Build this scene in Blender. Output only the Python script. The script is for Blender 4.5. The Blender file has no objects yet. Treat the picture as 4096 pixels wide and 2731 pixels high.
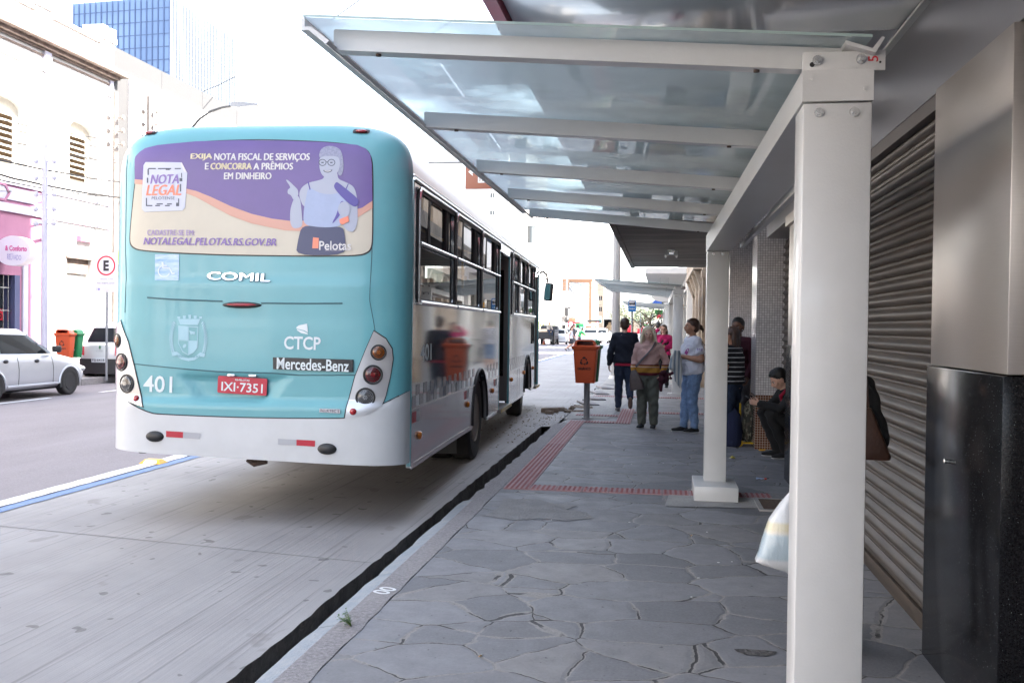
import bpy, bmesh, math, random
from mathutils import Vector, Matrix
from mathutils.geometry import tessellate_polygon
random.seed(7)
SC = bpy.context.scene
COL = SC.collection
# ---------------------------------------------------------------- camera
F, CH = 3800.0, 1.55                       # focal length in photo pixels, eye height
YAW, PITCH, ROLL = 0.1557, -0.0158, 0.012
def cam_axes():
    cy, sy, cp, sp, cr, sr = math.cos(YAW), math.sin(YAW), math.cos(PITCH), math.sin(PITCH), math.cos(ROLL), math.sin(ROLL)
    f = Vector((-sy*cp, cy*cp, sp)); r = Vector((cy, sy, 0)); u = r.cross(f)
    return r*cr + u*sr, u*cr - r*sr, f
CR, CU, CF = cam_axes()
CPOS = Vector((0, 0, CH))
cam = bpy.data.objects.new('camera', bpy.data.cameras.new('camera')); COL.objects.link(cam)
m = Matrix((CR, CU, -CF)).transposed().to_4x4(); m.translation = CPOS
cam.matrix_world = m
cam.data.sensor_width = 36; cam.data.lens = 36*F/4096
cam.data.clip_start = 0.05; cam.data.clip_end = 3000
SC.camera = cam
# ---------------------------------------------------------------- light
SUN_EL, SUN_AZ = math.radians(42), math.radians(85)     # azimuth clockwise from +Y (street direction): from the shops' side, slightly ahead
w = bpy.data.worlds.new('World'); SC.world = w; w.use_nodes = True
nt = w.node_tree; bg = nt.nodes['Background']
sky = nt.nodes.new('ShaderNodeTexSky'); sky.sky_type = 'NISHITA'; sky.sun_disc = False
sky.sun_elevation = SUN_EL; sky.sun_rotation = SUN_AZ; sky.air_density = 1.0; sky.dust_density = 1.5; sky.ozone_density = 1.0
bw = nt.nodes.new('ShaderNodeRGBToBW'); hz = nt.nodes.new('ShaderNodeMix'); hz.data_type = 'RGBA'; hz.inputs[0].default_value = .60      # sky mixed towards its own grey, as a white balance against the blue
nt.links.new(sky.outputs[0], bw.inputs[0]); nt.links.new(sky.outputs[0], hz.inputs[6]); nt.links.new(bw.outputs[0], hz.inputs[7]); nt.links.new(hz.outputs[2], bg.inputs[0]); bg.inputs[1].default_value = 0.15
sl = bpy.data.lights.new('sun', 'SUN'); sl.energy = 3.8; sl.angle = math.radians(0.53); sl.color = (1, 0.93, 0.84)
so = bpy.data.objects.new('sun', sl); COL.objects.link(so)
sd = Vector((math.sin(SUN_AZ)*math.cos(SUN_EL), math.cos(SUN_AZ)*math.cos(SUN_EL), math.sin(SUN_EL)))
so.rotation_euler = sd.to_track_quat('Z', 'Y').to_euler(); so.location = (10, 5, 30)
SC.view_settings.view_transform = 'Standard'; SC.view_settings.look = 'None'
SC.view_settings.exposure = 3.34; SC.view_settings.gamma = 1
SC.cycles.max_bounces = 8; SC.cycles.transparent_max_bounces = 16; SC.cycles.caustics_reflective = False; SC.cycles.caustics_refractive = False
SC.cycles.sample_clamp_indirect = 6; SC.cycles.use_denoising = True
# ---------------------------------------------------------------- survey helpers: a photo pixel and a known plane give a real place
def ray(x, y): return CF + CR*((x-2048)/F) - CU*((y-1365.5)/F)
def aty(x, y, Y): d = ray(x, y); return CPOS + d*(Y/d.y)
def atx(x, y, X): d = ray(x, y); return CPOS + d*(X/d.x)
def atz(x, y, z=0): d = ray(x, y); return CPOS + d*((z-CH)/d.z)
# ---------------------------------------------------------------- materials
MATS = {}
def mat(name, col, rough=.6, metal=0, var=0, vscale=8, bump=0, bscale=40, coat=0, spec=.5, stretch=None, alpha=None, col2=None, emit=None, grime=0):
    if name in MATS: return MATS[name]
    m = bpy.data.materials.new(name); m.use_nodes = True; MATS[name] = m
    n = m.node_tree; b = n.nodes['Principled BSDF']; L = n.links.new
    b.inputs['Base Color'].default_value = (*col, 1); b.inputs['Roughness'].default_value = rough
    b.inputs['Metallic'].default_value = metal; b.inputs['Coat Weight'].default_value = coat; b.inputs['Coat Roughness'].default_value = .06
    b.inputs['Specular IOR Level'].default_value = spec
    m.diffuse_color = (*col, 1)
    tc = n.nodes.new('ShaderNodeTexCoord'); src = tc.outputs['Object']
    if stretch:
        mp = n.nodes.new('ShaderNodeMapping'); mp.inputs['Scale'].default_value = stretch; L(src, mp.inputs[0]); src = mp.outputs[0]
    if var or col2:
        nz = n.nodes.new('ShaderNodeTexNoise'); nz.inputs['Scale'].default_value = vscale; nz.inputs['Detail'].default_value = 6; nz.inputs['Roughness'].default_value = .65; L(src, nz.inputs['Vector'])
        rp = n.nodes.new('ShaderNodeMapRange'); rp.inputs[1].default_value = .3; rp.inputs[2].default_value = .7; L(nz.outputs[0], rp.inputs[0])
        mx = n.nodes.new('ShaderNodeMix'); mx.data_type = 'RGBA'; L(rp.outputs[0], mx.inputs[0])
        c2 = col2 or tuple(min(1, c*(1+var)) for c in col); c1 = col if col2 else tuple(c*(1-var) for c in col)
        mx.inputs[6].default_value = (*c1, 1); mx.inputs[7].default_value = (*c2, 1)
        L(mx.outputs[2], b.inputs['Base Color'])
        r2 = n.nodes.new('ShaderNodeMapRange'); r2.inputs[3].default_value = max(.02, rough*.85); r2.inputs[4].default_value = min(1, rough*1.15+.02); L(nz.outputs[0], r2.inputs[0]); L(r2.outputs[0], b.inputs['Roughness'])
    if bump:
        nb = n.nodes.new('ShaderNodeTexNoise'); nb.inputs['Scale'].default_value = bscale; nb.inputs['Detail'].default_value = 5; L(src, nb.inputs['Vector'])
        bp = n.nodes.new('ShaderNodeBump'); bp.inputs['Strength'].default_value = bump; bp.inputs['Distance'].default_value = .02; L(nb.outputs[0], bp.inputs['Height']); L(bp.outputs[0], b.inputs['Normal'])
    if emit: b.inputs['Emission Color'].default_value = (*emit[0], 1); b.inputs['Emission Strength'].default_value = emit[1]
    return m
def glass(name, tint, dens=.5, rough=.01, ior=1.5, dirt=0, dirtcol=(.6, .65, .65)):
    """thin pane: see-through share with a tint, Fresnel mirror on top, a film of dirt"""
    m = bpy.data.materials.new(name); m.use_nodes = True; MATS[name] = m
    n = m.node_tree; n.nodes.clear(); L = n.links.new
    out = n.nodes.new('ShaderNodeOutputMaterial'); tr = n.nodes.new('ShaderNodeBsdfTransparent'); tr.inputs[0].default_value = (*[c*(1-dens) for c in tint], 1)
    gl = n.nodes.new('ShaderNodeBsdfGlossy'); gl.inputs['Roughness'].default_value = rough; gl.inputs[0].default_value = (1, 1, 1, 1)
    fr = n.nodes.new('ShaderNodeFresnel'); ge = n.nodes.new('ShaderNodeNewGeometry'); mi = n.nodes.new('ShaderNodeMapRange'); L(ge.outputs['Backfacing'], mi.inputs[0])
    mi.inputs[3].default_value = ior; mi.inputs[4].default_value = 1/ior; L(mi.outputs[0], fr.inputs[0])      # same mirror from either face of the pane
    mx = n.nodes.new('ShaderNodeMixShader'); L(fr.outputs[0], mx.inputs[0])
    base = tr.outputs[0]
    if dirt:
        df = n.nodes.new('ShaderNodeBsdfDiffuse'); df.inputs[0].default_value = (*dirtcol, 1)
        tl = n.nodes.new('ShaderNodeBsdfTranslucent'); tl.inputs[0].default_value = (*dirtcol, 1)
        ad = n.nodes.new('ShaderNodeMixShader'); ad.inputs[0].default_value = .6; L(df.outputs[0], ad.inputs[1]); L(tl.outputs[0], ad.inputs[2])
        tc = n.nodes.new('ShaderNodeTexCoord'); nz = n.nodes.new('ShaderNodeTexNoise'); nz.inputs['Scale'].default_value = 1.6; nz.inputs['Detail'].default_value = 8; L(tc.outputs['Object'], nz.inputs['Vector'])
        mr = n.nodes.new('ShaderNodeMapRange'); mr.inputs[1].default_value = .3; mr.inputs[2].default_value = .75; mr.inputs[3].default_value = dirt*.6; mr.inputs[4].default_value = dirt*1.4; L(nz.outputs[0], mr.inputs[0])
        m2 = n.nodes.new('ShaderNodeMixShader'); L(mr.outputs[0], m2.inputs[0]); L(tr.outputs[0], m2.inputs[1]); L(ad.outputs[0], m2.inputs[2]); base = m2.outputs[0]
    L(base, mx.inputs[1]); L(gl.outputs[0], mx.inputs[2]); L(mx.outputs[0], out.inputs[0])
    return m
# ---------------------------------------------------------------- mesh builder
class MB:
    def __init__(s, M=None): s.v = []; s.f = []; s.M = M or Matrix(); s.fm = []; s.mi = 0
    def add(s, vs, fs):
        o = len(s.v); s.v += [s.M @ Vector(v) for v in vs]; s.f += [tuple(i+o for i in f) for f in fs]; s.fm += [s.mi]*len(fs); return s
    def box(s, a, b, bev=0):
        x0, x1 = sorted((a[0], b[0])); y0, y1 = sorted((a[1], b[1])); z0, z1 = sorted((a[2], b[2]))
        if bev:
            return s.rbox(x0, x1, y0, y1, z0, z1, bev)
        vs = [(x0,y0,z0),(x1,y0,z0),(x1,y1,z0),(x0,y1,z0),(x0,y0,z1),(x1,y0,z1),(x1,y1,z1),(x0,y1,z1)]
        return s.add(vs, [(0,3,2,1),(4,5,6,7),(0,1,5,4),(1,2,6,5),(2,3,7,6),(3,0,4,7)])
    def rbox(s, x0, x1, y0, y1, z0, z1, b):
        b = min(b, (x1-x0)/2.01, (y1-y0)/2.01, (z1-z0)/2.01)
        bm = bmesh.new(); r = bmesh.ops.create_cube(bm, size=1)
        for v in bm.verts: v.co = Vector((x0+(v.co.x+.5)*(x1-x0), y0+(v.co.y+.5)*(y1-y0), z0+(v.co.z+.5)*(z1-z0)))
        bmesh.ops.bevel(bm, geom=bm.edges[:], offset=b, segments=2, profile=.5, affect='EDGES')
        return s.frombm(bm)
    def frombm(s, bm):
        bm.verts.ensure_lookup_table(); bm.verts.index_update()
        s.add([v.co.copy() for v in bm.verts], [[v.index for v in f.verts] for f in bm.faces]); bm.free(); return s
    def ring(s, c, ax, ay, rx, ry, n, ph=0): return [c + ax*(rx*math.cos(2*math.pi*i/n+ph)) + ay*(ry*math.sin(2*math.pi*i/n+ph)) for i in range(n)]
    def loft(s, rings, close=True, caps=True):
        n = len(rings[0]); vs = [p for r in rings for p in r]; fs = []
        for k in range(len(rings)-1):
            for i in range(n if close else n-1):
                j = (i+1) % n; fs.append((k*n+i, k*n+j, (k+1)*n+j, (k+1)*n+i))
        if caps: fs += [tuple(range(n))[::-1], tuple(range((len(rings)-1)*n, len(rings)*n))]
        return s.add(vs, fs)
    def tube(s, pts, r, n=8, ry=None, side=None, dome=False):
        pts = [Vector(p) for p in pts]; k = len(pts)
        rr = r if isinstance(r, (list, tuple)) else [r]*k
        ry = ry if ry else rr
        rings = []; prev = Vector(side) if side else None
        for i, p in enumerate(pts):
            t = (pts[min(i+1, k-1)]-pts[max(i-1, 0)]); t = t.normalized() if t.length > 1e-9 else Vector((0,0,1))
            a = prev if prev else (Vector((0,0,1)) if abs(t.z) < .9 else Vector((1,0,0)))
            a = (a - t*a.dot(t)); a = a.normalized() if a.length > 1e-6 else t.orthogonal().normalized()
            prev = a if not side else Vector(side)
            b = t.cross(a)
            if dome and i == 0: rings.append(s.ring(p - t*rr[0]*.6, a, b, rr[0]*.5, ry[0]*.5, n))
            rings.append(s.ring(p, a, b, rr[i], ry[i], n))
            if dome and i == k-1: rings.append(s.ring(p + t*rr[i]*.6, a, b, rr[i]*.5, ry[i]*.5, n))
        return s.loft(rings)
    def cyl(s, p0, p1, r, r1=None, n=16): return s.tube([p0, p1], [r, r if r1 is None else r1], n)
    def ell(s, c, r, nu=14, nv=9):
        c = Vector(c); r = r if isinstance(r, (list, tuple, Vector)) else (r, r, r)
        vs = [c+Vector((0,0,-r[2]))]; fs = []
        for j in range(1, nv):
            ph = -math.pi/2 + math.pi*j/nv
            vs += [c+Vector((r[0]*math.cos(ph)*math.cos(2*math.pi*i/nu), r[1]*math.cos(ph)*math.sin(2*math.pi*i/nu), r[2]*math.sin(ph))) for i in range(nu)]
        vs.append(c+Vector((0,0,r[2]))); t = len(vs)-1
        for i in range(nu):
            k = (i+1) % nu; fs.append((0, 1+k, 1+i)); fs.append((t, t-nu+i, t-nu+k))
            for j in range(nv-2): a = 1+j*nu; fs.append((a+i, a+k, a+nu+k, a+nu+i))
        return s.add(vs, fs)
    def quad(s, a, b, c, d): return s.add([a, b, c, d], [(0,1,2,3)])
    def poly(s, pts, z=None): return s.add(pts, [tuple(range(len(pts)))])
    def plate(s, outer, holes, fmap, depth=0):
        loops = [outer]+list(holes); flat = [p for l in loops for p in l]
        tris = tessellate_polygon([[Vector((p[0], p[1], 0)) for p in l] for l in loops])
        n = len(flat); s.add([fmap(p[0], p[1], 0) for p in flat], tris)
        if depth:
            s.add([fmap(p[0], p[1], depth) for p in flat], [t[::-1] for t in tris])
            for l in loops:
                k = len(l); s.add([fmap(p[0], p[1], 0) for p in l]+[fmap(p[0], p[1], depth) for p in l], [(i, (i+1)%k, (i+1)%k+k, i+k) for i in range(k)])
        return s
    def prism(s, poly, fmap, depth): return s.plate(poly, [], fmap, depth)
    def build(s, name, material, parent=None, smooth=True, ang=35, uv=None):
        me = bpy.data.meshes.new(name); me.from_pydata([tuple(v) for v in s.v], [], s.f)
        ms = material if isinstance(material, (list, tuple)) else [material]
        for x in ms: me.materials.append(MATS[x] if isinstance(x, str) else x)
        if len(ms) > 1: me.polygons.foreach_set('material_index', s.fm)
        bm = bmesh.new(); bm.from_mesh(me); bmesh.ops.remove_doubles(bm, verts=bm.verts[:], dist=1e-5); bmesh.ops.recalc_face_normals(bm, faces=bm.faces[:])
        if smooth:
            for f in bm.faces: f.smooth = True
            for e in bm.edges:
                if len(e.link_faces) != 2 or e.calc_face_angle(3.14) > math.radians(ang): e.smooth = False
        bm.to_mesh(me); bm.free()
        o = bpy.data.objects.new(name, me); COL.objects.link(o)
        if parent: o.parent = parent
        return o
def thing(name, loc, label, cat, group=None, rz=0):
    o = bpy.data.objects.new(name, None); COL.objects.link(o); o.location = loc; o.rotation_euler = (0, 0, rz); o.empty_display_size = .2
    o['label'] = label; o['category'] = cat
    if group: o['group'] = group
    return o
def tag(o, label, cat, group=None):
    o['label'] = label; o['category'] = cat
    if group: o['group'] = group
    return o
def struct(o, kind='structure'): o['kind'] = kind; return o
def kids(o): return [c for c in list(COL.objects) if c.parent == o]
def copy_tree(o, parent=None):
    c = o.copy(); COL.objects.link(c)
    if parent: c.parent = parent
    for ch in kids(o): copy_tree(ch, c)
    return c
def wallmap(axis, at, sgn=1):
    """u,v,d -> point on a wall: axis 'x' = wall at X=at with u along Y; 'y' = wall at Y=at with u along X; d goes inward"""
    if axis == 'x': return lambda u, v, d: Vector((at - sgn*d, u, v))
    return lambda u, v, d: Vector((u, at + sgn*d, v))
def rect(a, b, c, d): return [(a, c), (b, c), (b, d), (a, d)]
def arch(u0, u1, v0, v1, rise, n=8):
    cx = (u0+u1)/2; hw = (u1-u0)/2
    return [(u0, v0), (u1, v0)] + [(cx+hw*math.cos(math.pi*i/n), v1-rise+rise*math.sin(math.pi*i/n)) for i in range(n+1)]
def rrect(a, b, c, d, r, n=5):
    out = []
    for cx, cy, a0 in ((b-r, c+r, -90), (b-r, d-r, 0), (a+r, d-r, 90), (a+r, c+r, 180)):
        out += [(cx+r*math.cos(math.radians(a0+90*i/n)), cy+r*math.sin(math.radians(a0+90*i/n))) for i in range(n+1)]
    return out
def circ(cx, cy, r, n=20, ry=None): return [(cx+r*math.cos(2*math.pi*i/n), cy+(ry or r)*math.sin(2*math.pi*i/n)) for i in range(n)]
# ---------------------------------------------------------------- lettering with Blender's own font
def txt(body, w=None, h=None, bold=0, shear=0, align='C', sx=1.0, space=1.0):
    """flat text as (verts, faces), scaled to width w (or height h), anchored at its middle (C) or its left (L)"""
    cu = bpy.data.curves.new('t', 'FONT'); cu.body = body; cu.offset = bold; cu.shear = shear; cu.fill_mode = 'FRONT'; cu.resolution_u = 3; cu.space_character = space
    ob = bpy.data.objects.new('t', cu); COL.objects.link(ob)
    dg = bpy.context.evaluated_depsgraph_get(); me = bpy.data.meshes.new_from_object(ob.evaluated_get(dg))
    vs = [(v.co.x, v.co.y) for v in me.vertices]; fs = [tuple(p.vertices) for p in me.polygons]
    bpy.data.objects.remove(ob); bpy.data.meshes.remove(me)
    x0, x1 = min(v[0] for v in vs), max(v[0] for v in vs); y0, y1 = min(v[1] for v in vs), max(v[1] for v in vs)
    k = w/(x1-x0) if w else h/(y1-y0); ky = h/(y1-y0) if h else k; kx = k if w else ky*sx
    cx = (x0+x1)/2 if align == 'C' else x0; cy = (y0+y1)/2
    return [((x-cx)*kx, (y-cy)*ky) for x, y in vs], fs
def put_txt(mb, t, fmap, ou=0, ov=0): mb.add([fmap(x+ou, y+ov) for x, y in t[0]], t[1]); return mb
# ================================================================ GROUND MATERIALS
def nodes_of(name, rough=.8):
    m = bpy.data.materials.new(name); m.use_nodes = True; MATS[name] = m
    n = m.node_tree; b = n.nodes['Principled BSDF']; b.inputs['Roughness'].default_value = rough
    tc = n.nodes.new('ShaderNodeTexCoord')
    return m, n, b, tc.outputs['Object'], n.links.new
def N(n, t, **k):
    x = n.nodes.new('ShaderNode'+t)
    for a, v in k.items():
        if a.startswith('i_'): x.inputs[int(a[2:])].default_value = v
        else: setattr(x, a, v)
    return x
def mixc(n, L, fac, a, b):
    x = N(n, 'Mix', data_type='RGBA')
    for s, v in ((0, fac), (6, a), (7, b)):
        if hasattr(v, 'default_value') or hasattr(v, 'links'): L(v, x.inputs[s])
        else: x.inputs[s].default_value = (*v, 1) if isinstance(v, tuple) else v
    return x.outputs[2]
def rng(n, L, src, a, b, c=0, d=1):
    x = N(n, 'MapRange'); L(src, x.inputs[0])
    for i, v in enumerate((a, b, c, d)): x.inputs[1+i].default_value = v
    return x.outputs[0]
def mapv(n, L, src, sc, rot=0):
    x = N(n, 'Mapping'); L(src, x.inputs[0]); x.inputs['Scale'].default_value = sc; x.inputs['Rotation'].default_value = (0, 0, rot); return x.outputs[0]
def noise(n, L, src, sc, det=5, ro=.6):
    x = N(n, 'TexNoise'); L(src, x.inputs['Vector']); x.inputs['Scale'].default_value = sc; x.inputs['Detail'].default_value = det; x.inputs['Roughness'].default_value = ro; return x
def bumpn(n, L, h, b, st, dist=.01, prev=None):
    x = N(n, 'Bump'); x.inputs['Strength'].default_value = st; x.inputs['Distance'].default_value = dist; L(h, x.inputs['Height'])
    if prev: L(prev, x.inputs['Normal'])
    L(x.outputs[0], b.inputs['Normal']); return x.outputs[0]
def math_(n, L, op, a, b=None):
    x = N(n, 'Math', operation=op)
    for i, v in enumerate((a, b)):
        if v is None: continue
        if isinstance(v, (int, float)): x.inputs[i].default_value = v
        else: L(v, x.inputs[i])
    return x.outputs[0]
# slate crazy paving
m, n, b, src, L = nodes_of('slate_paving', .62)
wn = noise(n, L, src, 1.6, 3); wv = N(n, 'VectorMath', operation='MULTIPLY_ADD'); L(wn.outputs['Color'], wv.inputs[0]); wv.inputs[1].default_value = (.22, .22, 0); L(src, wv.inputs[2])
wn2 = noise(n, L, src, 14, 3); wv2 = N(n, 'VectorMath', operation='MULTIPLY_ADD'); L(wn2.outputs['Color'], wv2.inputs[0]); wv2.inputs[1].default_value = (.025, .025, 0); L(wv.outputs[0], wv2.inputs[2])
sv = mapv(n, L, wv2.outputs[0], (1.95, 2.6, 0), .3)
ve = N(n, 'TexVoronoi', feature='DISTANCE_TO_EDGE'); L(sv, ve.inputs['Vector']); ve.inputs['Scale'].default_value = 1
vc = N(n, 'TexVoronoi', feature='F1'); L(sv, vc.inputs['Vector']); vc.inputs['Scale'].default_value = 1
sp = N(n, 'SeparateColor'); L(vc.outputs['Color'], sp.inputs[0])
big = noise(n, L, src, .7, 4); fine = noise(n, L, src, 60, 6, .7); med = noise(n, L, src, 6, 6, .7)
stone = mixc(n, L, sp.outputs[0], (.115, .113, .122), (.225, .221, .232))
stone = mixc(n, L, rng(n, L, sp.outputs[1], .55, 1, 0, .5), stone, (.245, .225, .21))
stone = mixc(n, L, rng(n, L, med.outputs[0], .38, .68, 0, .45), stone, (.14, .14, .148))
stone = mixc(n, L, rng(n, L, fine.outputs[0], .35, .75, 0, .3), stone, (.33, .325, .33))
wid = rng(n, L, noise(n, L, src, 2.2, 4).outputs[0], .33, .70, .006, .034)
jt = N(n, 'Math', operation='LESS_THAN'); L(ve.outputs['Distance'], jt.inputs[0]); L(wid, jt.inputs[1])
dk = N(n, 'Math', operation='LESS_THAN'); L(ve.outputs['Distance'], dk.inputs[0]); dk.inputs[1].default_value = .009
gap = math_(n, L, 'MULTIPLY', dk.outputs[0], rng(n, L, noise(n, L, src, 3.1, 3).outputs[0], .45, .51))
mort = mixc(n, L, rng(n, L, fine.outputs[0], .3, .7), (.17, .158, .15), (.31, .29, .275))
cc = mixc(n, L, jt.outputs[0], stone, mort); cc = mixc(n, L, gap, cc, (.03, .028, .028))
spots = noise(n, L, src, 28, 2, .5); cc = mixc(n, L, rng(n, L, spots.outputs[0], .70, .74, 0, .6), cc, (.035, .034, .035))
L(cc, b.inputs['Base Color'])
hh = math_(n, L, 'ADD', rng(n, L, ve.outputs['Distance'], 0, .05, 0, 1), math_(n, L, 'MULTIPLY', med.outputs[0], .35))
hh = math_(n, L, 'ADD', hh, math_(n, L, 'MULTIPLY', sp.outputs[2], .5))
p_ = bumpn(n, L, hh, b, .35, .008); bumpn(n, L, fine.outputs[0], b, .25, .004, p_)
st3 = None; L(rng(n, L, med.outputs[0], .3, .7, .55, .8), b.inputs['Roughness'])
# concrete bus lane, broomed along the street
m, n, b, src, L = nodes_of('lane_concrete', .75)
gr = noise(n, L, mapv(n, L, src, (38, .35, 1)), 1, 4, .6); gr2 = noise(n, L, mapv(n, L, src, (9, .25, 1)), 1, 3, .6)
bl = noise(n, L, src, .8, 5); fi = noise(n, L, src, 90, 4, .7)
cc = mixc(n, L, rng(n, L, bl.outputs[0], .3, .7), (.215, .205, .205), (.315, .303, .30))
cc = mixc(n, L, rng(n, L, gr2.outputs[0], .35, .7, 0, .25), cc, (.27, .265, .275))
cc = mixc(n, L, rng(n, L, gr.outputs[0], .56, .66, 0, .6), cc, (.13, .125, .125))
cc = mixc(n, L, rng(n, L, fi.outputs[0], .55, .8, 0, .5), cc, (.20, .20, .21))
st = noise(n, L, mapv(n, L, src, (3.2, 1.9, 1), .3), 1, 3, .45); cc = mixc(n, L, rng(n, L, st.outputs[0], .685, .71, 0, .5), cc, (.15, .135, .13)); ty = noise(n, L, mapv(n, L, src, (1.1, .05, 1)), 1, 3, .5); cc = mixc(n, L, rng(n, L, ty.outputs[0], .48, .62, 0, .14), cc, (.17, .155, .15))
st2 = noise(n, L, src, 8, 1, .4); cc = mixc(n, L, rng(n, L, st2.outputs[0], .735, .75, 0, .7), cc, (.09, .085, .085))
L(cc, b.inputs['Base Color']); p_ = bumpn(n, L, gr.outputs[0], b, .5, .006); bumpn(n, L, fi.outputs[0], b, .2, .003, p_)
# old asphalt
m, n, b, src, L = nodes_of('asphalt', .85)
fi = noise(n, L, src, 55, 5, .75); bl = noise(n, L, mapv(n, L, src, (1, .3, 1)), 1.1, 4)
cc = mixc(n, L, rng(n, L, fi.outputs[0], .3, .72), (.115, .10, .108), (.225, .203, .213)); cc = mixc(n, L, rng(n, L, bl.outputs[0], .3, .7, 0, .4), cc, (.26, .24, .255))
L(cc, b.inputs['Base Color']); bumpn(n, L, fi.outputs[0], b, .5, .01)
# rough kerb / patch concrete
m, n, b, src, L = nodes_of('kerb_granite', .85)
fi = noise(n, L, src, 45, 5, .8); bl = noise(n, L, src, 3, 4)
cc = mixc(n, L, rng(n, L, fi.outputs[0], .3, .7), (.13, .12, .125), (.36, .34, .345)); cc = mixc(n, L, rng(n, L, bl.outputs[0], .4, .7, 0, .5), cc, (.30, .285, .28))
L(cc, b.inputs['Base Color']); bumpn(n, L, fi.outputs[0], b, .8, .012)
mat('kerb_blue', (.20, .235, .27), .8, col2=(.30, .31, .32), vscale=9, bump=.4, bscale=50)
mat('patch_concrete', (.27, .26, .25), .85, col2=(.40, .385, .37), vscale=5, bump=.5, bscale=40)
mat('patch_slate', (.19, .182, .18), .85, col2=(.27, .262, .258), vscale=6, bump=.5, bscale=40); mat('slab_edge', (.035, .033, .032), .9, col2=(.11, .10, .095), vscale=7, bump=1, bscale=25)
mat('joint_grey', (.12, .115, .115), .9); mat('gutter', (.02, .02, .022), .5, col2=(.05, .045, .04), vscale=6, bump=.6, bscale=20)
mat('white_paint', (.62, .62, .62), .6, col2=(.80, .80, .80), vscale=14, bump=.3)
mat('blue_paint', (.09, .17, .36), .75, col2=(.16, .23, .36), vscale=10, bump=.3)
mat('tactile', (.30, .16, .17), .75, col2=(.42, .27, .27), vscale=6, bump=.4, bscale=60)
mat('tactile_ridge', (.22, .065, .07), .7, col2=(.27, .09, .09), vscale=8)
mat('ground_far', (.25, .25, .25), .9, var=.2, vscale=1)
# ================================================================ STREET (structure)
def sheet(name, pts, z, m, th=0, kind='structure'):
    mb = MB(); mb.plate(pts, [], lambda u, v, d: Vector((u, v, z-d)), th); return struct(mb.build(name, m, None, False), kind)
RZ = -.06
sheet('ground', rect(-900, 900, -60, 2500), -.30, 'ground_far')
def wavy(x0, y0, y1, n, amp, seed):
    r = random.Random(seed); return [(x0+r.uniform(-amp, amp), y0+(y1-y0)*i/n) for i in range(n+1)]
mb = MB(); edge = wavy(-1.90, -6, 15.2, 160, .009, 3)
mb.plate([(-5.46, -6)]+edge+[(-1.70, 15.35), (-1.62, 26), (-1.62, 300), (-5.46, 300)], [], lambda u, v, d: Vector((u, v, RZ-d)))
o = struct(mb.build('bus_lane', 'lane_concrete', None, False))
mb = MB(); mb.add([(x, y, RZ) for x, y in edge]+[(x+.012*math.sin(y*3), y, RZ-.24) for x, y in edge], [(i, i+1, i+1+len(edge), i+len(edge)) for i in range(len(edge)-1)])
struct(mb.build('lane_slab_edge', 'slab_edge', None, False))
sheet('gutter_bottom', rect(-2.0, -1.4, -6, 15.4), -.24, 'gutter')
sheet('road', rect(-14.42, -5.46, -30, 600), RZ-.006, 'asphalt')
# transverse saw cuts of the concrete
for y0 in (6.2, 11.8, 17.5, 23.2, 29):
    sheet('road_joint', [(-5.4, y0+.55), (-1.92, y0-.02), (-1.92, y0-.012), (-5.4, y0+.56)], RZ+.002, 'joint_grey')
# lane line and blue line, worn edges
def line(name, x0, x1, y0, y1, m, seed, z=RZ+.004, amp=.008):
    n_ = int((y1-y0)/.12)+1
    sheet(name, wavy(x1, y0, y1, n_, amp, seed)+wavy(x0, y0, y1, n_, amp, seed+1)[::-1], z, m)
line('lane_line', -5.80, -5.62, -2, 30, 'white_paint', 11); line('blue_line', -5.58, -5.44, -2, 30, 'blue_paint', 21, RZ+.006)
sheet('lane_line', rect(-5.80, -5.62, 30, 160), RZ+.004, 'white_paint'); sheet('blue_line', rect(-5.56, -5.44, 30, 160), RZ+.006, 'blue_paint')
for a_, b_ in ((7.0, 9.4), (12.6, 15.0), (16.3, 18.1), (19.9, 22.2), (24.5, 26.8), (29, 31.5), (34, 36.5), (40, 43), (48, 51), (56, 59)):
    line('parking_dash', -12.66, -12.54, a_, b_, 'white_paint', int(a_*9)); 
for a_, b_ in ((33, 36), (42, 45), (51, 54), (60, 63), (69, 72), (78, 81)): sheet('lane_dash', rect(-9.35, -9.2, a_, b_), RZ+.004, 'white_paint')
# near pavement: slate sheet with the kerb stones in front
sheet('sidewalk', [(-1.49, -6), (1.9, -6), (1.9, 120), (-1.55, 120), (-1.55, 15.4), (-1.49, 15.3)], 0, 'slate_paving', .02)
sheet('sidewalk_base', [(-1.60, -6), (3, -6), (3, 120), (-1.60, 120)], -.022, 'patch_concrete', .2)
r_ = random.Random(5); y = -6
while y < 15.2:
    l = r_.uniform(.8, 1.15); y1 = min(y+l, 15.25)
    if y < 8.1:
        mb = MB(); e1 = [(-1.752+r_.uniform(-.005, .008)+.014*(1 if k in (0, 5) else 0), y+.006+(y1-y-.012)*k/5) for k in range(6)]
        mb.plate(e1+[(-1.64, y1-.006), (-1.64, y+.006)], [], lambda u, v, d: Vector((u, v, -.004+min(0, (u+1.66)*.25)-d)), .22)
        struct(mb.build('kerb_stone', 'kerb_blue', None, False))
    else:
        mb = MB(); e1 = [(-1.655+r_.uniform(-.02, .02), y+(y1-y)*k/5) for k in range(6)]
        mb.plate([(a_-.03, c_) for a_, c_ in e1]+[(-1.64, y1), (-1.64, y)], [], lambda u, v, d: Vector((u, v, -.012-d)), .22)
        struct(mb.build('kerb_stone', 'kerb_granite', None, False))
    y = y1
sheet('kerb_inner', wavy(-1.49, -6, 15.3, 150, .008, 8)+[(-1.638, 15.3), (-1.638, -6)], .004, 'kerb_granite', .02)
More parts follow.
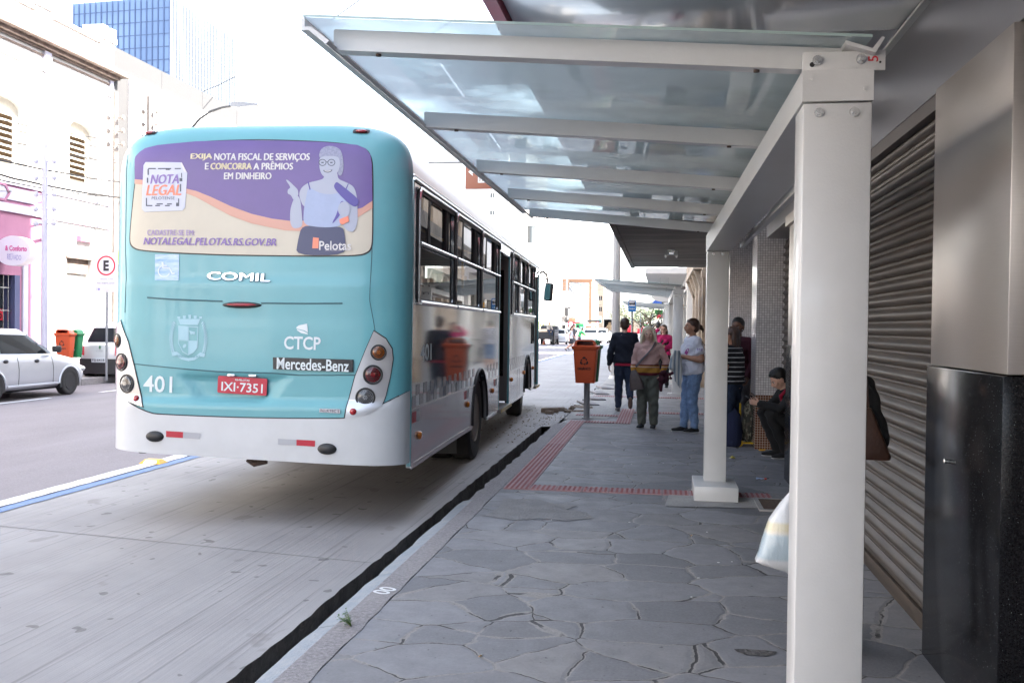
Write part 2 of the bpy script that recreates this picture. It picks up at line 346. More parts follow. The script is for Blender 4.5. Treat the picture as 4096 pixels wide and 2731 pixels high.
sheet('pavement_patch', [(-1.40, 7.62), (-1.15, 7.48), (-.95, 7.60), (-.72, 7.55), (-.52, 7.72), (-.60, 7.95), (-.78, 8.02), (-.70, 8.22), (-.95, 8.30), (-1.08, 8.45), (-1.38, 8.40), (-1.35, 8.0)], .004, 'patch_slate')
sheet('pavement_patch', [(.05, 8.35), (1.0, 8.45), (1.05, 8.9), (.1, 9.05)], .006, 'patch_concrete')
sheet('pavement_apron', [(-1.6, 15.9), (-.9, 16.1), (-.75, 18.3), (-.62, 21), (-.7, 24), (-1.6, 26)], .006, 'patch_concrete')
sheet('pavement_apron', [(-1.56, 26), (.9, 26.5), (.9, 60), (-1.56, 60)], .008, 'patch_concrete')
# white survey digits painted on the kerb
mb = MB(); t = txt('00', .17, .12, .02); put_txt(mb, t, lambda u, v: Vector((-1.57-v*.9+u*.2, 5.33+u*.8+v*.3, .0065))); struct(mb.build('kerb_paint_mark', 'white_paint', None, False))
# tactile paving: tiles with ridges
def tactile(x0, y0, x1, y1, along, dots):
    mb = MB(); nx = max(1, round((x1-x0)/.25)); ny = max(1, round((y1-y0)/.25))
    for i in range(nx):
        for j in range(ny): 
            a, c = x0+(x1-x0)*i/nx, y0+(y1-y0)*j/ny; mb.box((a+.003, c+.003, -.01), (a+(x1-x0)/nx-.003, c+(y1-y0)/ny-.003, .010))
    struct(mb.build('tactile_paving', 'tactile', None, False)); mb = MB()
    for i in range(nx):
        for j in range(ny):
            a, c = x0+.25*i, y0+.25*j
            for k in range(5):
                q = .03+.0475*k
                if dots:
                    for l in range(6):
                        w_ = .02+.042*l
                        if along == 'y': mb.box((a+q-.011, c+w_-.008, .010), (a+q+.011, c+w_+.012, .0145))
                        else: mb.box((a+w_-.012, c+q-.011, .010), (a+w_+.012, c+q+.011, .0145))
                elif along == 'y': mb.box((a+q-.010, c+.005, .010), (a+q+.010, c+.245, .0145))
                else: mb.box((a+.005, c+q-.010, .010), (a+.245, c+q+.010, .0145))
    struct(mb.build('tactile_ridges', 'tactile_ridge', None, False))
tactile(-1.47, 8.92, -1.22, 12.42, 'y', True); tactile(-1.47, 12.42, -1.22, 15.67, 'y', False)
tactile(-1.22, 8.92, 1.03, 9.17, 'y', True)
tactile(-1.22, 15.42, -.72, 15.67, 'y', False); tactile(-.72, 15.42, -.22+.25, 15.67, 'y', False) if 0 else tactile(-.72, 15.42, -.47, 18.17, 'y', False)
tactile(-1.47, 16.6, -.72, 16.85, 'y', False); tactile(-.47, 17.4, 1.03, 17.65, 'y', False); tactile(-1.5, 21.3, 1.0, 21.55, 'y', False)
# drain grate sunk in the pavement
t = thing('drain_grate', (1.02, 8.62, 0), 'rusty slotted iron drain grate by the base of the white shelter post', 'drain grate')
mb = MB(); mb.box((-.17, -.3, 0), (.17, -.26, .014)); mb.box((-.17, .26, 0), (.17, .3, .014)); mb.box((-.17, -.26, 0), (-.13, .26, .014)); mb.box((.13, -.26, 0), (.17, .26, .014)); mb.build('frame', 'patch_concrete', t)
mb = MB()
mat('iron_rust', (.06, .045, .04), .7, .3, col2=(.12, .08, .06), vscale=20)
for k in range(13): mb.box((-.128, -.25+.04*k, .004), (.128, -.232+.04*k, .012))
mb.box((-.01, -.258, .002), (.01, .258, .010)); mb.build('slats', 'iron_rust', t)
# far side: kerb and pavement
sheet('far_sidewalk', rect(-17.6, -14.62, -10, 600), .09, 'patch_concrete', .2)
mb = MB(); 
for k in range(60): mb.box((-14.62, -8+k*1.0, -.1), (-14.44, -7.02+k*1.0, .10), .02)
mb.box((-14.62, 52, -.1), (-14.44, 400, .10)); struct(mb.build('far_kerb', 'kerb_granite', None, False))
# raised yellow lane studs
mat('stud_yellow', (.75, .42, .03), .45, var=.2, vscale=20); mat('stud_reflector', (.75, .72, .62), .25)
def stud(x, y, label, group=None):
    t = thing('lane_stud', (x, y, RZ), label, 'lane stud', group)
    mb = MB(); mb.loft([[Vector(p) for p in r] for r in ([(-.13,-.09,.007),(.13,-.09,.007),(.13,.09,.007),(-.13,.09,.007)], [(-.085,-.045,.05),(.085,-.045,.05),(.085,.045,.05),(-.085,.045,.05)])]); mb.build('body', 'stud_yellow', t)
    for s in (-1, 1):
        mb = MB(); mb.add([(-.085, s*.087, .0125), (.085, s*.087, .0125), (.07, s*.053, .046), (-.07, s*.053, .046)], [(0, 1, 2, 3)]); mb.build('reflector', 'stud_reflector', t)
    return t
st0 = stud(-5.70, 10.05, 'yellow raised lane stud on the white lane line beside the back bumper of the bus')
for i, yy in enumerate((34, 37.4, 41, 44.5, 48, 51.5, 55, 59, 63)):
    c = copy_tree(st0); c.location = (-5.70, yy, RZ); c['label'] = 'yellow lane stud in the row along the blue line beyond the front of the bus'; c['group'] = 'lane studs ahead of the bus'
# ================================================================ BUS SHELTERS
mat('shelter_white', (.54, .54, .53), .36, col2=(.61, .61, .605), vscale=1.6, coat=.25, bump=.05, bscale=120)
mat('bolt_steel', (.6, .6, .58), .25, .9); mat('red_marker', (.55, .02, .03), .5); mat('black_matte', (.012, .012, .013), .6)
glass('canopy_glass', (.78, .93, .93), .08, .012, 1.52, .92, (.60, .70, .71))
def slope(x, y=3.5): zr = 2.475-(y-3.5)*.007; return zr + (.60-x)/1.87*(2.61-zr)
def make_shelter(label, group):
    t = thing('bus_shelter', (0, 0, 0), label, 'bus shelter', group)
    for i, (y, x0, x1, yb) in enumerate(((3.50, .486, .720, 0), (9.0, .412, .612, 0))):
        p = MB(); p.box((x0, y, 0), (x1, y+.2, 2.268 if i else 2.352), .006)
        po = p.build('post', 'shelter_white', t)
        b_ = MB(); hb = .135 if i else .03; b_.box((x0-.10, y-.33 if i else y-.02, 0), (x1+.09, y+.33 if i else y+.22, hb), .006); b_.box((x0-.104, y-.334 if i else y-.024, 0), (x1+.094, y+.334 if i else y+.224, .004)); b_.build('base', 'shelter_white', po)
        for bx in (x0+.055, x1-.06):
            b_ = MB(); zb_ = 2.245 if i else 2.318; b_.cyl((bx, y-.004, zb_), (bx, y+.001, zb_), .017, n=20); b_.cyl((bx, y-.016, zb_), (bx, y-.004, zb_), .009, n=6); b_.build('bolt', 'bolt_steel', po)
    # beam over the posts
    p = MB(); A = Vector((.482, 3.498, 0)); B = Vector((.408, 9.205, 0)); wd = .242
    pts = [(A.x, A.y), (A.x+wd, A.y), (B.x+wd-.03, B.y), (B.x, B.y)]
    zt_, zl_ = (lambda v: 2.468-(v-3.5)*.0068), (lambda v: 2.358-(v-3.5)*.0155)
    p.plate([(q[0], q[1]) for q in pts], [], lambda u, v, d: Vector((u, v, zl_(v) if d else zt_(v))), .147); bo = p.build('beam', 'shelter_white', t, False)
    p = MB(); p.box((A.x+wd-.015, 3.8, 2.30), (A.x+wd+.02, 9.0, 2.335)); p.build('cable_duct', 'shelter_white', bo)
    for bx, bz in ((.512, 2.44), (.692, 2.40)):
        p = MB(); p.cyl((bx, 3.495, bz), (bx, 3.4995, bz), .010, n=14); p.cyl((bx, 3.490, bz), (bx, 3.495, bz), .004, n=8); p.build('rivet', 'shelter_white', bo)
    # rafters
    ys = (3.58, 5.0, 6.46, 7.8, 9.1); x0 = -1.27
    for i, y in enumerate(ys):
        p = MB(); x1 = .74 if i == 0 else .60
        f = lambda u, v, d: Vector((u, y-.035+d, slope(u, y)+v))
        p.plate(rrect(x0, x1, .002, .082, .008, 2), [], f, .07); ro = p.build('rafter', 'shelter_white', t, False)
        for bx in (-1.10, .33):
            p = MB(); p.cyl((bx, y, slope(bx, y)-.006), (bx, y, slope(bx, y)+.004), .011, n=12); p.build('screw', 'iron_rust', ro)
    ro = p
    # bracket with bolts and the red 5
    p = MB(); p.box((.482, 3.50, 2.462), (.762, 3.518, 2.532), .003); br = p.build('bracket', 'shelter_white', t)
    for bx in (.532, .680):
        p = MB(); p.cyl((bx, 3.495, 2.502), (bx, 3.50, 2.502), .018, n=20); p.cyl((bx, 3.482, 2.502), (bx, 3.495, 2.502), .010, n=6); p.build('bolt', 'bolt_steel', br)
    p = MB(); p.cyl((.744, 3.498, 2.49), (.744, 3.4999, 2.49), .004, n=10); p.cyl((.514, 3.498, 2.488), (.514, 3.4999, 2.488), .009, n=10); p.build('bolt_hole', 'black_matte', br)
    p = MB(); tt = txt('5', .020, .034, .01); put_txt(p, tt, lambda u, v: Vector((.720-v, 3.4985, 2.502+u))); p.build('marking', 'red_marker', br)
    # edge channels
    for nm, xe, zz in (('gutter_channel', -1.27, 0), ('rear_channel', .62, 0)):
        p = MB(); yy0, yy1 = 3.46, 9.28; z0 = slope(xe)
        if xe < 0: prof = [(0, .0), (-.07, .055), (-.10, .055), (-.10, .10), (-.085, .10), (-.085, .068), (-.06, .068), (.012, .012)]
        else: prof = [(0, .07), (.10, .04), (.13, .09), (.12, .095), (.09, .055), (0, .085)]
        p.plate([(xe+a, z0+b_) for a, b_ in prof], [], lambda u, v, d: Vector((u, yy0+d, v)), yy1-yy0); p.build(nm, 'shelter_white', t, False)
    p = MB(); p.box((-1.20, 3.0, 0), (-1.2, 3.0, 0)) if 0 else None
    z = lambda x: slope(x)+.086
    xs = [-1.345, .70]
    p = MB(); p.add([(xs[0], 3.42, z(xs[0])), (xs[1], 3.42, z(xs[1])), (xs[1], 9.30, z(xs[1])), (xs[0], 9.30, z(xs[0]))], [(0, 1, 2, 3)]); p.build('glass_roof', 'canopy_glass', t, False)
    mat('glass_edge', (.34, .44, .42), .15)
    p = MB()
    for (xa, ya, xb, yb) in ((xs[0], 3.418, xs[1], 3.4195), (xs[0], 9.3005, xs[1], 9.302), (xs[0]-.0015, 3.42, xs[0]-.0005, 9.3)):
        p.add([(xa, ya, z(xa)), (xb, ya, z(xb)), (xb, ya, z(xb)+.010), (xa, ya, z(xa)+.010)] if ya == yb or xb-xa > .1 else [(xa, ya, z(xa)), (xa, yb, z(xa)), (xa, yb, z(xa)+.010), (xa, ya, z(xa)+.010)], [(0, 1, 2, 3)])
    p.build('glass_rim', 'glass_edge', t, False)
    return t
sh = make_shelter('white steel bus shelter with glass roof, nearest of the shelters, beside the bus', 'glass roofed bus shelters along the pavement')
s2 = copy_tree(sh); s2.location = (-.22, 19.1, 0); s2['label'] = 'second white glass roofed bus shelter, behind the waiting woman in the white t-shirt'
s3 = copy_tree(sh); s3.location = (-.35, 37.5, 0); s3['label'] = 'farthest white bus shelter, just beyond the blue bus stop sign'
# ================================================================ SHOP WITH METAL FRONT
mat('brushed_metal', (.50, .455, .415), .33, .78, col2=(.54, .495, .455), vscale=7, stretch=(1, 1, 40), bump=.015, bscale=60)
mat('shutter_steel', (.115, .092, .074), .46, .6, col2=(.072, .061, .053), vscale=3, stretch=(1, .4, 6), bump=.1)
m, n, b, src, L = nodes_of('black_granite', .17); b.inputs['Specular IOR Level'].default_value = .22
v_ = noise(n, L, src, 120, 2, .9); sp_ = noise(n, L, src, 260, 0, .5); cc = mixc(n, L, rng(n, L, v_.outputs[0], .45, .75), (.005, .005, .006), (.022, .022, .024)); cc = mixc(n, L, rng(n, L, sp_.outputs[0], .84, .86), cc, (.4, .45, .45)); L(cc, b.inputs['Base Color'])
mat('soffit_panel', (.46, .47, .51), .14, .0, coat=.5, col2=(.50, .51, .54), vscale=1.2); mat('fascia_metal', (.26, .255, .27), .3, .55, var=.06, vscale=2); mat('red_trim', (.35, .03, .06), .4, var=.1)
mat('dark_reveal', (.07, .055, .05), .5); mat('silicone', (.6, .6, .58), .4)
t = thing('metal_front_shop', (0, 0, 0), 'shop front with brushed metal cladding, black granite base and closed steel roller shutter', 'shop')
mb = MB(); mb.box((1.62, -4, 0), (9, 12.55, 14.4)); mb.box((1.30, -4, 3.6), (1.62, 12.55, 14.4)); mb.build('wall', 'dark_reveal', t, False)  # upper floors out of view, their height chosen to shade the road
def pillar(y0, y1, x0=1.24, top=2.70):
    mb = MB(); mb.box((x0+.0, y0, 1.392), (1.6, y1, top), .004); c = mb.build('metal_cladding', 'brushed_metal', t)
    mb = MB(); mb.box((x0-.015, y0-.004, 0), (1.6, y1+.004, 1.386), .004); c = mb.build('granite_base', 'black_granite', t)
    return c
pillar(3.78, 4.80, 1.275); pillar(-3, .9, 1.275); pillar(9.42, 10.2, 1.30)
mb = MB(); mb.cyl((1.259, 4.42, .98), (1.242, 4.42, .98), .010, n=12); mb.ell((1.240, 4.42, .98), (.006, .013, .013)); mb.build('chrome_stud', 'bolt_steel', t)
# roller shutter: corrugated sheet
def shutter(y0, y1, x, z0, z1, pitch, m, parent):
    mb = MB(); k = int((z1-z0)/pitch); prof = []
    for i in range(k+1):
        z = z0+.09+i*pitch
        for q, dx in ((0, 0), (.10, -.004), (.2, -.002), (.24, .006), (.32, -.010), (.45, -.024), (.60, -.028), (.75, -.022), (.90, -.008)):
            if z+q*pitch < z1: prof.append((x+dx, z+q*pitch))
    vs = [(a, y0, c) for a, c in prof]+[(a, y1, c) for a, c in prof]; n_ = len(prof)
    mb.add(vs, [(i, i+1, i+1+n_, i+n_) for i in range(n_-1)]); o = mb.build('roller_shutter', m, parent, True, 60)
    mb = MB(); mb.box((x-.022, y0, z0), (x+.01, y1, z0+.088), .004); mb.build('bottom_bar', m, o)
    return o
shutter(4.80, 9.44, 1.375, .004, 2.68, .088, 'shutter_steel', t)
shutter(10.2, 12.5, 1.55, .004, 2.68, .098, 'shutter_steel', t)
mb = MB(); mb.box((1.305, 4.80, 2.63), (1.6, 9.4, 2.705)); mb.build('lintel', 'dark_reveal', t, False)
mb = MB(); mb.box((1.30, -3, 2.705), (1.6, 12.4, 3.34)); mb.build('fascia', 'fascia_metal', t, False)
mb = MB(); mb.box((1.262, 9.38, 2.62), (1.6, 10.25, 2.72)); mb.build('fascia_corner', 'brushed_metal', t)
for i in range(9):
    mb = MB(); y0 = -3+i*1.7; mb.box((-.82, y0+.003, 3.20), (1.297, y0+1.697, 3.24), .003); mb.build('soffit_panel', 'soffit_panel', t)
mb = MB(); mb.box((-.83, -3, 3.25), (1.6, 12.3, 3.5)); mb.build('canopy_top', 'soffit_panel', t, False)
mb = MB(); mb.box((-.90, -3, 3.165), (-.832, 12.3, 3.56)); mb.build('canopy_trim', 'red_trim', t, False)
mb = MB(); mb.box((1.26, -3, 3.185), (1.30, 12.3, 3.199)); mb.build('corner_trim', 'silicone', t, False)
# ================================================================ TILED BUILDING
def tiles(name, base, grout, size=.032, var=.12, rough=.18):
    m, n, b, src, L = nodes_of(name, rough)
    ge = N(n, 'NewGeometry'); sx = N(n, 'SeparateXYZ'); L(src, sx.inputs[0]); sn = N(n, 'SeparateXYZ'); L(ge.outputs['Normal'], sn.inputs[0])
    ax = math_(n, L, 'ABSOLUTE', sn.outputs[0]); pick = math_(n, L, 'GREATER_THAN', ax, .7)
    mx = N(n, 'Mix', data_type='FLOAT'); L(pick, mx.inputs[0]); L(sx.outputs[0], mx.inputs[2]); L(sx.outputs[1], mx.inputs[3])
    cb = N(n, 'CombineXYZ'); L(mx.outputs[0], cb.inputs[0]); L(sx.outputs[2], cb.inputs[1])
    bt = N(n, 'TexBrick'); bt.offset = 0; bt.squash = 1; L(cb.outputs[0], bt.inputs['Vector']); bt.inputs['Scale'].default_value = 1
    bt.inputs['Brick Width'].default_value = size; bt.inputs['Row Height'].default_value = size; bt.inputs['Mortar Size'].default_value = .0022; bt.inputs['Mortar Smooth'].default_value = .1; bt.inputs['Bias'].default_value = 0
    bt.inputs['Color1'].default_value = (*[c*(1-var) for c in base], 1); bt.inputs['Color2'].default_value = (*[min(1, c*(1+var)) for c in base], 1); bt.inputs['Mortar'].default_value = (*grout, 1)
    L(bt.outputs['Color'], b.inputs['Base Color']); L(rng(n, L, bt.outputs['Fac'], 0, 1, rough, .8), b.inputs['Roughness'])
    inv = math_(n, L, 'SUBTRACT', 1, bt.outputs['Fac']); bumpn(n, L, inv, b, .4, .003)
tiles('tile_white', (.66, .63, .62), (.20, .16, .15)); tiles('tile_brown', (.14, .055, .03), (.52, .42, .34))
mat('raw_concrete', (.085, .072, .062), .85, col2=(.24, .215, .19), vscale=2.6, stretch=(.25, 1.1, 1), bump=.1, bscale=3)
mat('louvre_glass', (.12, .085, .06), .25)
t = thing('tiled_building', (0, 0, 0), 'building faced with white mosaic tiles above brown tiles, with a raw concrete canopy', 'building')
def tcol(x0, x1, y0, y1, zt=9):
    mb = MB(); mb.box((x0, y0, 0), (x1, y1, .70)); mb.build('brown_base', 'tile_brown', t, False)
    mb = MB(); mb.box((x0-.004, y0-.004, .70), (x1, y1, zt)); mb.build('white_pillar', 'tile_white', t, False)
tcol(1.215, 1.98, 12.62, 13.25); tcol(1.20, 1.98, 17.4, 18.0); tcol(1.20, 1.98, 24.6, 25.2)
for y0, y1 in ((13.25, 17.4), (18.0, 24.6)):
    mb = MB(); mb.box((1.58, y0, 0), (2.1, y1, .697)); mb.build('brown_base', 'tile_brown', t, False)
    mb = MB(); f = wallmap('x', 1.584, -1)
    mb.plate(rect(y0, y1, .697, 9), [rect(y0+.6, y1-.6, 2.0, 2.9)], f, .3); mb.build('wall', 'tile_white', t, False)
    wo = MB(); wo.box((1.80, y0+.6, 2.0), (1.84, y1-.6, 2.9)); wo = wo.build('louvre_window', 'black_matte', t, False)
    mb = MB()
    for k in range(7): mb.add([(1.60, y0+.62, 2.04+k*.13), (1.60, y1-.62, 2.04+k*.13), (1.74, y1-.62, 2.12+k*.13), (1.74, y0+.62, 2.12+k*.13)], [(0, 1, 2, 3)])
    mb.build('louvre', 'louvre_glass', wo, False)
mb = MB(); mb.box((2.1, 12.56, 0), (12, 25.2, 21.6)); mb.box((1.21, 12.6, 3.32), (2.1, 25.2, 21.6)); mb.build('upper_wall', 'tile_white', t, False)  # unseen top raised until its shadow reaches the facade opposite
mb = MB(); mb.box((-.71, 12.75, 3.13), (1.19, 25.0, 3.30)); mb.box((-.80, 12.75, 3.10), (-.71, 25.0, 3.36)); mb.build('concrete_canopy', 'raw_concrete', t, False)
t2 = thing('ceiling_lamp', (.18, 19.6, 3.13), 'twin tube light fitting hanging under the raw concrete canopy', 'light fitting')
mat('lamp_white', (.75, .75, .73), .4)
mb = MB(); mb.box((-.07, -.3, -.06), (.07, .3, 0)); mb.build('housing', 'bolt_steel', t2)
for s in (-1, 1): mb = MB(); mb.tube([(s*.11, -.3, -.11), (s*.11, .3, -.11)], .02, 10); mb.box((s*.05, -.28, -.12), (s*.12, -.26, -.03)); mb.build('tube', 'lamp_white', t2)
# ================================================================ THE BUS
mat('bus_teal', (.115, .335, .372), .38, coat=.25, var=.05, vscale=1.5); mat('bus_white', (.47, .48, .485), .32, coat=.4, col2=(.56, .575, .59), vscale=1.3)
mat('bus_silver', (.42, .45, .46), .045, .85, var=.04, vscale=1.2, coat=.4); mat('bus_skirt', (.52, .53, .535), .17, .45, col2=(.40, .40, .40), vscale=2.5, coat=.4)
mat('roof_white', (.66, .69, .70), .3, coat=.3, var=.06, vscale=2); mat('alu', (.62, .62, .62), .22, .9); mat('rubber', (.014, .014, .015), .5); mat('tyre', (.022, .021, .021), .8, var=.3, vscale=12, bump=.3)
mat('rim_dust', (.22, .20, .17), .6, .3, var=.3, vscale=9); mat('under_black', (.012, .012, .012), .8); mat('lens_red', (.30, .005, .012), .12, coat=.6); mat('lens_amber', (.50, .14, .012), .12, coat=.6); mat('lens_clear', (.42, .43, .44), .12, .4, coat=.6); mat('deep_red', (.05, .002, .004), .15, coat=.4); mat('deep_amber', (.10, .03, .005), .15, coat=.4); mat('deep_grey', (.05, .052, .055), .15, coat=.4)
mat('bezel_silver', (.50, .51, .53), .28, .6, coat=.3); mat('decal_white', (.62, .68, .70), .5); mat('decal_pale', (.33, .53, .60), .5); mat('plate_red', (.42, .01, .035), .35); mat('badge_black', (.015, .016, .02), .25)
mat('tape_red', (.40, .01, .03), .35); mat('tape_grey', (.36, .37, .40), .35); mat('chrome', (.7, .7, .72), .12, 1); mat('seam', (.03, .10, .12), .5); mat('seam_dark', (.02, .022, .025), .6)
mat('ad_purple', (.12, .075, .25), .35, var=.08, vscale=3); mat('ad_cream', (.52, .475, .385), .4, var=.04, vscale=4); mat('ad_salmon', (.56, .30, .23), .4); mat('ad_letter', (.62, .60, .60), .4); mat('ad_yellow', (.62, .54, .36), .4); mat('ad_ink', (.22, .14, .38), .4); mat('ad_ink_light', (.36, .27, .48), .4)
mat('ad_skin', (.36, .385, .47), .4); mat('ad_skin_dark', (.36, .39, .51), .4); mat('ad_top', (.31, .37, .53), .4, var=.05, vscale=12); mat('ad_hair', (.25, .26, .36), .4, var=.25, vscale=60); mat('ad_skirt', (.04, .045, .11), .4); mat('ad_dryer', (.06, .035, .26), .3); mat('ad_orange', (.75, .22, .13), .4); mat('ad_badge', (.50, .52, .60), .4); mat('ad_dark', (.05, .06, .09), .4)
mat('sticker_blue', (.16, .33, .62), .4, col2=(.55, .66, .75), vscale=6, stretch=(1, 1, 5)); mat('grey_check', (.13, .15, .165), .2, .5, coat=.4); mat('light_check', (.27, .30, .32), .2, .5, coat=.4)
glass('bus_glass', (.50, .52, .50), .45, .008, 1.75)
BA = .04; BF = Vector((-math.sin(BA), math.cos(BA), 0)); BR = Vector((math.cos(BA), math.sin(BA), 0))
BO = aty(1630, 1600, 7.4); BO.z = 0
bus = thing('city_bus', BO, 'teal and silver city bus with an advert across its back window', 'bus', rz=BA)
L_ = 12.0; XC = -1.25; HW = 1.25; ZT = 3.185; ZS = 2.50
def hwz(z): return HW if z <= ZS else HW*max(0, 1-((z-ZS)/(ZT-ZS))**5)**.2
def yrear(x, z):
    u = min(1, abs(x-XC)/HW); v = max(0, (z-ZS)/(ZT-ZS)); r = min(1, (u**5+v**5)**.2)
    y = .10-.28*math.sqrt(max(0, 1-r**6)) + .035*max(0, z-1.5)
    if z < .95: y -= .035*min(1, (.95-z)/.06)*(1-u**8)                 # bumper stands proud
    k = max(0, min(1, (1.96-z)/.10))*max(0, min(1, (z-1.60)/.28))*(1-u**6); y -= .012*k*(1 if z < 1.86 else (1.96-z)/.10)      # ledge below the window
    # number plate recess: trapezoid
    zc0, zc1 = .900, 1.132; hwd = .27+(z-zc0)/(zc1-zc0)*.17
    d = min((z-zc0)/.05, (zc1-z)/.025, (hwd-abs(x+1.385))/.05); y += .034*max(0, min(1, d))
    return y
def rearpt(px, py):
    y = 0
    for _ in range(7):
        d = ray(px, py); o = BO+BF*y; q = CPOS+d*((o-CPOS).dot(BF)/d.dot(BF)); x = max(-2.499, min(-.001, (q-BO).dot(BR))); z = q.z; y = yrear(x, min(z, 3.17))
    return x, z
def RS(x, z, off=0): return Vector((x, yrear(x, z)-off, z))
def RSn(x, z, off):
    e = .01; p = RS(x, z); n_ = (RS(min(-.0005, x+e), z)-RS(max(-2.4995, x-e), z)).cross(RS(x, z+e)-RS(x, z-e)); n_ = n_.normalized() if n_.length > 1e-9 else Vector((0, -1, 0))
    if n_.y > 0: n_ = -n_
    return p + n_*off
def cutmap(tris, off, step=.09, fmap=RSn):
    """flat triangles in (x,z) cut along a grid and laid on the curved back"""
    bm = bmesh.new()
    for t in tris:
        try: bm.faces.new([bm.verts.new((p[0], 0, p[1])) for p in t])
        except ValueError: pass
    bmesh.ops.remove_doubles(bm, verts=bm.verts[:], dist=1e-6)
    if not bm.verts: return [], []
    x0, x1 = min(v.co.x for v in bm.verts), max(v.co.x for v in bm.verts); z0, z1 = min(v.co.z for v in bm.verts), max(v.co.z for v in bm.verts)
    for a, b_, no in ((x0, x1, (1, 0, 0)), (z0, z1, (0, 0, 1))):
        k = math.ceil(a/step)
        while k*step < b_:
            co = tuple(c*k*step for c in no); bmesh.ops.bisect_plane(bm, geom=bm.verts[:]+bm.edges[:]+bm.faces[:], plane_co=co, plane_no=no, dist=1e-7); k += 1
    bm.verts.index_update(); vs = [fmap(v.co.x, v.co.z, off) for v in bm.verts]; fs = [[v.index for v in f.verts] for f in bm.faces]; bm.free()
    return vs, fs
def ptri(pts, holes=()):
    loops = [pts]+list(holes); fl = [p for l in loops for p in l]
    return [[fl[i] for i in t] for t in tessellate_polygon([[Vector((p[0]*1000, p[1]*1000, 0)) for p in l] for l in loops])]
def chaikin(pts, k=2):
    for _ in range(k): pts = [(p[0]*(1-t)+q[0]*t, p[1]*(1-t)+q[1]*t) for p, q in zip(pts, pts[1:]+pts[:1]) for t in (.22, .78)]
    return pts
def D(mb, pts, off=.004, px=True, holes=(), step=.05):
    if px: pts = [rearpt(*p) for p in pts]; holes = [[rearpt(*p) for p in h] for h in holes]
    return mb.add(*cutmap(ptri(pts, holes), off, step))
def DT(mb, body, a, b, h, off=.006, bold=.0, shear=0, dbl=0, **k):
    """lettering on the back from pixel a to pixel b (its middle line), cap height h metres"""
    p, q = rearpt(*a), rearpt(*b); w_ = math.hypot(q[0]-p[0], q[1]-p[1]); an = math.atan2(q[1]-p[1], q[0]-p[0]); c, s_ = math.cos(an), math.sin(an)
    vs, fs = txt(body, w_, h, bold, shear, **k); mx_, mz = (p[0]+q[0])/2, (p[1]+q[1])/2
    P2 = [(mx_+x*c-y*s_, mz+x*s_+y*c) for x, y in vs]
    if dbl:
        for q_ in (-1, 1): mb.add(*cutmap([[(P2[i][0]+q_*dbl/2, P2[i][1]+q_*dbl*.15) for i in f] for f in fs], off+.0007*q_, .12))
        return mb
    return mb.add(*cutmap([[P2[i] for i in f] for f in fs], off, .12))
# rear skin
zb = lambda x: .43-.02*((x+1.25)/1.25)**2*0
def bump_top(x):                                                       # upper edge of the white bumper
    u = abs(x+1.25)/1.25; return .815+.21*max(0, (u-.62)/.38)**1.4 if u > .62 else .815-.012*math.cos(u*2.4)
def rear_grid(z0f, z1f, nz, ns=64, off=0):
    mb = MB(); rows = []
    for j in range(nz+1):
        row = []
        for i in range(ns+1):
            s_ = -math.cos(math.pi*i/ns); s_ = s_*.65+.35*(-1+2*i/ns)
            x = XC+HW*s_; zz0, zz1 = z0f(x), z1f(x); t_ = j/nz; z = zz0+(zz1-zz0)*t_
            if z > ZS: x = XC+hwz(z)*s_
            row.append(RS(max(-2.5, min(0, x)), z)-Vector((0, off, 0)))
        rows.append(row)
    return mb.loft(rows, False, False)
rp = rear_grid(bump_top, lambda x: 2.5, 70); 
rows = []
for j in range(26):
    z = ZS+(ZT-ZS)*math.sin(math.pi/2*j/25); hw = hwz(z); row = []
    for i in range(65):
        s_ = -math.cos(math.pi*i/64); s_ = s_*.65+.35*(-1+2*i/64); row.append(RS(XC+hw*s_, z))
    rows.append(row)
rp.loft(rows, False, False); rear = rp.build('rear_panel', 'bus_teal', bus, True, 60)
bp_ = rear_grid(lambda x: .432-.030*x, lambda x: bump_top(x)-.006, 22, off=.006)
bumper = bp_.build('rear_bumper', 'bus_white', bus, True, 60)
mb = MB(); mb.box((-2.40, .12, .53), (-.06, .35, .7)); mb.build('rear_crossmember', 'under_black', bus)
# seams on the back
def seam(pts, w_=.004, off=.0015, m='seam', name='panel_gap', par=None, px=True):
    P2 = [rearpt(*p) for p in pts] if px else pts; mb = MB(); N_ = []
    for i in range(len(P2)-1):
        (x0, z0), (x1, z1) = P2[i], P2[i+1]; k = max(1, int(math.hypot(x1-x0, z1-z0)/.06)); N_ += [(x0+(x1-x0)*j/k, z0+(z1-z0)*j/k) for j in range(k)]
    N_.append(P2[-1]); mb.tube([RSn(x, z, off*.5) for x, z in N_], w_/2, 6); return mb.build(name, m, par or rear)
btp = [(x, bump_top(x)-.003) for x in [-2.46+.06*i for i in range(41)]]
seam(btp, .012, .002, 'seam_dark', px=False)
seam([(590, 1190), (700, 1198), (890, 1205)], .012); seam([(1045, 1212), (1200, 1214), (1370, 1213)], .012)
seam([(540, 1455), (735, 1475)], .008); seam([(735, 1475), (870, 1486), (1090, 1492), (1195, 1500)], .010); seam([(1195, 1500), (1420, 1500)], .008)
seam([(575, 1640), (585, 1700), (597, 1795)], .006, .001, 'seam_dark', par=bumper); seam([(1380, 1680), (1362, 1760), (1345, 1850)], .006, .001, 'seam_dark', par=bumper)
seam([(512, 620), (505, 800), (502, 1000), (505, 1120), (500, 1250)], .006, .001); seam([(1480, 640), (1487, 800), (1488, 1000), (1484, 1080), (1478, 1200), (1500, 1320)], .006, .001)
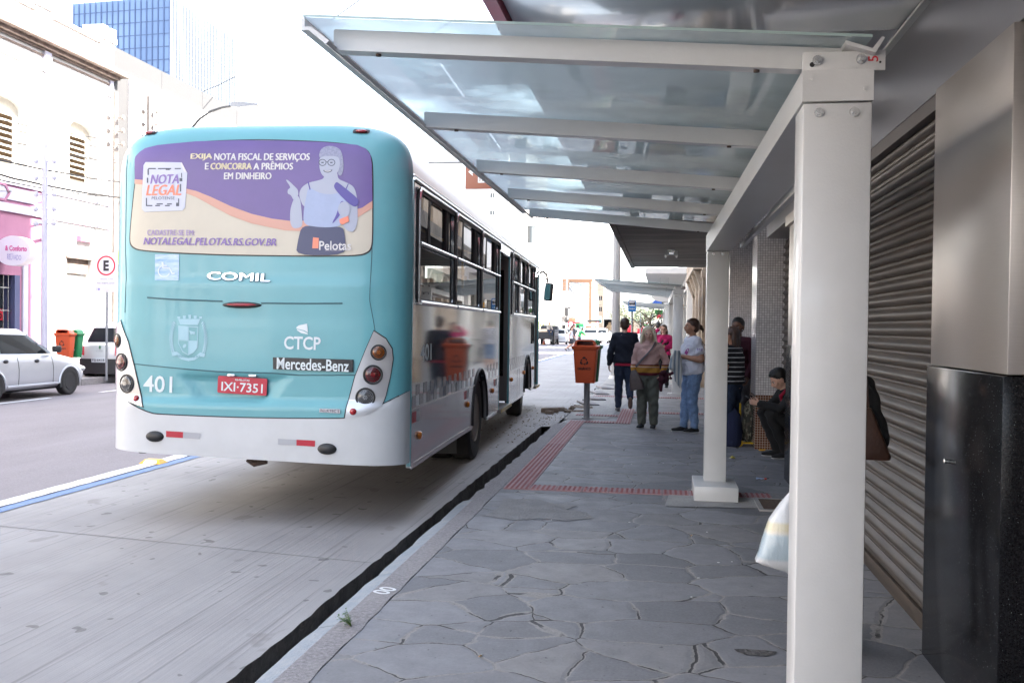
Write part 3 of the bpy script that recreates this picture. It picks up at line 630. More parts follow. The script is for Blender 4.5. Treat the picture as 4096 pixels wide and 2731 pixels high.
# roof marker lights
for a, b_ in (((588, 535), (628, 537)), ((1422, 525), (1468, 530))):
    p, q = rearpt(*a), rearpt(*b_); mx_, mz = (p[0]+q[0])/2, (p[1]+q[1])/2
    mb = MB(); D(mb, rrect(mx_-.065, mx_+.065, mz-.020, mz+.020, .015), .004, False); D(mb, rrect(mx_-.05, mx_+.05, mz-.012, mz+.012, .01), .012, False)
    o = mb.build('marker_light', 'rubber', rear); mb = MB(); mb.ell(RSn(mx_, mz, .004), (.052, .03, .015)); mb.build('lens', 'lens_red', o)
# brake light
c = rearpt(968, 1220); mb = MB(); mb.ell(RSn(c[0], c[1], .0), (.165, .028, .026), 24); o = mb.build('brake_light', 'rubber', rear); mb = MB(); mb.ell(RSn(c[0], c[1]+.002, .010), (.13, .026, .015), 24); mb.build('lens', 'lens_red', o)
# back window advert
pw = [(548, 700), (556, 650), (578, 612), (640, 590), (760, 574), (900, 566), (1050, 563), (1200, 567), (1330, 574), (1420, 585), (1468, 603), (1487, 645), (1489, 720), (1489, 800), (1489, 900), (1487, 980), (1476, 1005), (1440, 1020), (1300, 1023), (1100, 1021), (900, 1018), (700, 1010), (560, 1000), (530, 985), (522, 960), (528, 880), (538, 780)]
pw = chaikin(pw); cx_, cy_ = 1010, 790
mb = MB(); D(mb, [(cx_+(x-cx_)*1.010, cy_+(y-cy_)*1.022) for x, y in pw], .003); rw = mb.build('rear_window', 'rubber', bus)
mb = MB(); D(mb, pw, .006); adv = mb.build('advert', 'ad_cream', rw)
Z3 = lambda pts: [(400+x*.5527, 450+y*.5527) for x, y in pts]
mb = MB(); D(mb, Z3([(256, 340), (262, 320), (290, 290), (330, 262), (420, 240), (700, 213), (1000, 206), (1300, 208), (1600, 218), (1860, 238), (1925, 265), (1958, 310), (1968, 380), (1972, 640), (1900, 690), (1866, 720), (1650, 770), (1500, 785), (1372, 785), (1250, 770), (1100, 735), (950, 680), (800, 610), (700, 570), (636, 555), (450, 505), (256, 485)]), .0075); mb.build('advert_purple', 'ad_purple', adv)
mb = MB(); D(mb, Z3([(256, 485), (450, 505), (636, 555), (700, 570), (800, 610), (950, 680), (1100, 735), (1250, 770), (1372, 785), (1500, 785), (1640, 772), (1866, 700), (1900, 690), (1972, 640), (1972, 695), (1866, 762), (1650, 840), (1450, 860), (1340, 855), (1100, 805), (950, 750), (800, 670), (700, 615), (636, 590), (450, 540), (256, 518)]), .0085); mb.build('advert_wave', 'ad_salmon', adv)
mb = MB(); D(mb, Z3([(335, 362), (590, 364), (636, 440), (620, 690), (600, 712), (330, 722), (308, 700), (320, 385)]), .0095); lb = mb.build('advert_badge', 'ad_badge', adv)
mb = MB(); D(mb, Z3([(586, 370), (596, 364), (636, 440), (612, 430)]), .011); 
mb.build('badge_fold', 'ad_letter', lb)
mb = MB()
for r_ in ((355, 405, 410, 413), (425, 405, 520, 413), (545, 405, 590, 413), (350, 413, 359, 455), (480, 413, 510, 420), (592, 440, 598, 475), (580, 478, 600, 500), (345, 475, 354, 512), (583, 520, 592, 540), (338, 620, 346, 680), (346, 672, 385, 680), (415, 660, 460, 668), (490, 660, 525, 668), (570, 625, 577, 655), (405, 672, 440, 680), (475, 672, 510, 680), (555, 655, 577, 680), (583, 540, 592, 575)): D(mb, Z3([(r_[0], r_[1]), (r_[2], r_[1]), (r_[2], r_[3]), (r_[0], r_[3])]), .011)
mb.build('badge_marks', 'ad_dark', lb)
def lettering(body, a, b_, h, m, par, off=.011, **k): mb = MB(); DT(mb, body, Z3([a])[0], Z3([b_])[0], h, off, **k); return mb.build('lettering', m, par)
lettering('NOTA', (372, 486), (575, 484), .075, 'ad_ink', lb, dbl=.008, shear=.2); lettering('LEGAL', (342, 565), (592, 563), .085, 'ad_orange', lb, dbl=.008, shear=.2); lettering('PELOTENSE', (380, 622), (545, 622), .024, 'ad_dark', lb)
lettering('EXIJA', (662, 326), (814, 325), .056, 'ad_yellow', adv, dbl=.008); lettering('NOTA FISCAL DE SERVI\u00c7OS', (832, 330), (1520, 330), .068, 'ad_letter', adv, dbl=.006)
lettering('E', (765, 392), (790, 392), .052, 'ad_letter', adv, dbl=.005); lettering('CONCORRA', (806, 392), (1100, 392), .052, 'ad_yellow', adv, dbl=.008); lettering('A PR\u00caMIOS', (1116, 386), (1400, 386), .068, 'ad_letter', adv, dbl=.006); lettering('EM DINHEIRO', (903, 462), (1243, 462), .054, 'ad_letter', adv, dbl=.006)
lettering('CADASTRE-SE EM:', (348, 870), (690, 872), .044, 'ad_ink_light', adv, dbl=.003); lettering('NOTALEGAL.PELOTAS.RS.GOV.BR', (322, 932), (1278, 940), .058, 'ad_ink', adv, dbl=.006, shear=.2)
# the woman printed on the advert
fg = MB()
def fpoly(mi, pts, off): fg.mi = mi; D(fg, Z3(chaikin(pts) if len(pts) > 5 else pts), off)
fpoly(0, [(1345, 488), (1365, 492), (1410, 535), (1435, 560), (1440, 600), (1410, 640), (1400, 630), (1385, 600), (1360, 590), (1362, 560), (1385, 545)], .010)            # pointing hand
fpoly(0, [(1405, 625), (1435, 600), (1455, 640), (1462, 720), (1470, 820), (1440, 838), (1400, 840), (1378, 800), (1380, 700)], .010)
fpoly(0, [(1440, 600), (1460, 545), (1510, 510), (1580, 495), (1625, 480), (1625, 430), (1720, 430), (1725, 485), (1790, 510), (1840, 540), (1860, 600), (1866, 700), (1866, 800), (1840, 868), (1790, 860), (1745, 800), (1600, 640), (1480, 700)], .0105)
fpoly(2, [(1505, 560), (1530, 548), (1560, 570), (1620, 592), (1690, 595), (1750, 575), (1790, 545), (1812, 575), (1790, 640), (1770, 700), (1762, 825), (1620, 836), (1475, 818), (1478, 700), (1495, 620)], .012)
fpoly(4, [(1506, 505), (1514, 503), (1528, 560), (1520, 563)], .0125); fpoly(4, [(1796, 520), (1803, 518), (1786, 560), (1779, 557)], .0125)
fpoly(3, [(1590, 320), (1592, 290), (1610, 262), (1650, 246), (1700, 250), (1740, 270), (1757, 310), (1766, 380), (1762, 430), (1745, 465), (1722, 450), (1730, 380), (1590, 330)], .0115)
fpoly(0, [(1590, 320), (1725, 318), (1740, 360), (1735, 410), (1715, 450), (1680, 480), (1640, 480), (1605, 450), (1590, 400)], .0122)
fpoly(3, [(1588, 325), (1592, 290), (1640, 262), (1720, 290), (1738, 330), (1700, 312), (1650, 318), (1610, 322)], .013)
for x in (1614, 1678):
    ring_ = [(x+28*math.cos(a*.3927), 366+25*math.sin(a*.3927)) for a in range(16)]; hole = [(x+23*math.cos(a*.3927), 366+20*math.sin(a*.3927)) for a in range(16)]
    fg.mi = 6; D(fg, Z3(ring_), .0138, holes=[Z3(hole)]); fpoly(6, [(x-9, 362), (x+9, 362), (x+8, 370), (x-8, 370)], .0138)
fpoly(6, [(1640, 360), (1652, 360), (1652, 365), (1640, 365)], .0138)
fpoly(1, [(1646, 372), (1656, 398), (1640, 402)], .0132); fpoly(6, [(1615, 418), (1650, 426), (1690, 414), (1675, 434), (1650, 440), (1628, 434)], .0134); fpoly(7, [(1624, 422), (1650, 428), (1682, 419), (1668, 430), (1650, 433), (1634, 430)], .0140)
fpoly(5, [(1466, 815), (1620, 836), (1762, 825), (1775, 900), (1787, 1033), (1421, 1036), (1435, 930)], .0128)
fpoly(4, [(1692, 540), (1712, 503), (1740, 520), (1870, 625), (1876, 660), (1850, 690), (1800, 660), (1730, 590)], .0140); fpoly(4, [(1745, 640), (1775, 650), (1745, 740), (1690, 805), (1684, 800), (1715, 740)], .0140)
fpoly(0, [(1745, 650), (1790, 648), (1815, 690), (1810, 740), (1770, 770), (1735, 740), (1722, 700)], .0150); fpoly(8, [(1735, 775), (1800, 750), (1806, 790), (1760, 815), (1740, 805)], .0155)
fpoly(8, [(1546, 905), (1588, 910), (1584, 985), (1540, 985)], .0142)
fo = fg.build('advert_figure', ['ad_skin', 'ad_skin_dark', 'ad_top', 'ad_hair', 'ad_dryer', 'ad_skirt', 'ad_dark', 'ad_letter', 'ad_orange'], adv)
lettering('Pelotas', (1590, 965), (1820, 965), .072, 'ad_letter', adv, .0145, bold=.014); lettering('vamos compartilhar o cuidado', (1632, 1000), (1822, 1000), .009, 'ad_letter', adv, .0145)
# stickers, badges and crest
mb = MB(); D(mb, [(621, 1018), (717, 1018), (715, 1122), (620, 1121)], .004); stk = mb.build('access_sticker', 'sticker_blue', rear)
Z4 = lambda pts: [(400+x*.574, 1000+y*.574) for x, y in pts]
mb = MB()
for a_ in range(16): 
    t0, t1 = math.radians(60+a_*17.5), math.radians(60+(a_+1)*17.5); D(mb, Z4([(450+44*math.cos(t0), 148-44*math.sin(t0)), (450+44*math.cos(t1), 148-44*math.sin(t1)), (450+36*math.cos(t1), 148-36*math.sin(t1)), (450+36*math.cos(t0), 148-36*math.sin(t0))]), .0085)
for p_ in ([(432, 92), (448, 92), (446, 128), (436, 128)], [(440, 120), (490, 122), (490, 132), (440, 130)], [(482, 125), (492, 125), (512, 165), (503, 170)], [(500, 160), (524, 158), (524, 168), (503, 171)], [(432, 84), (446, 84), (446, 98), (432, 98)], [(440, 104), (470, 106), (470, 113), (440, 112)]): D(mb, Z4(p_), .0085)
mb.build('wheelchair_symbol', 'decal_white', stk)
mb = MB(); DT(mb, 'COMIL', (832, 1103), (1081, 1112), .064, .010, 0, dbl=.009); o = mb.build('maker_badge', 'chrome', rear); 
mb = MB(); DT(mb, 'COMIL', (831, 1104), (1082, 1113), .070, .0045, 0, dbl=.022); mb.build('badge_shadow', 'seam', o)
mb = MB(); DT(mb, 'CTCP', (1137, 1370), (1283, 1374), .105, .004, .02)
for p_ in ([(1368, 540), (1385, 525), (1445, 512), (1450, 575), (1425, 560), (1372, 548)], [(1372, 552), (1420, 564), (1448, 580), (1450, 588), (1402, 578), (1376, 560)]): D(mb, Z4(p_), .004)
mb.build('operator_logo', 'decal_white', rear)
mb = MB(); DT(mb, '401', (575, 1533), (690, 1538), .135, .004, .012); mb.build('fleet_number', 'decal_white', rear)
pm = [(1210, 748), (1765, 765), (1764, 848), (1211, 828)]
mb = MB(); D(mb, Z4(pm), .018); D(mb, Z4([(x+3*(1 if x > 1500 else -1), y+2*(1 if y > 800 else -1)) for x, y in pm]), .004)
q = [rearpt(*p) for p in Z4(pm)]; mb.add([RSn(x, z, o_) for o_ in (.018, .002) for x, z in q], [(i, (i+1) % 4, (i+1) % 4+4, i+4) for i in range(4)]); bd = mb.build('chassis_badge', 'badge_black', rear)
mb = MB(); DT(mb, 'Mercedes-Benz', Z4([(1238, 788)])[0], Z4([(1738, 808)])[0], .092, .0205, .015); mb.build('lettering', 'decal_white', bd)
mb = MB(); D(mb, Z4([(1532, 1104), (1675, 1108), (1675, 1137), (1530, 1128)]), .008); o = mb.build('engine_badge', 'chrome', rear); mb = MB(); DT(mb, 'BLUETEC 5', Z4([(1540, 1116)])[0], Z4([(1668, 1122)])[0], .020, .0095); mb.build('lettering', 'seam_dark', o)
cr = MB(); C4 = lambda pts: [(400+x*.574, 1000+y*.574) for x, y in pts]
def cp(pts, off=.0035): D(cr, C4(pts), off)
for i in range(5): x = 540+i*38; cp([(x, 452+6*abs(2-i)), (x+22, 450+6*abs(2-i)), (x+20, 478), (x+3, 478)])
cp([(545, 480), (700, 480), (684, 522), (560, 520)])
cp([(552, 530), (617, 533), (617, 630), (552, 625)]); cp([(617, 630), (682, 632), (676, 680), (650, 712), (617, 728)])
cr.mi = 0
for pts in ([(548, 526), (686, 534), (686, 540), (548, 532)], [(682, 534), (687, 534), (681, 680), (652, 716), (617, 733), (617, 727), (648, 711), (676, 676)], [(547, 526), (552, 526), (552, 650), (580, 705), (617, 728), (617, 733), (576, 710), (547, 652)], [(617, 533), (620, 533), (620, 730), (616, 730)], [(552, 628), (682, 634), (682, 637), (552, 631)], [(622, 560), (664, 570), (660, 592), (650, 584), (634, 590), (628, 574)]): cp(pts, .0042)
cp([(590+13*math.cos(a*.785+.4), 668+15*math.sin(a*.785)) for a in range(8)])
for s_ in (-1, 1):
    for i in range(13):
        x = 617+s_*(100+18*math.sin(i*.24)); y = 505+i*16.5; cp([(x-s_*12, y+8), (x-s_*2, y-6), (x+s_*8, y-10), (x+s_*3, y+4), (x-s_*6, y+12)]); cp([(x+s_*2, y+10), (x+s_*14, y-2), (x+s_*16, y+4), (x+s_*6, y+16)])
cp([(500, 715), (535, 705), (575, 738), (617, 752), (660, 742), (700, 712), (735, 722), (728, 745), (700, 742), (660, 766), (617, 774), (570, 762), (530, 736), (505, 738)])
o = cr.build('town_crest', 'decal_pale', rear); mb = MB(); DT(mb, 'PRINCESA DO SUL', Z4([(530, 738)])[0], Z4([(705, 742)])[0], .020, .0055, .01); mb.build('lettering', 'bus_teal', o)
# number plate
q = [(832, 878), (1172, 898), (1165, 1008), (824, 990)]
mb = MB(); c4 = [rearpt(*p) for p in Z4(q)]; Y0 = min(yrear(*p) for p in c4)-.005
def PL(x, z, off=0): return Vector((x, Y0-off, z))
def flat(mb, pts, off): return mb.add([PL(*p, off) for p in pts], [tuple(range(len(pts)))])
cxp = sum(p[0] for p in c4)/4; czp = sum(p[1] for p in c4)/4; an = math.atan2(c4[1][1]-c4[0][1], c4[1][0]-c4[0][0]); 
def PR(u, v, off=0): return PL(cxp+u*math.cos(an)-v*math.sin(an), czp+u*math.sin(an)+v*math.cos(an), off)
mb.plate(rrect(-.205, .205, -.068, .068, .012), [], lambda u, v, d: PR(u, v, -d), .012); pl_ = mb.build('number_plate', 'plate_red', bus)
mb = MB(); put_txt(mb, txt('IXI\u00b77351', .345, .074, .012), lambda u, v: PR(u, v-.014, .001)); put_txt(mb, txt('RS-PELOTAS', .12, .016, .02), lambda u, v: PR(u, v+.045, .001)); mb.build('lettering', 'decal_white', pl_)
mb = MB()
for u in (-.09, .09): mb.box((cxp+u-.03, Y0-.02, czp+.072), (cxp+u+.035, Y0+.04, czp+.092), .004)
mb.build('plate_lamps', 'chrome', pl_)
# tail light clusters
for side, tf in (('l', [(148, 495), (112, 560), (90, 640), (95, 760), (110, 900), (130, 985), (200, 1055), (300, 1090), (285, 1000), (240, 800), (200, 640)]), ('r', [(1908, 565), (1990, 620), (2032, 690), (2038, 760), (2020, 880), (1990, 1010), (1962, 1085), (1880, 1140), (1708, 1176), (1735, 1050), (1780, 880), (1850, 700)])):
    P4 = Z4(tf); gx_ = sum(p[0] for p in P4)/len(P4); gy_ = sum(p[1] for p in P4)/len(P4)
    P4 = [(min(max(p[0], 447), 1600), p[1]) for p in P4]
    mb = MB(); D(mb, [(gx_+(x-gx_)*1.06, gy_+(y-gy_)*1.03) for x, y in P4], .003, step=.03); bz_d = mb.build('tail_light_cluster', 'rubber', bus)
    mb = MB(); D(mb, P4, .010, step=.03); q = [rearpt(*p) for p in P4]; k = len(q); mb.add([RSn(x, z, o_) for o_ in (.010, .002) for x, z in q], [(i, (i+1) % k, (i+1) % k+k, i+k) for i in range(k)]); bz = mb.build('bezel', 'bezel_silver', bz_d)
    lens = ((130, 630, 34, 46, 'lens_amber'), (156, 780, 42, 58, 'lens_red'), (192, 930, 44, 60, 'lens_clear'), (258, 1036, 18, 26, 'lens_red')) if side == 'l' else ((1940, 713, 54, 50, 'lens_amber'), (1902, 868, 60, 62, 'lens_red'), (1850, 1026, 60, 62, 'lens_clear'), (1765, 1124, 28, 28, 'lens_red'))
    for x, y, rx, ry, m_ in lens:
        c0 = rearpt(*Z4([(x, y)])[0]); r0 = abs(rearpt(*Z4([(x, y-ry)])[0])[1]-c0[1]); n0 = (RSn(c0[0], c0[1], .02)-RSn(c0[0], c0[1], 0)).normalized(); p0 = RSn(c0[0], c0[1], .011)
        mb = MB(); a_ = n0.cross(Vector((0, 0, 1))).normalized(); b_ = a_.cross(n0)
        if ry > 30: mb.loft([mb.ring(p0+n0*o_, a_, b_, r_*r0, r_*r0, 28) for o_, r_ in ((-.02, 1.12), (.004, 1.12), (.007, 1.02), (.004, .90), (-.004, .88))]); mb.build('lens_ring', 'rubber', bz_d)
        mb = MB(); mb.loft([mb.ring(p0+n0*o_, a_, b_, r_*r0, r_*r0, 28) for o_, r_ in ((-.02, .86), (.006, .86), (.013, .7), (.018, .4), (.020, .05))]); mb.build('lens', m_ if ry < 30 else {'lens_red': 'deep_red', 'lens_amber': 'deep_amber', 'lens_clear': 'deep_grey'}[m_], bz_d)
        if ry > 30:
            mb = MB()
            for iy in range(-5, 6):
                for ix in range(-5, 6):
                    u, v = ix*.19+(.095 if iy % 2 else 0), iy*.165
                    if u*u+v*v < .58: rr_ = math.hypot(u, v); mb.loft([mb.ring(p0+a_*(u*r0)+b_*(v*r0)+n0*(.0195-.010*rr_-.004*rr_*rr_+o_), a_, b_, q_*r0, q_*r0, 6) for o_, q_ in ((-.003, .088), (.002, .070))])
            mb.build('lens_facets', m_, bz_d)
# reflective tapes and rubber stops on the bumper
for q, flip in (([(465, 1258), (702, 1274), (700, 1316), (464, 1300)], 0), ([(1243, 1312), (1502, 1326), (1500, 1367), (1243, 1352)], 1)):
    a, b_, c, d = q; h1 = ((a[0]+b_[0])/2, (a[1]+b_[1])/2); h2 = ((d[0]+c[0])/2, (d[1]+c[1])/2)
    mb = MB(); mb.mi = flip; D(mb, Z4([a, h1, h2, d]), .010); mb.mi = 1-flip; D(mb, Z4([h1, b_, c, h2]), .010); mb.build('reflective_tape', ['tape_red', 'tape_grey'], bumper)
for x, y in ((387, 1297), (1583, 1384)):
    c0 = rearpt(*Z4([(x, y)])[0]); mb = MB(); mb.ell(RSn(c0[0], c0[1], .006), (.078, .035, .045), 20, 10); mb.build('rubber_stop', 'rubber', bumper)
for x in (-2.3, -1.75, -.95, -.30): mb = MB(); mb.box((x-.035, .10, .385-.026*x), (x+.035, .35, .5), .01); mb.build('bracket', 'under_black', bus)
mb = MB(); mb.tube([(-1.35, .06, .43), (-1.3, .06, .395), (-1.2, .08, .42)], .03, 10); mb.build('tow_eye', 'iron_rust', bus)
# ---------------------------------------------------------------- bus sides, roof and front
def ye(z): return .10+.035*max(0, z-1.5)
def section(y0, zlo_r=2.735, zlo_l=.52, n_=40):
    out = []
    a0 = 0
    for i in range(n_+1):
        th = math.pi*i/n_; c_, s_ = math.cos(th), math.sin(th); u = math.copysign(abs(c_)**.4, c_); v = abs(s_)**.4; z = ZS+(ZT-ZS)*v
        if u > 0 and z < zlo_r: z = zlo_r; u = hwz(zlo_r)/HW
        out.append(Vector((XC+HW*u, y0(z) if callable(y0) else y0, z)))
    out += [Vector((-2.5, y0(z) if callable(y0) else y0, z)) for z in (2.3, 1.735, 1.2, zlo_l)]
    return out
mb = MB(); mb.loft([section(ye)]+[section(.3+k*1.0) for k in range(12)]+[section(L_)], False, False); shell = mb.build('body_shell', 'roof_white', bus, True, 50)
mb = MB(); mb.tube([(.012, .12, 2.742), (.012, L_-.05, 2.742)], .012, 8); mb.tube([(.008, .12, 2.775), (.008, L_-.05, 2.775)], .006, 6); mb.build('roof_gutter', 'alu', bus)
SM = lambda u, v, d: Vector((-d, u, v))
AR, AF = 3.93, 9.72
def notch(c, r, z0, zc=.43, n_=14):
    a0 = math.asin(max(-1, (z0-zc)/r)); return [(c+r*math.cos(a0+(math.pi-2*a0)*i/n_), zc+r*math.sin(a0+(math.pi-2*a0)*i/n_)) for i in range(n_+1)][::-1]
D1, D2 = (5.66, 6.88), (11.02, 11.84)
wins = ((.34, 2.03), (2.13, 3.82), (3.92, 5.50), (7.12, 7.93), (8.02, 9.38), (9.46, 10.84))
# mid panel between belt and roof line
def mid_panel(y0, y1, holes, notches):
    out = [(y0, .865)]
    for c in notches: out += notch(c, .60, .865)
    out += [(y1, .865), (y1, 2.735), (y0, 2.735)]
    mb = MB(); mb.plate(out, holes, SM, .04); return mb
H = [rrect(a, b_, 1.775, 2.66, .05) for a, b_ in wins]
mb = mid_panel(ye(1.5)+.03, D1[0], H[:3], [AR]); mp_ = mb.build('side_panel', 'bus_silver', bus, False)
mb = mid_panel(D1[1], D2[0], H[3:]+[rrect(10.42, 10.80, 1.26, 1.60, .04)], [AF]); mp2 = mb.build('side_panel', 'bus_silver', bus, False)
for q_ in ((D1[0], D1[1]), (D2[0], L_)): mb = MB(); mb.plate(rect(q_[0], q_[1], 2.60, 2.735), [], SM, .04); mb.build('door_header', 'bus_silver', bus, False)
mb = MB(); mb.plate(rect(.102, .132, .40, 2.735), [], lambda u, v, d: Vector((.003-d, u+.035*max(0, v-1.5), v)), .03); mb.build('corner_strip', 'bus_teal', bus, False)
# skirt
def skirt(y0, y1, notches, z0=.36, z1=.355):
    top = [(y1, .855), (y0, .855)]; b_ = [(y0, z0)]; rev = []
    for c in notches: rev += notch(c, .60, z0 if z0 < .43 else .44)
    out = [(y0, z0)]+rev+[(y1, z1)]
    tp = [(y1, .855)]
    for c in notches[::-1]: tp += notch(c, .60, .855)[::-1] if 0 else []
    # the arch passes the belt line: cut the skirt in two at the arch
    return out, tp
def skirt_piece(y0, y1, z0, z1, cl=None, cr=None):
    """skirt between two arches: cl/cr centre of the arch that bounds it on its back/front side"""
    pts = []
    if cl is None: pts += [(y0, .855), (y0, z0)]
    else: pts += [(cl+math.sqrt(.60**2-(z-.43)**2), z) for z in [.855-(.855-z0)*i/8 for i in range(9)]]
    if cr is None: pts += [(y1, z1), (y1, .855)]
    else: pts += [(cr-math.sqrt(.60**2-(z-.43)**2), z) for z in [z1+(.855-z1)*i/8 for i in range(9)]]
    mb = MB(); mb.plate(pts, [], lambda u, v, d: Vector((.001-d, u, v)), .04); o = mb.build('skirt_panel', 'bus_skirt', bus, False)
    a = pts[0][0] if cl is None else cl+.6; 
    mb = MB(); mb.box((-.002, min(p[0] for p in pts if p[1] < .45)+.005, z0-.012), (.006, max(p[0] for p in pts if p[1] < .45)-.005, z0+.028)); mb.build('bottom_rail', 'alu', o); return o
sk1 = skirt_piece(.13, 0, .385, .36, None, AR); sk2 = skirt_piece(0, D1[0]-.02, .36, .36, AR, None); sk3 = skirt_piece(D1[1]+.02, 0, .36, .36, None, AF); sk4 = skirt_piece(0, D2[0]-.02, .36, .36, AF, None); sk5 = skirt_piece(D2[1], L_-.02, .36, .36)
for a, b_ in ((.14, AR-.43), (AR+.43, D1[0]), (D1[1], AF-.43), (AF+.43, D2[0])): mb = MB(); mb.box((-.002, a, .853), (.007, b_, .868)); mb.build('belt_moulding', 'alu', bus)
for a, z in ((8.02, 0), (8.32, 0)):
    mb = MB(); mb.box((.0012, a, .37), (.003, a+.008, .85)); mb.build('hatch_gap', 'seam_dark', sk3)
for c in (AR, AF):
    mb = MB(); pts = notch(c, .60, .40, n_=24); mb.tube([(.006, p[0], p[1]) for p in pts], .014, 8); mb.build('arch_trim', 'rubber', bus)
    mb = MB(); pts = notch(c, .60, .38, n_=18); mb.add([(-.04, *p) for p in pts]+[(-.7, *p) for p in pts], [(i, i+1, i+1+len(pts), i+len(pts)) for i in range(len(pts)-1)]); mb.add([(-.72, c-.62, .38), (-.72, c+.62, .38), (-.72, c+.62, 1.05), (-.72, c-.62, 1.05)], [(0, 1, 2, 3)]); mb.build('wheel_well', 'under_black', bus)
# checker pattern and decals on the side
mb = MB()
for r_ in range(2):
    for i in range(74):
        y0 = .16+i*.15
        if (i+r_) % 2 == 0 or y0 > 10.9 or D1[0]-.15 < y0 < D1[1]: continue
        z0, z1 = (.875, .965) if r_ else (.965, 1.055)
        if any(abs(y0+.075-c) < .66 and z0 < 1.06 for c in (AR, AF)) and (abs(y0+.075-(AR if y0 < 7 else AF)) < .50 or r_): continue
        mb.box((.0012, y0, z0), (.0022, y0+.15, z1))
mb.build('check_pattern', 'grey_check', mp_) if 0 else None
for par_, lo_, hi_ in ((mp_, 0, D1[0]), (mp2, D1[0], 12)):
    mc = MB(); keep = [i for i, f in enumerate(mb.f) if lo_ <= mb.v[f[0]].y < hi_]; [mc.add([mb.v[j] for j in mb.f[i]], [(0, 1, 2, 3)]) for i in keep]; mc.build('check_pattern', 'grey_check', par_)
mb = MB(); put_txt(mb, txt('401', .46, .15, .012), lambda u, v: Vector((.0022, u+.71, v+1.315))); mb.build('fleet_number', 'decal_white', mp_)
for a, b_, sk in ((.17, .79, sk1), (2.75, .79, sk1), (5.15, .79, sk2)):
    mb = MB(); mb.mi = 0; mb.box((.0022, a, b_-.045), (.0035, a+.15, b_+.045)); mb.mi = 1; mb.box((.0022, a+.15, b_-.045), (.0035, a+.30, b_+.045)); mb.build('reflective_tape', ['tape_red', 'tape_grey'], sk)
for y, z, sk in ((.42, .62, sk1), (2.95, .68, sk1), (4.98, .70, sk2), (7.15, .73, sk3), (9.05, .75, sk3), (10.7, .76, sk4)):
    mb = MB(); mb.ell((.012, y, z), (.022, .045, .036), 16, 8); mb.build('side_marker', 'lens_amber', sk)
# windows
mat('seat_fabric', (.03, .05, .12), .8); mat('interior_grey', (.10, .105, .11), .7); mat('curtain_red', (.20, .01, .02), .7)
for i, (a, b_) in enumerate(wins):
    fr = MB(); o_, i_ = rrect(a-.035, b_+.035, 1.735, 2.70, .09), rrect(a, b_, 1.775, 2.66, .055)
    fr.plate(o_, [i_], lambda u, v, d: Vector((.014-d, u, v)), .02); fo_ = fr.build('window', 'rubber', bus, False)
    mb = MB(); mb.tube([(.022, *p) for p in [(a-.03, 2.60), (a-.025, 2.66), (a+.01, 2.695), (b_-.01, 2.695), (b_+.025, 2.66), (b_+.03, 2.60)]], .014, 8); mb.tube([(.024, a-.01, 1.742), (.024, b_+.01, 1.742)], .020, 8); mb.tube([(.020, a-.032, 1.74), (.020, a-.032, 2.60)], .009, 6); mb.tube([(.020, a+0, 2.238), (.020, b_, 2.238)], .016, 8); mb.build('window_trim', 'alu', fo_)
    mb = MB(); mb.add([(-.012, a, 1.775), (-.012, b_, 1.775), (-.012, b_, 2.225), (-.012, a, 2.225)], [(0, 1, 2, 3)]); mb.build('lower_pane', 'bus_glass', fo_, False)
    w_ = b_-a; mb = MB()
    for k, (p0, p1) in enumerate(((0, .30), (.27, .78), (.84, 1.0)) if w_ > 1 else ((0, .5), (.45, 1))):
        xo = -.012-.016*(k % 2); mb.add([(xo, a+w_*p0, 2.25), (xo, a+w_*p1, 2.25), (xo-.006*(k-1), a+w_*p1, 2.66), (xo-.006*(k-1), a+w_*p0, 2.66)], [(0, 1, 2, 3)])
    mb.build('upper_pane', 'bus_glass', fo_, False)
    mb = MB()
    for p in ((.27, .30, .78, .84) if w_ > 1 else (.45, .5)): mb.box((-.034, a+w_*p-.012, 2.25), (-.004, a+w_*p+.012, 2.66))
    mb.build('sliding_frame', 'rubber', fo_, False)
mb = MB(); fr = MB(); fr.plate(rrect(10.39, 10.83, 1.23, 1.63, .06), [rrect(10.43, 10.79, 1.27, 1.59, .04)], lambda u, v, d: Vector((.012-d, u, v)), .02); fo_ = fr.build('low_window', 'rubber', bus, False)
mb.add([(-.01, 10.42, 1.26), (-.01, 10.80, 1.26), (-.01, 10.80, 1.60), (-.01, 10.42, 1.60)], [(0, 1, 2, 3)]); mb.build('pane', 'bus_glass', fo_, False)
# doors (folded open), steps
mat('door_frame', (.16, .15, .14), .45, .2); mat('brass_edge', (.45, .36, .16), .4, .6)
for (a, b_), gp in ((D1, mp_), (D2, mp2)):
    mb = MB(); mb.box((-.55, b_-.10, .42), (-.02, b_-.06, 2.56)); mb.box((-.50, a+.05, .42), (-.03, a+.085, 2.56)); dr = mb.build('door', 'door_frame', bus, False)
    mb = MB(); mb.box((-.50, b_-.105, .8), (-.08, b_-.102, 2.4)); mb.build('door_pane', 'bus_glass', dr, False)
    mb = MB(); mb.box((-.03, b_-.05, .36), (.004, b_, 2.6)); mb.box((-.03, a, .36), (.004, a+.03, 2.6)); mb.build('door_post', 'bus_teal', dr, False)
    mb = MB(); mb.box((-.6, a, .335), (.035, b_, .385)); mb.build('door_step', 'door_frame', bus, False)
    mb = MB(); mb.box((.036, a+.02, .34), (.046, b_-.02, .39)); mb.build('step_edge', 'brass_edge', bus, False)
mb = MB(); mb.box((-2.45, .3, .86), (-.06, 5.5, .95)); mb.box((-2.45, 7, .86), (-.06, 11.9, .95)); mb.box((-2.45, 5.4, .4), (-.62, 7.0, .5)); mb.box((-2.45, .35, .95), (-.06, .5, 1.8)); mb.box((-2.46, .3, 2.78), (-.05, 11.9, 2.82)); mb.build('floor_and_ceiling', 'interior_grey', bus, False)
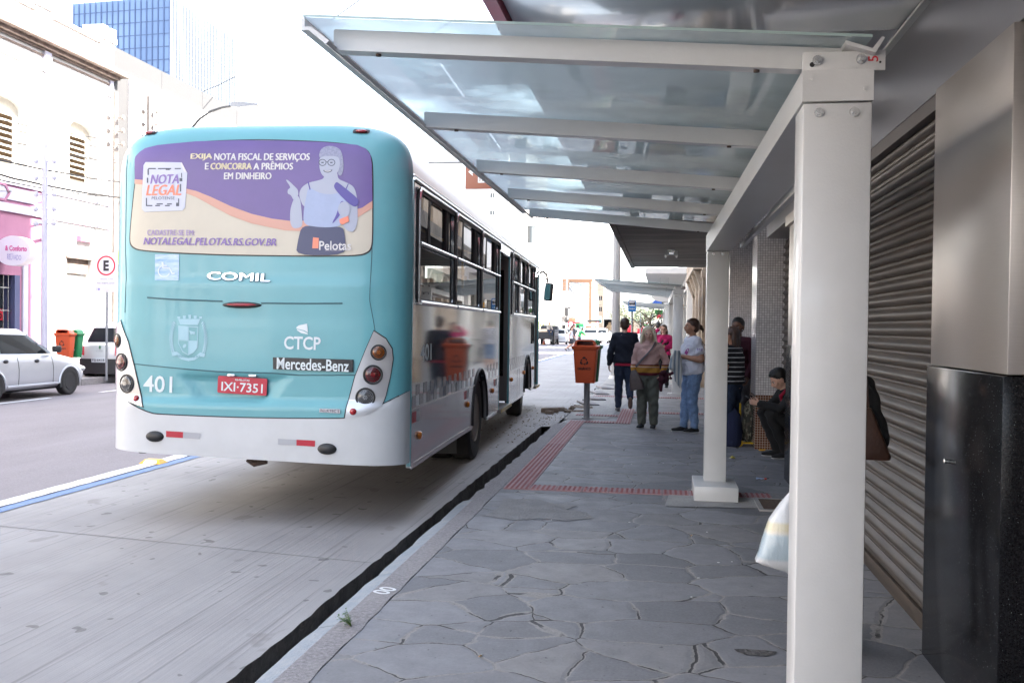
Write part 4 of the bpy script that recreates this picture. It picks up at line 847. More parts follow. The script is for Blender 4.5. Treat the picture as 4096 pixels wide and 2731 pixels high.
for j, y in enumerate((1.0, 1.8, 2.6, 3.4, 4.3, 7.6, 8.4, 9.2, 10.0)):
    mb = MB(); 
    for x in (-.35, -.85, -1.75, -2.2): mb.box((x-.2, y, 1.35), (x+.2, y+.42, 1.45), .04); mb.box((x-.2, y, 1.4), (x+.2, y+.08, 2.02), .04)
    mb.build('seat_row', 'seat_fabric', bus)
mb = MB()
for y in (5.5, 7.0, 9.0, 11.0, 2.4): mb.tube([(-.5, y, .95), (-.5, y, 2.78)], .017, 8)
mb.tube([(-.5, .6, 2.6), (-.5, 11.5, 2.6)], .017, 8); mb.build('handrails', 'stud_yellow', bus)
# front end
mb = MB(); s0 = section(L_); mb.loft([s0, [p+Vector((( -1.25-p.x)*.05, .18, 0)) for p in s0]], False, False)
mb.add([(-2.45, L_+.18, .36), (-.05, L_+.18, .36), (-.05, L_+.18, 1.35), (-2.45, L_+.18, 1.35)], [(0, 1, 2, 3)]); mb.add([(-.0, L_-.02, .36), (-.05, L_+.18, .36), (-.05, L_+.18, 2.735), (0, L_-.02, 2.735)], [(0, 1, 2, 3)]); mb.build('front_panel', 'bus_teal', bus)
mb = MB(); mb.add([(-2.4, L_+.185, 1.35), (-.08, L_+.185, 1.35), (-.12, L_+.17, 2.75), (-2.38, L_+.17, 2.75)], [(0, 1, 2, 3)]); mb.build('windscreen', 'bus_glass', bus, False)
# mirror
BI = Matrix.Rotation(-BA, 4, 'Z') @ Matrix.Translation(-BO)
mm = [BI @ aty(x, y, 19.75) for x, y in ((2158, 1093), (2172, 1086), (2186, 1098), (2192, 1130))]
mb = MB(); mb.tube(mm, .020, 8); mb.tube([mm[0]+Vector((0, 0, -.06)), mm[1]+Vector((0, 0, -.10)), mm[2]+Vector((.02, 0, -.12))], .012, 8); ma = mb.build('mirror_arm', 'rubber', bus)
c0, c1 = BI @ aty(2193, 1132, 19.75), BI @ aty(2194, 1204, 19.75)
mb = MB(); mb.M = Matrix.Translation((c0+c1)/2) @ Matrix.Rotation(math.radians(-14), 4, 'Z') @ Matrix.Rotation(math.radians(4), 4, 'Y'); hh_ = (c0.z-c1.z)/2; mb.rbox(-.085, .085, -.04, .09, -hh_, hh_, .035); mo = mb.build('mirror', 'rubber', ma)
mb2 = MB(); mb2.M = mb.M; mb2.plate(rrect(-.07, .055, -hh_+.025, hh_-.025, .03), [], lambda u, v, d: Vector((u, -.042, v)), 0); mb2.build('mirror_face', 'chrome', mo)
# wheels
def wheel(parent, c, r, wd, rimr, name='wheel', hub='rim_dust', ms='tyre', outx=1, steer=0, spokes=0, n_=32):
    M = Matrix.Translation(c) @ Matrix.Rotation(steer, 4, 'Z') @ Matrix.Scale(outx, 4, (1, 0, 0))
    prof = [(-wd, rimr*.95), (-wd, r*.93), (-wd+.03*r/.5, r), (-.03*r/.5, r), (-.004, r*.955), (0, r*.85), (-.012, rimr*1.08), (-.02, rimr)]
    mb = MB(M); mb.loft([[Vector((x, rr*math.cos(2*math.pi*i/n_), rr*math.sin(2*math.pi*i/n_))) for i in range(n_)] for x, rr in prof], True, False); w_ = mb.build(name, ms, parent, True, 40)
    mb = MB(M); prof = [(-.018, rimr), (-.006, rimr*.97), (-.03, rimr*.90), (-.09 if r > .4 else -.05, rimr*.84), (-.10 if r > .4 else -.045, rimr*.55), (-.03, rimr*.48), (-.02, rimr*.2), (-.02, .001)]
    mb.loft([[Vector((x, rr*math.cos(2*math.pi*i/n_), rr*math.sin(2*math.pi*i/n_))) for i in range(n_)] for x, rr in prof], True, True); mb.build('rim', hub, w_, True, 40)
    if spokes:
        mb = MB(M)
        for k in range(spokes):
            a = 2*math.pi*k/spokes; mb.ell((-.040, rimr*.68*math.cos(a), rimr*.68*math.sin(a)), (.012, rimr*.10, rimr*.10), 8, 5)
        mb.build('rim_holes', 'rubber', w_)
    return w_
wheel(bus, (-.045, AR, RZ+.50), .50, .27, .29, spokes=10); wheel(bus, (-.33, AR, RZ+.50), .50, .27, .28); wheel(bus, (-2.455, AR, RZ+.50), .50, .5, .29, outx=-1)
wheel(bus, (-.10, AF-.0, RZ+.50), .50, .28, .29, steer=math.radians(3), spokes=10); wheel(bus, (-2.40, AF, RZ+.50), .50, .28, .29, outx=-1)
mb = MB(); mb.tube([(-2.2, AR, .44), (-.3, AR, .44)], .09, 12); mb.tube([(-2.2, AF, .42), (-.3, AF, .42)], .07, 12); mb.ell((-1.25, AR, .44), (.2, .25, .2)); mb.box((-1.75, .3, .5), (-1.55, 11.5, .7)); mb.box((-.95, .3, .5), (-.75, 11.5, .7)); mb.box((-2.35, .25, .72), (-.15, 11.9, .84)); mb.box((-1.9, 1.0, .42), (-.6, 2.6, .72), .08); mb.build('chassis', 'under_black', bus)
mb = MB(); mb.box((-.5, AR-.95, .12), (-.12, AR-.94, .62)); mb.build('mud_flap', 'rubber', bus)
# ================================================================ BUILDINGS ACROSS THE STREET
mat('lime_white', (.60, .585, .56), .85, col2=(.72, .70, .68), vscale=1.3, bump=.2, bscale=15); mat('pink_wall', (.30, .125, .205), .8, col2=(.36, .165, .245), vscale=1.1, bump=.15, bscale=14); mat('lilac_grey', (.46, .45, .53), .8, var=.08, vscale=2)
mat('slate_blue', (.075, .085, .17), .5); mat('wood_frame', (.60, .58, .52), .6, var=.1, vscale=8); mat('dark_glass', (.03, .035, .04), .08, coat=.5); mat('grey_concrete', (.050, .050, .053), .95, col2=(.058, .058, .059), vscale=1.5, bump=.2, bscale=20)
mat('sign_white', (.72, .70, .76), .4); mat('sign_pink', (.60, .10, .30), .4); mat('sign_lilac', (.28, .26, .52), .4); mat('sign_red', (.55, .02, .04), .4); mat('shutter_white', (.60, .61, .60), .5); mat('cornice_brown', (.10, .07, .055), .8, col2=(.26, .20, .17), vscale=4)
mat('shade_brown', (.10, .06, .03), .8); FX = -17.0
ob = thing('ornate_building', (FX, 0, 0), 'old two storey building, pink below and white above, with arched louvred windows and heavy cornice', 'building')
def W(u, v, d): return Vector((-d, u, v))
ow = ((19.1, 20.6), (22.0, 23.4), (25.25, 26.65))
mb = MB(); mb.plate(rect(12, 27.35, 5.15, 9.0), [arch(a, b_, 5.45, 7.45, .30) for a, b_ in ow], W, .35); mb.build('upper_wall', 'lime_white', ob, False)
mb = MB(); mb.plate(rect(12, 24.15, 0, 5.14), [rect(20.2, 23.1, .75, 2.75)], W, .35); mb.build('lower_wall', 'pink_wall', ob, False)
mb = MB(); mb.plate(rect(24.152, 27.35, 0, 5.14), [rect(25.15, 26.35, .0+.1, 3.38)], W, .35); mb.build('sunlit_bay_wall', 'lime_white', ob, False)  # bay of the same pink wall, its burnt-out sunlight put in as white
mb = MB(); mb.box((-.4, 12, 9.0), (.10, 27.4, 9.06)); mb.box((-.4, 12, 9.06), (.22, 27.5, 9.16)); mb.box((-.4, 12, 9.16), (.42, 27.68, 9.26)); mb.box((-.4, 12, 9.26), (.36, 27.6, 9.34)); mb.box((-.4, 12, 8.86), (.05, 27.37, 8.90)); mb.build('cornice', 'cornice_brown', ob, False)
mb = MB(); mb.box((-.4, 12, 9.34), (.02, 27.4, 10.0)); mb.box((-.4, 12, 10.0), (.10, 27.4, 10.10))
for y in (16.0, 20.0): mb.box((.02, y, 9.45), (.05, y+3, 9.9))
mb.build('parapet', 'lime_white', ob, False)
for y in (19.6, 23.6, 26.65):
    mb = MB(); mb.box((-.45, y, 9.3), (.14, y+.62, 10.12)); mb.box((-.5, y-.06, 10.12), (.20, y+.68, 10.28)); mb.box((-.5, y-.04, 10.28), (.18, y+.24, 10.55)); mb.box((-.5, y+.38, 10.28), (.18, y+.66, 10.55)); mb.build('finial_block', 'lime_white', ob, False)
mb = MB(); mb.plate([(13, 10.1), (23.4, 10.1), (23.0, 10.35), (21.2, 10.9), (18.2, 11.2), (15.2, 10.9)], [], W, .3); mb.build('pediment', 'lime_white', ob, False)
mb = MB(); mb.box((.0, 24.02, 0), (.10, 24.3, 9.0)); mb.box((0, 12, 4.40), (.07, 24.02, 4.62)); mb.box((0, 24.3, 4.40), (.07, 27.35, 4.62)); mb.box((0, 12, 5.12), (.06, 27.35, 5.2)); mb.box((0, 27.2, 0), (.08, 27.36, 9)); mb.build('pilasters_and_band', 'lilac_grey', ob, False)
for y in (22.6, 20.6, 18.6):
    mb = MB(); mb.plate(rect(y-.75, y+1.15, 4.72, 5.05), [], lambda u, v, d: Vector((.045-d, u, v)), .04); mb.build('panel', 'lilac_grey', ob, False)
    mb = MB(); hx = [(y-.3+.28*math.cos(k*math.pi/3), 4.885+.20*math.sin(k*math.pi/3)) for k in range(6)]; h2 = [(y-.3+.36*math.cos(k*math.pi/3), 4.885+.26*math.sin(k*math.pi/3)) for k in range(6)]; mb.plate(h2, [hx], lambda u, v, d: Vector((.07-d, u, v)), .03); mb.build('hexagon_moulding', 'pink_wall', ob, False)
for a, b_ in ow:
    mb = MB(); mb.box((-.34, a, 5.45), (-.28, b_, 7.5)); wo = mb.build('window', 'wood_frame', ob, False)
    mb = MB(); mb.box((-.275, a+.12, 5.75), (-.26, b_-.25, 7.1)); mb.build('window_opening', 'shade_brown', wo, False)
    mb = MB()
    for k in range(8): z = 5.80+k*.165; mb.add([(-.255, a+.1, z+.09), (-.255, b_-.22, z+.09), (-.12, b_-.22, z), (-.12, a+.1, z)], [(0, 1, 2, 3)]); mb.add([(-.255, a+.1, z+.1), (-.255, b_-.22, z+.1), (-.12, b_-.22, z+.012), (-.12, a+.1, z+.012)], [(0, 1, 2, 3)])
    mb.build('louvre', 'wood_frame', wo, False)
mb = MB(); mb.box((-.34, 20.2, .75), (-.3, 23.1, 2.75)); wo = mb.build('barred_window', 'dark_glass', ob, False)
mb = MB()
for k in range(15): mb.tube([(-.08, 20.3+k*.19, .75), (-.08, 20.3+k*.19, 2.75)], .012, 6)
for z in (1.2, 1.8, 2.4): mb.box((-.09, 20.2, z), (-.07, 22.95, z+.025))
mb.build('bars', 'bolt_steel', wo)
mb = MB(); mb.box((-.3, 22.9, .75), (.02, 23.1, 2.75)); mb.box((-.3, 20.2, .60), (.06, 23.15, .75)); mb.build('window_frame', 'slate_blue', wo, False)
mb = MB(); mb.box((-.29, 21.6, 1.55), (-.27, 22.85, 1.85)); rs = mb.build('shop_sign', 'sign_red', wo, False); mb = MB(); put_txt(mb, txt('Conforto', .95, .2, .03), lambda u, v: Vector((-.265, 22.3+u, 1.70+v))); mb.build('lettering', 'black_matte', rs)
mb = MB(); mb.box((0, 23.2, 0), (.05, 23.4, 3.2)); mb.build('door_trim', 'lilac_grey', ob, False)
shutter(25.15, 26.35, -.2, .1, 2.95, .10, 'shutter_white', ob)
mb = MB(); mb.box((-.25, 25.15, 2.95), (-.1, 26.35, 3.38)); mb.box((-.3, 25.1, 3.38), (.06, 26.4, 3.45)); mb.build('door_header', 'cornice_brown', ob, False)
mb = MB(); mb.box((0, 25.6, 3.9), (.15, 26.3, 4.05)); mb.build('light_box', 'pink_wall', ob, False)
# oval projecting sign
c0 = aty(50, 1003, 22.2)
t = thing('oval_shop_sign', c0, 'oval white shop sign with pink and lilac lettering sticking out from the pink wall', 'shop sign')
mb = MB(); mb.plate(circ(0, 0, .50, 40, .385), [], lambda u, v, d: Vector((u, d, v)), .3); mb.build('panel', 'sign_white', t, True)
mb = MB(); put_txt(mb, txt('& Conforto', .62, .14, .04), lambda u, v: Vector((u+.10, -.004, v+.06-u*.04))); mb.build('lettering', 'sign_pink', t)
mb = MB(); put_txt(mb, txt('RELVADO', .40, .13, .0), lambda u, v: Vector((u+.05, -.004, v-.17-u*.04))); put_txt(mb, txt('Estofados', .17, .035, .0), lambda u, v: Vector((u-.06, -.004, v-.08))); mb.build('lettering', 'sign_lilac', t)
mb = MB(); mb.box((-.9, .12, -.04), (-.45, .16, .0)); mb.build('bracket', 'bolt_steel', t)
# grey framed building
gb = thing('grey_wall_building', (FX, 0, 0), 'tall plain building next door with grey concrete frame round a white front', 'building')
mb = MB(); mb.box((-12, 27.42, 0), (.02, 62, 10.12)); mb.build('concrete_frame', 'grey_concrete', gb, False)
mb = MB(); mb.box((.02, 28.25, 3.6), (.07, 60, 9.45)); mb.build('front_panel', 'lime_white', gb, False)
mb = MB()
for k in range(1, 12): mb.box((.021, 27.42+k*2.9, 9.45), (.024, 27.44+k*2.9, 10.12))
mb.build('panel_joints', 'seam_dark', gb, False)
mb = MB(); mb.box((.03, 27.5, 3.35), (.5, 31, 3.75)); mb.box((.03, 27.5, 3.0), (.45, 31, 3.1)); mb.build('green_stripe', mat('lime_green', (.25, .55, .05), .5), gb, False)
mb = MB(); mb.box((.03, 27.5, .1), (.06, 31, 3.0)); mb.build('shop_window', 'dark_glass', gb, False)
# glass tower
TZ = 23.3; a_, b_, c_ = atz(295, 17, TZ), atz(680, -14, TZ), atz(940, 160, TZ)
m, n, b, src, L = nodes_of('curtain_wall', .35); b.inputs['Metallic'].default_value = .0; b.inputs['Specular IOR Level'].default_value = .3; b.inputs['Base Color'].default_value = (.16, .30, .62, 1)
pn = noise(n, L, src, .25, 2); L(mixc(n, L, rng(n, L, pn.outputs[0], .35, .65), (.10, .155, .27), (.15, .22, .35)), b.inputs['Base Color'])
mat('mullion', (.045, .075, .16), .6); mat('sunlit_glass', (.080, .092, .110), .3, var=.05, vscale=.2); mat('sunlit_mullion', (.072, .085, .105), .5); mat('blind_white', (.7, .72, .75), .6)  # side pair: same tower glass and bars, the sun's wash put into the colour
tw = thing('glass_tower', (0, 0, 0), 'blue glass office tower rising behind the grey wall building', 'building')
d2 = (a_-b_); d3 = (c_-b_)
mb = MB(); mb.plate([(a_.x, a_.y), (b_.x, b_.y), (c_.x, c_.y), (a_.x+d3.x, a_.y+d3.y)], [], lambda u, v, d: Vector((u, v, TZ-d)), TZ); mb.build('glass_facade', 'curtain_wall', tw, False)
mb = MB(); n3 = Vector((d3.y, -d3.x, 0)).normalized(); n3 = n3 if n3.dot(CPOS-b_) > 0 else -n3; p_ = b_+n3*.01; q_ = c_+n3*.01; mb.add([(p_.x, p_.y, 0), (q_.x, q_.y, 0), (q_.x, q_.y, TZ), (p_.x, p_.y, TZ)], [(0, 1, 2, 3)]); mb.build('side_glass', 'sunlit_glass', tw, False)
for nm, p0, dd, nn, nh in (('mullions', b_, d2, 17, 22), ('mullions', b_, d3, 22, 22)):
    mb = MB(); nrm = Vector((dd.y, -dd.x, 0)).normalized()
    if nrm.dot(CPOS-p0) < 0: nrm = -nrm
    for k in range(nn+1): p = p0+dd*(k/nn)+nrm*.02; mb.box((p.x-.03, p.y-.03, 0), (p.x+.03, p.y+.03, TZ))
    for k in range(1, nh+1):
        z = TZ-.86*k+.1; p, q = p0+nrm*.03, p0+dd+nrm*.03; mb.add([(p.x, p.y, z), (q.x, q.y, z), (q.x, q.y, z+.05), (p.x, p.y, z+.05)], [(0, 1, 2, 3)])
    mb.build(nm, 'mullion' if dd is d2 else 'sunlit_mullion', tw, False)
mb = MB(); nrm = Vector((d2.y, -d2.x, 0)).normalized()*(-1 if Vector((d2.y, -d2.x, 0)).dot(CPOS-b_) < 0 else 1)
for k, h in enumerate((.75, .8, 1.3, .8, .6, .4)):
    p = b_+d2*((k+.35)/17)+nrm*.06; q = b_+d2*((k+.6)/17)+nrm*.06; z = TZ-7.9; mb.add([(p.x, p.y, z), (q.x, q.y, z), (q.x, q.y, z+h), (p.x, p.y, z+h)], [(0, 1, 2, 3)])
mb.build('blinds', 'blind_white', tw, False)
# ---------------------------------------------------------------- generic far building
def facade_building(name, label, x0, x1, y0, y1, h, m, wins=(), side_wins=(), gm='dark_glass', cat='building', parap=.3):
    """box building; wins: (u0,u1,v0,v1) on the face towards us (Y=y0); side_wins on the street face (X=x1), u along Y"""
    t = thing(name, (0, 0, 0), label, cat)
    mb = MB(); mb.plate(rect(x0, x1, 0, h), [rect(*w_) for w_ in wins], lambda u, v, d: Vector((u, y0+d, v)), .25)
    mb.plate(rect(y0+.252, y1, 0, h-.002), [rect(*w_) for w_ in side_wins], lambda u, v, d: Vector((x1-d, u, v)), .25)
    mb.box((x0, y0+.26, 0), (x1-.26, y1, h-.01)); mb.build('wall', m, t, False)
    mb = MB(); mb.box((x0-.05, y0-.12, h-.15), (x1+.12, y1, h+parap)); mb.build('roof_edge', m, t, False)
    for w_ in list(wins)[:60]:
        mb = MB(); mb.box((w_[0], y0+.2, w_[2]), (w_[1], y0+.255, w_[3])); wo = mb.build('window', gm, t, False)
        if w_[1]-w_[0] > .5: mb = MB(); cx = (w_[0]+w_[1])/2; mb.box((cx-.04, y0+.16, w_[2]), (cx+.04, y0+.2, w_[3])); mb.build('window_frame', 'wood_frame', wo, False)
    for w_ in list(side_wins)[:60]:
        mb = MB(); mb.box((x1-.255, w_[0], w_[2]), (x1-.2, w_[1], w_[3])); mb.build('window', gm, t, False)
    return t
def fb(name, label, pl, pr, ptop, Y, depth, m, **k):
    a, b_ = aty(pl, ptop, Y), aty(pr, ptop, Y); return facade_building(name, label, a.x, b_.x, Y, Y+depth, (a.z+b_.z)/2, m, **k), a.x, b_.x, (a.z+b_.z)/2
mat('far_beige', (.36, .29, .22), .8, var=.08, vscale=.5); mat('far_brown', (.27, .145, .085), .8, var=.1, vscale=.4); mat('far_grey', (.40, .39, .38), .8, var=.06, vscale=.5); mat('far_white', (.55, .53, .51), .8, var=.06, vscale=.4)
mat('far_cream', (.26, .22, .17), .8, var=.06, vscale=.4)
# slim tower with two small windows
xa, xb = aty(1958, 900, 118).x, aty(2032, 900, 118).x; xc = aty(2096, 900, 118).x
def zz(py, Y): return aty(2100, py, Y).z
facade_building('white_tower_block', 'white tower block with small square windows on its blank end wall', xa-6, xb, 118, 140, 27, 'far_white', wins=[(aty(1970, 0, 118).x, aty(1986, 0, 118).x, zz(p+17, 118), zz(p, 118)) for p in (842, 772, 702)])
facade_building('grey_end_wall', 'narrow plain grey building wall squeezed beside the white tower block', xb+.01, xc, 119, 142, 25, 'far_grey')
t, x0, x1, h = fb('rounded_corner_block', 'pale apartment block with rounded glazed bays stepping down the street', 2096, 2150, 800, 122, 22, 'far_white', side_wins=[(123+j*3, 124.6+j*3, z, z+1.7) for j in range(6) for z in (5, 8.5, 12, 15)])
for z in (4, 7.5, 11, 14.5):
    mb = MB(); mb.cyl((x0+.9, 122, z), (x0+.9, 122, z+1.3), .95, n=20); mb.build('bay_wall', 'far_white', t)
    if z < 14: mb = MB(); mb.cyl((x0+.9, 122, z+1.3), (x0+.9, 122, z+3.5), .85, n=10); mb.build('bay_window', 'dark_glass', t, False)
facade_building('pale_apartment_block', 'long pale apartment block with rows of narrow windows further down the street', -26, -17.3, 145, 166, 17, 'far_white', wins=[(-18.6-k*1.7, -17.9-k*1.7, z, z+1.8) for k in range(3) for z in (5, 8.5, 12)], side_wins=[(146.5+j*3, 147.7+j*3, z, z+1.8) for j in range(6) for z in (5, 8.5, 12)])
# corner building with dark ground floor
cx0, cx1 = aty(2100, 1200, 172).x, aty(2282, 1200, 172).x
t = thing('corner_shop_building', (0, 0, 0), 'white corner building with a dark ground floor hung with air conditioners', 'building')
z0, z1, z2 = aty(2200, 1266, 172).z, aty(2282, 1196, 172).z, aty(2165, 1163, 172).z
mb = MB(); mb.plate([(cx0, z0), (cx1, z0), (cx1, z1), (cx0+8, z2), (cx0, z2)], [], lambda u, v, d: Vector((u, 172+d, v)), .3); mb.box((cx0, 172.3, z0), (cx1, 215, z1)); mb.build('upper_wall', 'far_white', t, False)
mb = MB(); mb.box((cx0, 173.5, 0), (cx1-.6, 214, z0)); mb.build('ground_floor', 'far_grey', t, False)
for k in range(7):
    mb = MB(); x = cx0+9.2+k*.72-5; mb.box((x-.2, 173.35, 0), (x+.2, 173.49, 2.6)); mb.build('shop_opening', 'black_matte', t, False)
for k in range(5): 
    mb = MB(); x = cx1-5.2+k*1.0; mb.box((x-.32, 173.0, 1.9), (x+.32, 173.5, 2.6)); mb.build('air_conditioner', 'far_white', t, False)
t, x0, x1, h = fb('brown_office_building', 'brown rendered building with large faded blue lettering on a white panel on its wall', 2234, 2367, 1120, 230, 20, 'far_brown', wins=[(aty(2240, 0, 230).x, aty(2250, 0, 230).x, zz(1144, 230), zz(1134, 230))])
pa, pb = aty(2278, 1122, 229.9), aty(2354, 1290, 229.9)
mb = MB(); mb.box((pa.x, 229.8, pb.z), (pb.x, 229.99, pa.z-.6)); po = mb.build('painted_panel', 'far_white', t, False)
mat('faded_blue', (.22, .33, .45), .6)
mb = MB(); put_txt(mb, txt('SALTAO', 3.6, 1.05, .03), lambda u, v: Vector(((pa.x+pb.x)/2-.3+u, 229.75, zz(1139, 230)+v))); put_txt(mb, txt('ADVOGADOS', 4.7, .95, .02), lambda u, v: Vector(((pa.x+pb.x)/2-.2+u, 229.75, zz(1157, 230)+v))); mb.build('lettering', 'faded_blue', po)
fb('beige_block', 'beige block with small windows between the brown building and the pale towers', 2372, 2415, 1138, 262, 20, 'far_beige', wins=[(-17.2, -16.2, z, z+1.2) for z in (6, 9)])
fb('distant_white_block', 'distant white block behind the lorry down the street', 2415, 2452, 1150, 300, 20, 'far_white', wins=[(aty(2418+k*10, 0, 300).x, aty(2423+k*10, 0, 300).x, z, z+1.4) for k in range(3) for z in (4, 7, 10)])
fb('distant_low_building', 'distant low cream building closing the street behind the bus stop sign', 2478, 2560, 1285, 330, 10, 'far_cream', wins=[(aty(2483+k*9, 0, 330).x, aty(2488+k*9, 0, 330).x, 2, 3.6) for k in range(8)])
fb('distant_green_roof_hall', 'distant hall with turquoise fascia behind the thin poles', 2500, 2545, 1262, 350, 10, mat('turquoise', (.20, .50, .48), .6))
fb('distant_block_right', 'distant pale block rising behind the small tree', 2560, 2612, 1272, 340, 15, 'far_white', wins=[(aty(2565+k*9, 0, 340).x, aty(2570+k*9, 0, 340).x, z, z+1.4) for k in range(5) for z in (2, 4)])
# ================================================================ OUR SIDE, FURTHER ON
mat('stone_worn', (.28, .22, .165), .9, col2=(.46, .38, .30), vscale=3, bump=.6, bscale=14); mat('marble', (.55, .53, .50), .25, col2=(.66, .63, .58), vscale=1.6, stretch=(1, 1, .35)); mat('canopy_white', (.62, .60, .585), .6, var=.04, vscale=1); mat('soft_red', (.50, .05, .03), .5)
t = thing('stone_balcony_building', (0, 0, 0), 'old stone fronted house with a carved balustrade balcony between tiled pillar and marble front', 'building')
mb = MB(); mb.plate(rect(25.22, 34.9, 0, 12), [rect(26.2, 27.6, 0, 2.9), rect(28.6, 30.2, 0, 2.9), rect(31.2, 32.8, 0, 2.9)], lambda u, v, d: Vector((1.16+d, u, v)), .4); mb.box((1.6, 25.22, 0), (8, 34.9, 14.4)); mb.build('wall', 'stone_worn', t, False)  # block above the view kept tall so its shadow covers the lane
mb = MB()
for y in (25.6, 27.9, 30.7, 33.4): mb.box((1.06, y, 0), (1.15, y+.4, 7)); mb.box((1.02, y-.05, 0), (1.15, y+.45, .6)); mb.box((1.03, y-.05, 2.9), (1.15, y+.45, 3.1))
mb.build('pilasters', 'stone_worn', t, False)
mb = MB(); mb.box((.82, 26, 3.15), (1.155, 34, 3.32)); mb.box((.84, 26, 4.1), (1.0, 34, 4.22))
for y in (26.3, 28.6, 31, 33.4): mb.loft([[Vector(p) for p in r] for r in ([(1.15, y, 2.6), (1.15, y+.25, 2.6), (1.05, y+.25, 2.6), (1.05, y, 2.6)], [(1.15, y, 3.14), (1.15, y+.25, 3.14), (.85, y+.25, 3.14), (.85, y, 3.14)])])
bo = mb.build('balcony', 'stone_worn', t, False)
for k in range(28):
    mb = MB(); y = 26.2+k*.275; mb.tube([(.92, y, 3.32), (.92, y, 3.45), (.92, y, 3.6), (.92, y, 3.8), (.92, y, 4.1)], [.05, .075, .085, .04, .05], 8); mb.build('baluster', 'stone_worn', bo)
t = thing('marble_front_building', (0, 0, 0), 'building with pale marble pillars under a wide smooth white canopy', 'building')
mb = MB(); mb.box((-.62, 35.2, 3.55), (1.6, 58, 3.75)); mb.build('canopy', 'canopy_white', t, False); mb = MB(); mb.box((1.5, 35, 0), (8, 90, 6.2)); mb.box((1.5, 35, 6.2), (8, 40, 14.4)); mb.box((1.5, 41.2, 6.2), (8, 58, 14.4)); mb.box((1.5, 62, 6.2), (8, 74, 14)); mb.box((1.5, 78, 6.2), (8, 90, 14)); mb.build('wall', 'canopy_white', t, False)  # unseen upper blocks and gaps shaped to cast shade and light streaks
for k in range(8):
    mb = MB(); y = 35.3+k*6; mb.box((.92, y, 0), (1.5, y+.8, 3.0)); mb.build('marble_pillar', 'marble', t, False)
mb = MB(); mb.box((.90, 35.2, 3.0), (1.5, 84, 3.55)); mb.build('lintel', 'canopy_white', t, False)
for k in range(7):
    mb = MB(); y = 36.15+k*6; mb.box((1.40, y, 0), (1.49, y+5.1, 2.98)); mb.build('shop_window', 'dark_glass', t, False)
t = thing('hanging_shop_sign', (.10, 38, 3.22), 'small red lettered sign hanging under the white canopy above an oval board', 'shop sign')
mb = MB(); mb.box((-.21, -.02, -.18), (.21, .02, .02)); mb.build('board', 'canopy_white', t, False)
mb = MB(); put_txt(mb, txt('Loja', .36, .15, .01), lambda u, v: Vector((u, -.024, v-.07))); mb.build('lettering', 'soft_red', t)
mb = MB(); mb.plate(circ(.1, -.42, .62, 30, .22), [], lambda u, v, d: Vector((u, d, v)), .06); mb.build('oval_board', 'canopy_white', t, False)
mb = MB(); 
for x in (-.15, .15): mb.tube([(x, 0, 0), (x, 0, .33)], .006, 5)
mb.tube([(-.1, 0, -.17), (-.05, 0, -.22)], .006, 5); mb.build('hanger', 'bolt_steel', t)
# shop fronts and signs further on
facade_building('far_shop_row', 'row of low shops on our side beyond the farthest shelter', .9, 10, 90, 200, 5.5, 'far_beige', side_wins=())
mat('awning_blue', (.03, .10, .40), .7); mat('board_black', (.02, .02, .022), .4); mat('board_green', (.05, .30, .08), .5); mat('board_yellow', (.75, .55, .05), .5)
a = aty(2625, 1213, 62)
t = thing('blue_awning', (a.x, 62, a.z), 'dark blue cloth awning sticking out beyond the shelter roofs', 'awning')
mb = MB(); mb.add([(-.45, 0, -.28), (.35, 0, -.26), (.35, 0, .30), (.05, 0, .32), (-.2, 0, .12), (-.45, 4, -.28), (.35, 4, -.26), (.35, 4, .30), (.05, 4, .32), (-.2, 4, .12)], [(0, 1, 2, 3, 4), (9, 8, 7, 6, 5), (0, 5, 6, 1), (3, 2, 7, 8), (4, 3, 8, 9), (0, 4, 9, 5)]); mb.build('cloth', 'awning_blue', t, False)
mb = MB(); mb.tube([(-.44, .02, -.27), (.9, .02, -.27)], .02, 6); mb.build('frame', 'bolt_steel', t)
def board(name, px, Y, wd, ht, m, label, text=None, tm='decal_white', cat='sign', arm=.5, group=None):
    a = aty(px[0], px[1], Y); t = thing(name, a, label, cat, group); mb = MB(); mb.box((-wd/2, 0, -ht/2), (wd/2, .08, ht/2), .01); mb.build('panel', m, t)
    if text: mb = MB(); put_txt(mb, txt(text, wd*.8, ht*.45, .02), lambda u, v: Vector((u, -.004, v))); mb.build('lettering', tm, t)
    mb = MB(); mb.tube([(wd/2-.02, .04, ht*.3), (wd/2+arm, .04, ht*.3)], .02, 6); mb.build('bracket', 'bolt_steel', t); return t
board('black_sign_board', (2652, 1212), 70, .8, .62, 'board_black', 'black sign board with a faint picture hanging beside the blue awning')
board('letter_sign', (2664, 1227), 60, .32, .5, 'far_white', 'small sign with a single letter hanging at the third shelter', 'H', 'board_black')
board('green_sign_board', (2644, 1248), 66, .85, .30, 'board_green', 'green and cream sign board hanging low beyond the third shelter', None)
board('red_sign_board', (2646, 1262), 90, .9, .5, 'sign_red', 'red sign hanging over the pavement behind the checked shirt man')
board('yellow_sign_board', (2718, 1196), 46, .28, .28, 'board_yellow', 'small yellow sign high on the marble front')
board('dark_sign_board', (2718, 1226), 44, .24, .62, 'board_black', 'tall dark sign hanging on the marble front next to orange globe lamps')
a = aty(2729, 1228, 40); t = thing('globe_lamps', a, 'pair of orange globe lamps one above the other on the shop front', 'lamp')
mat('globe_orange', (.75, .38, .03), .4)
for s in (-1, 1): mb = MB(); mb.ell((0, 0, s*.065), .06, 12, 8); mb.build('globe', 'globe_orange', t)
mb = MB(); mb.tube([(0, 0, 0), (.3, 0, 0)], .012, 6); mb.build('bracket', 'bolt_steel', t)
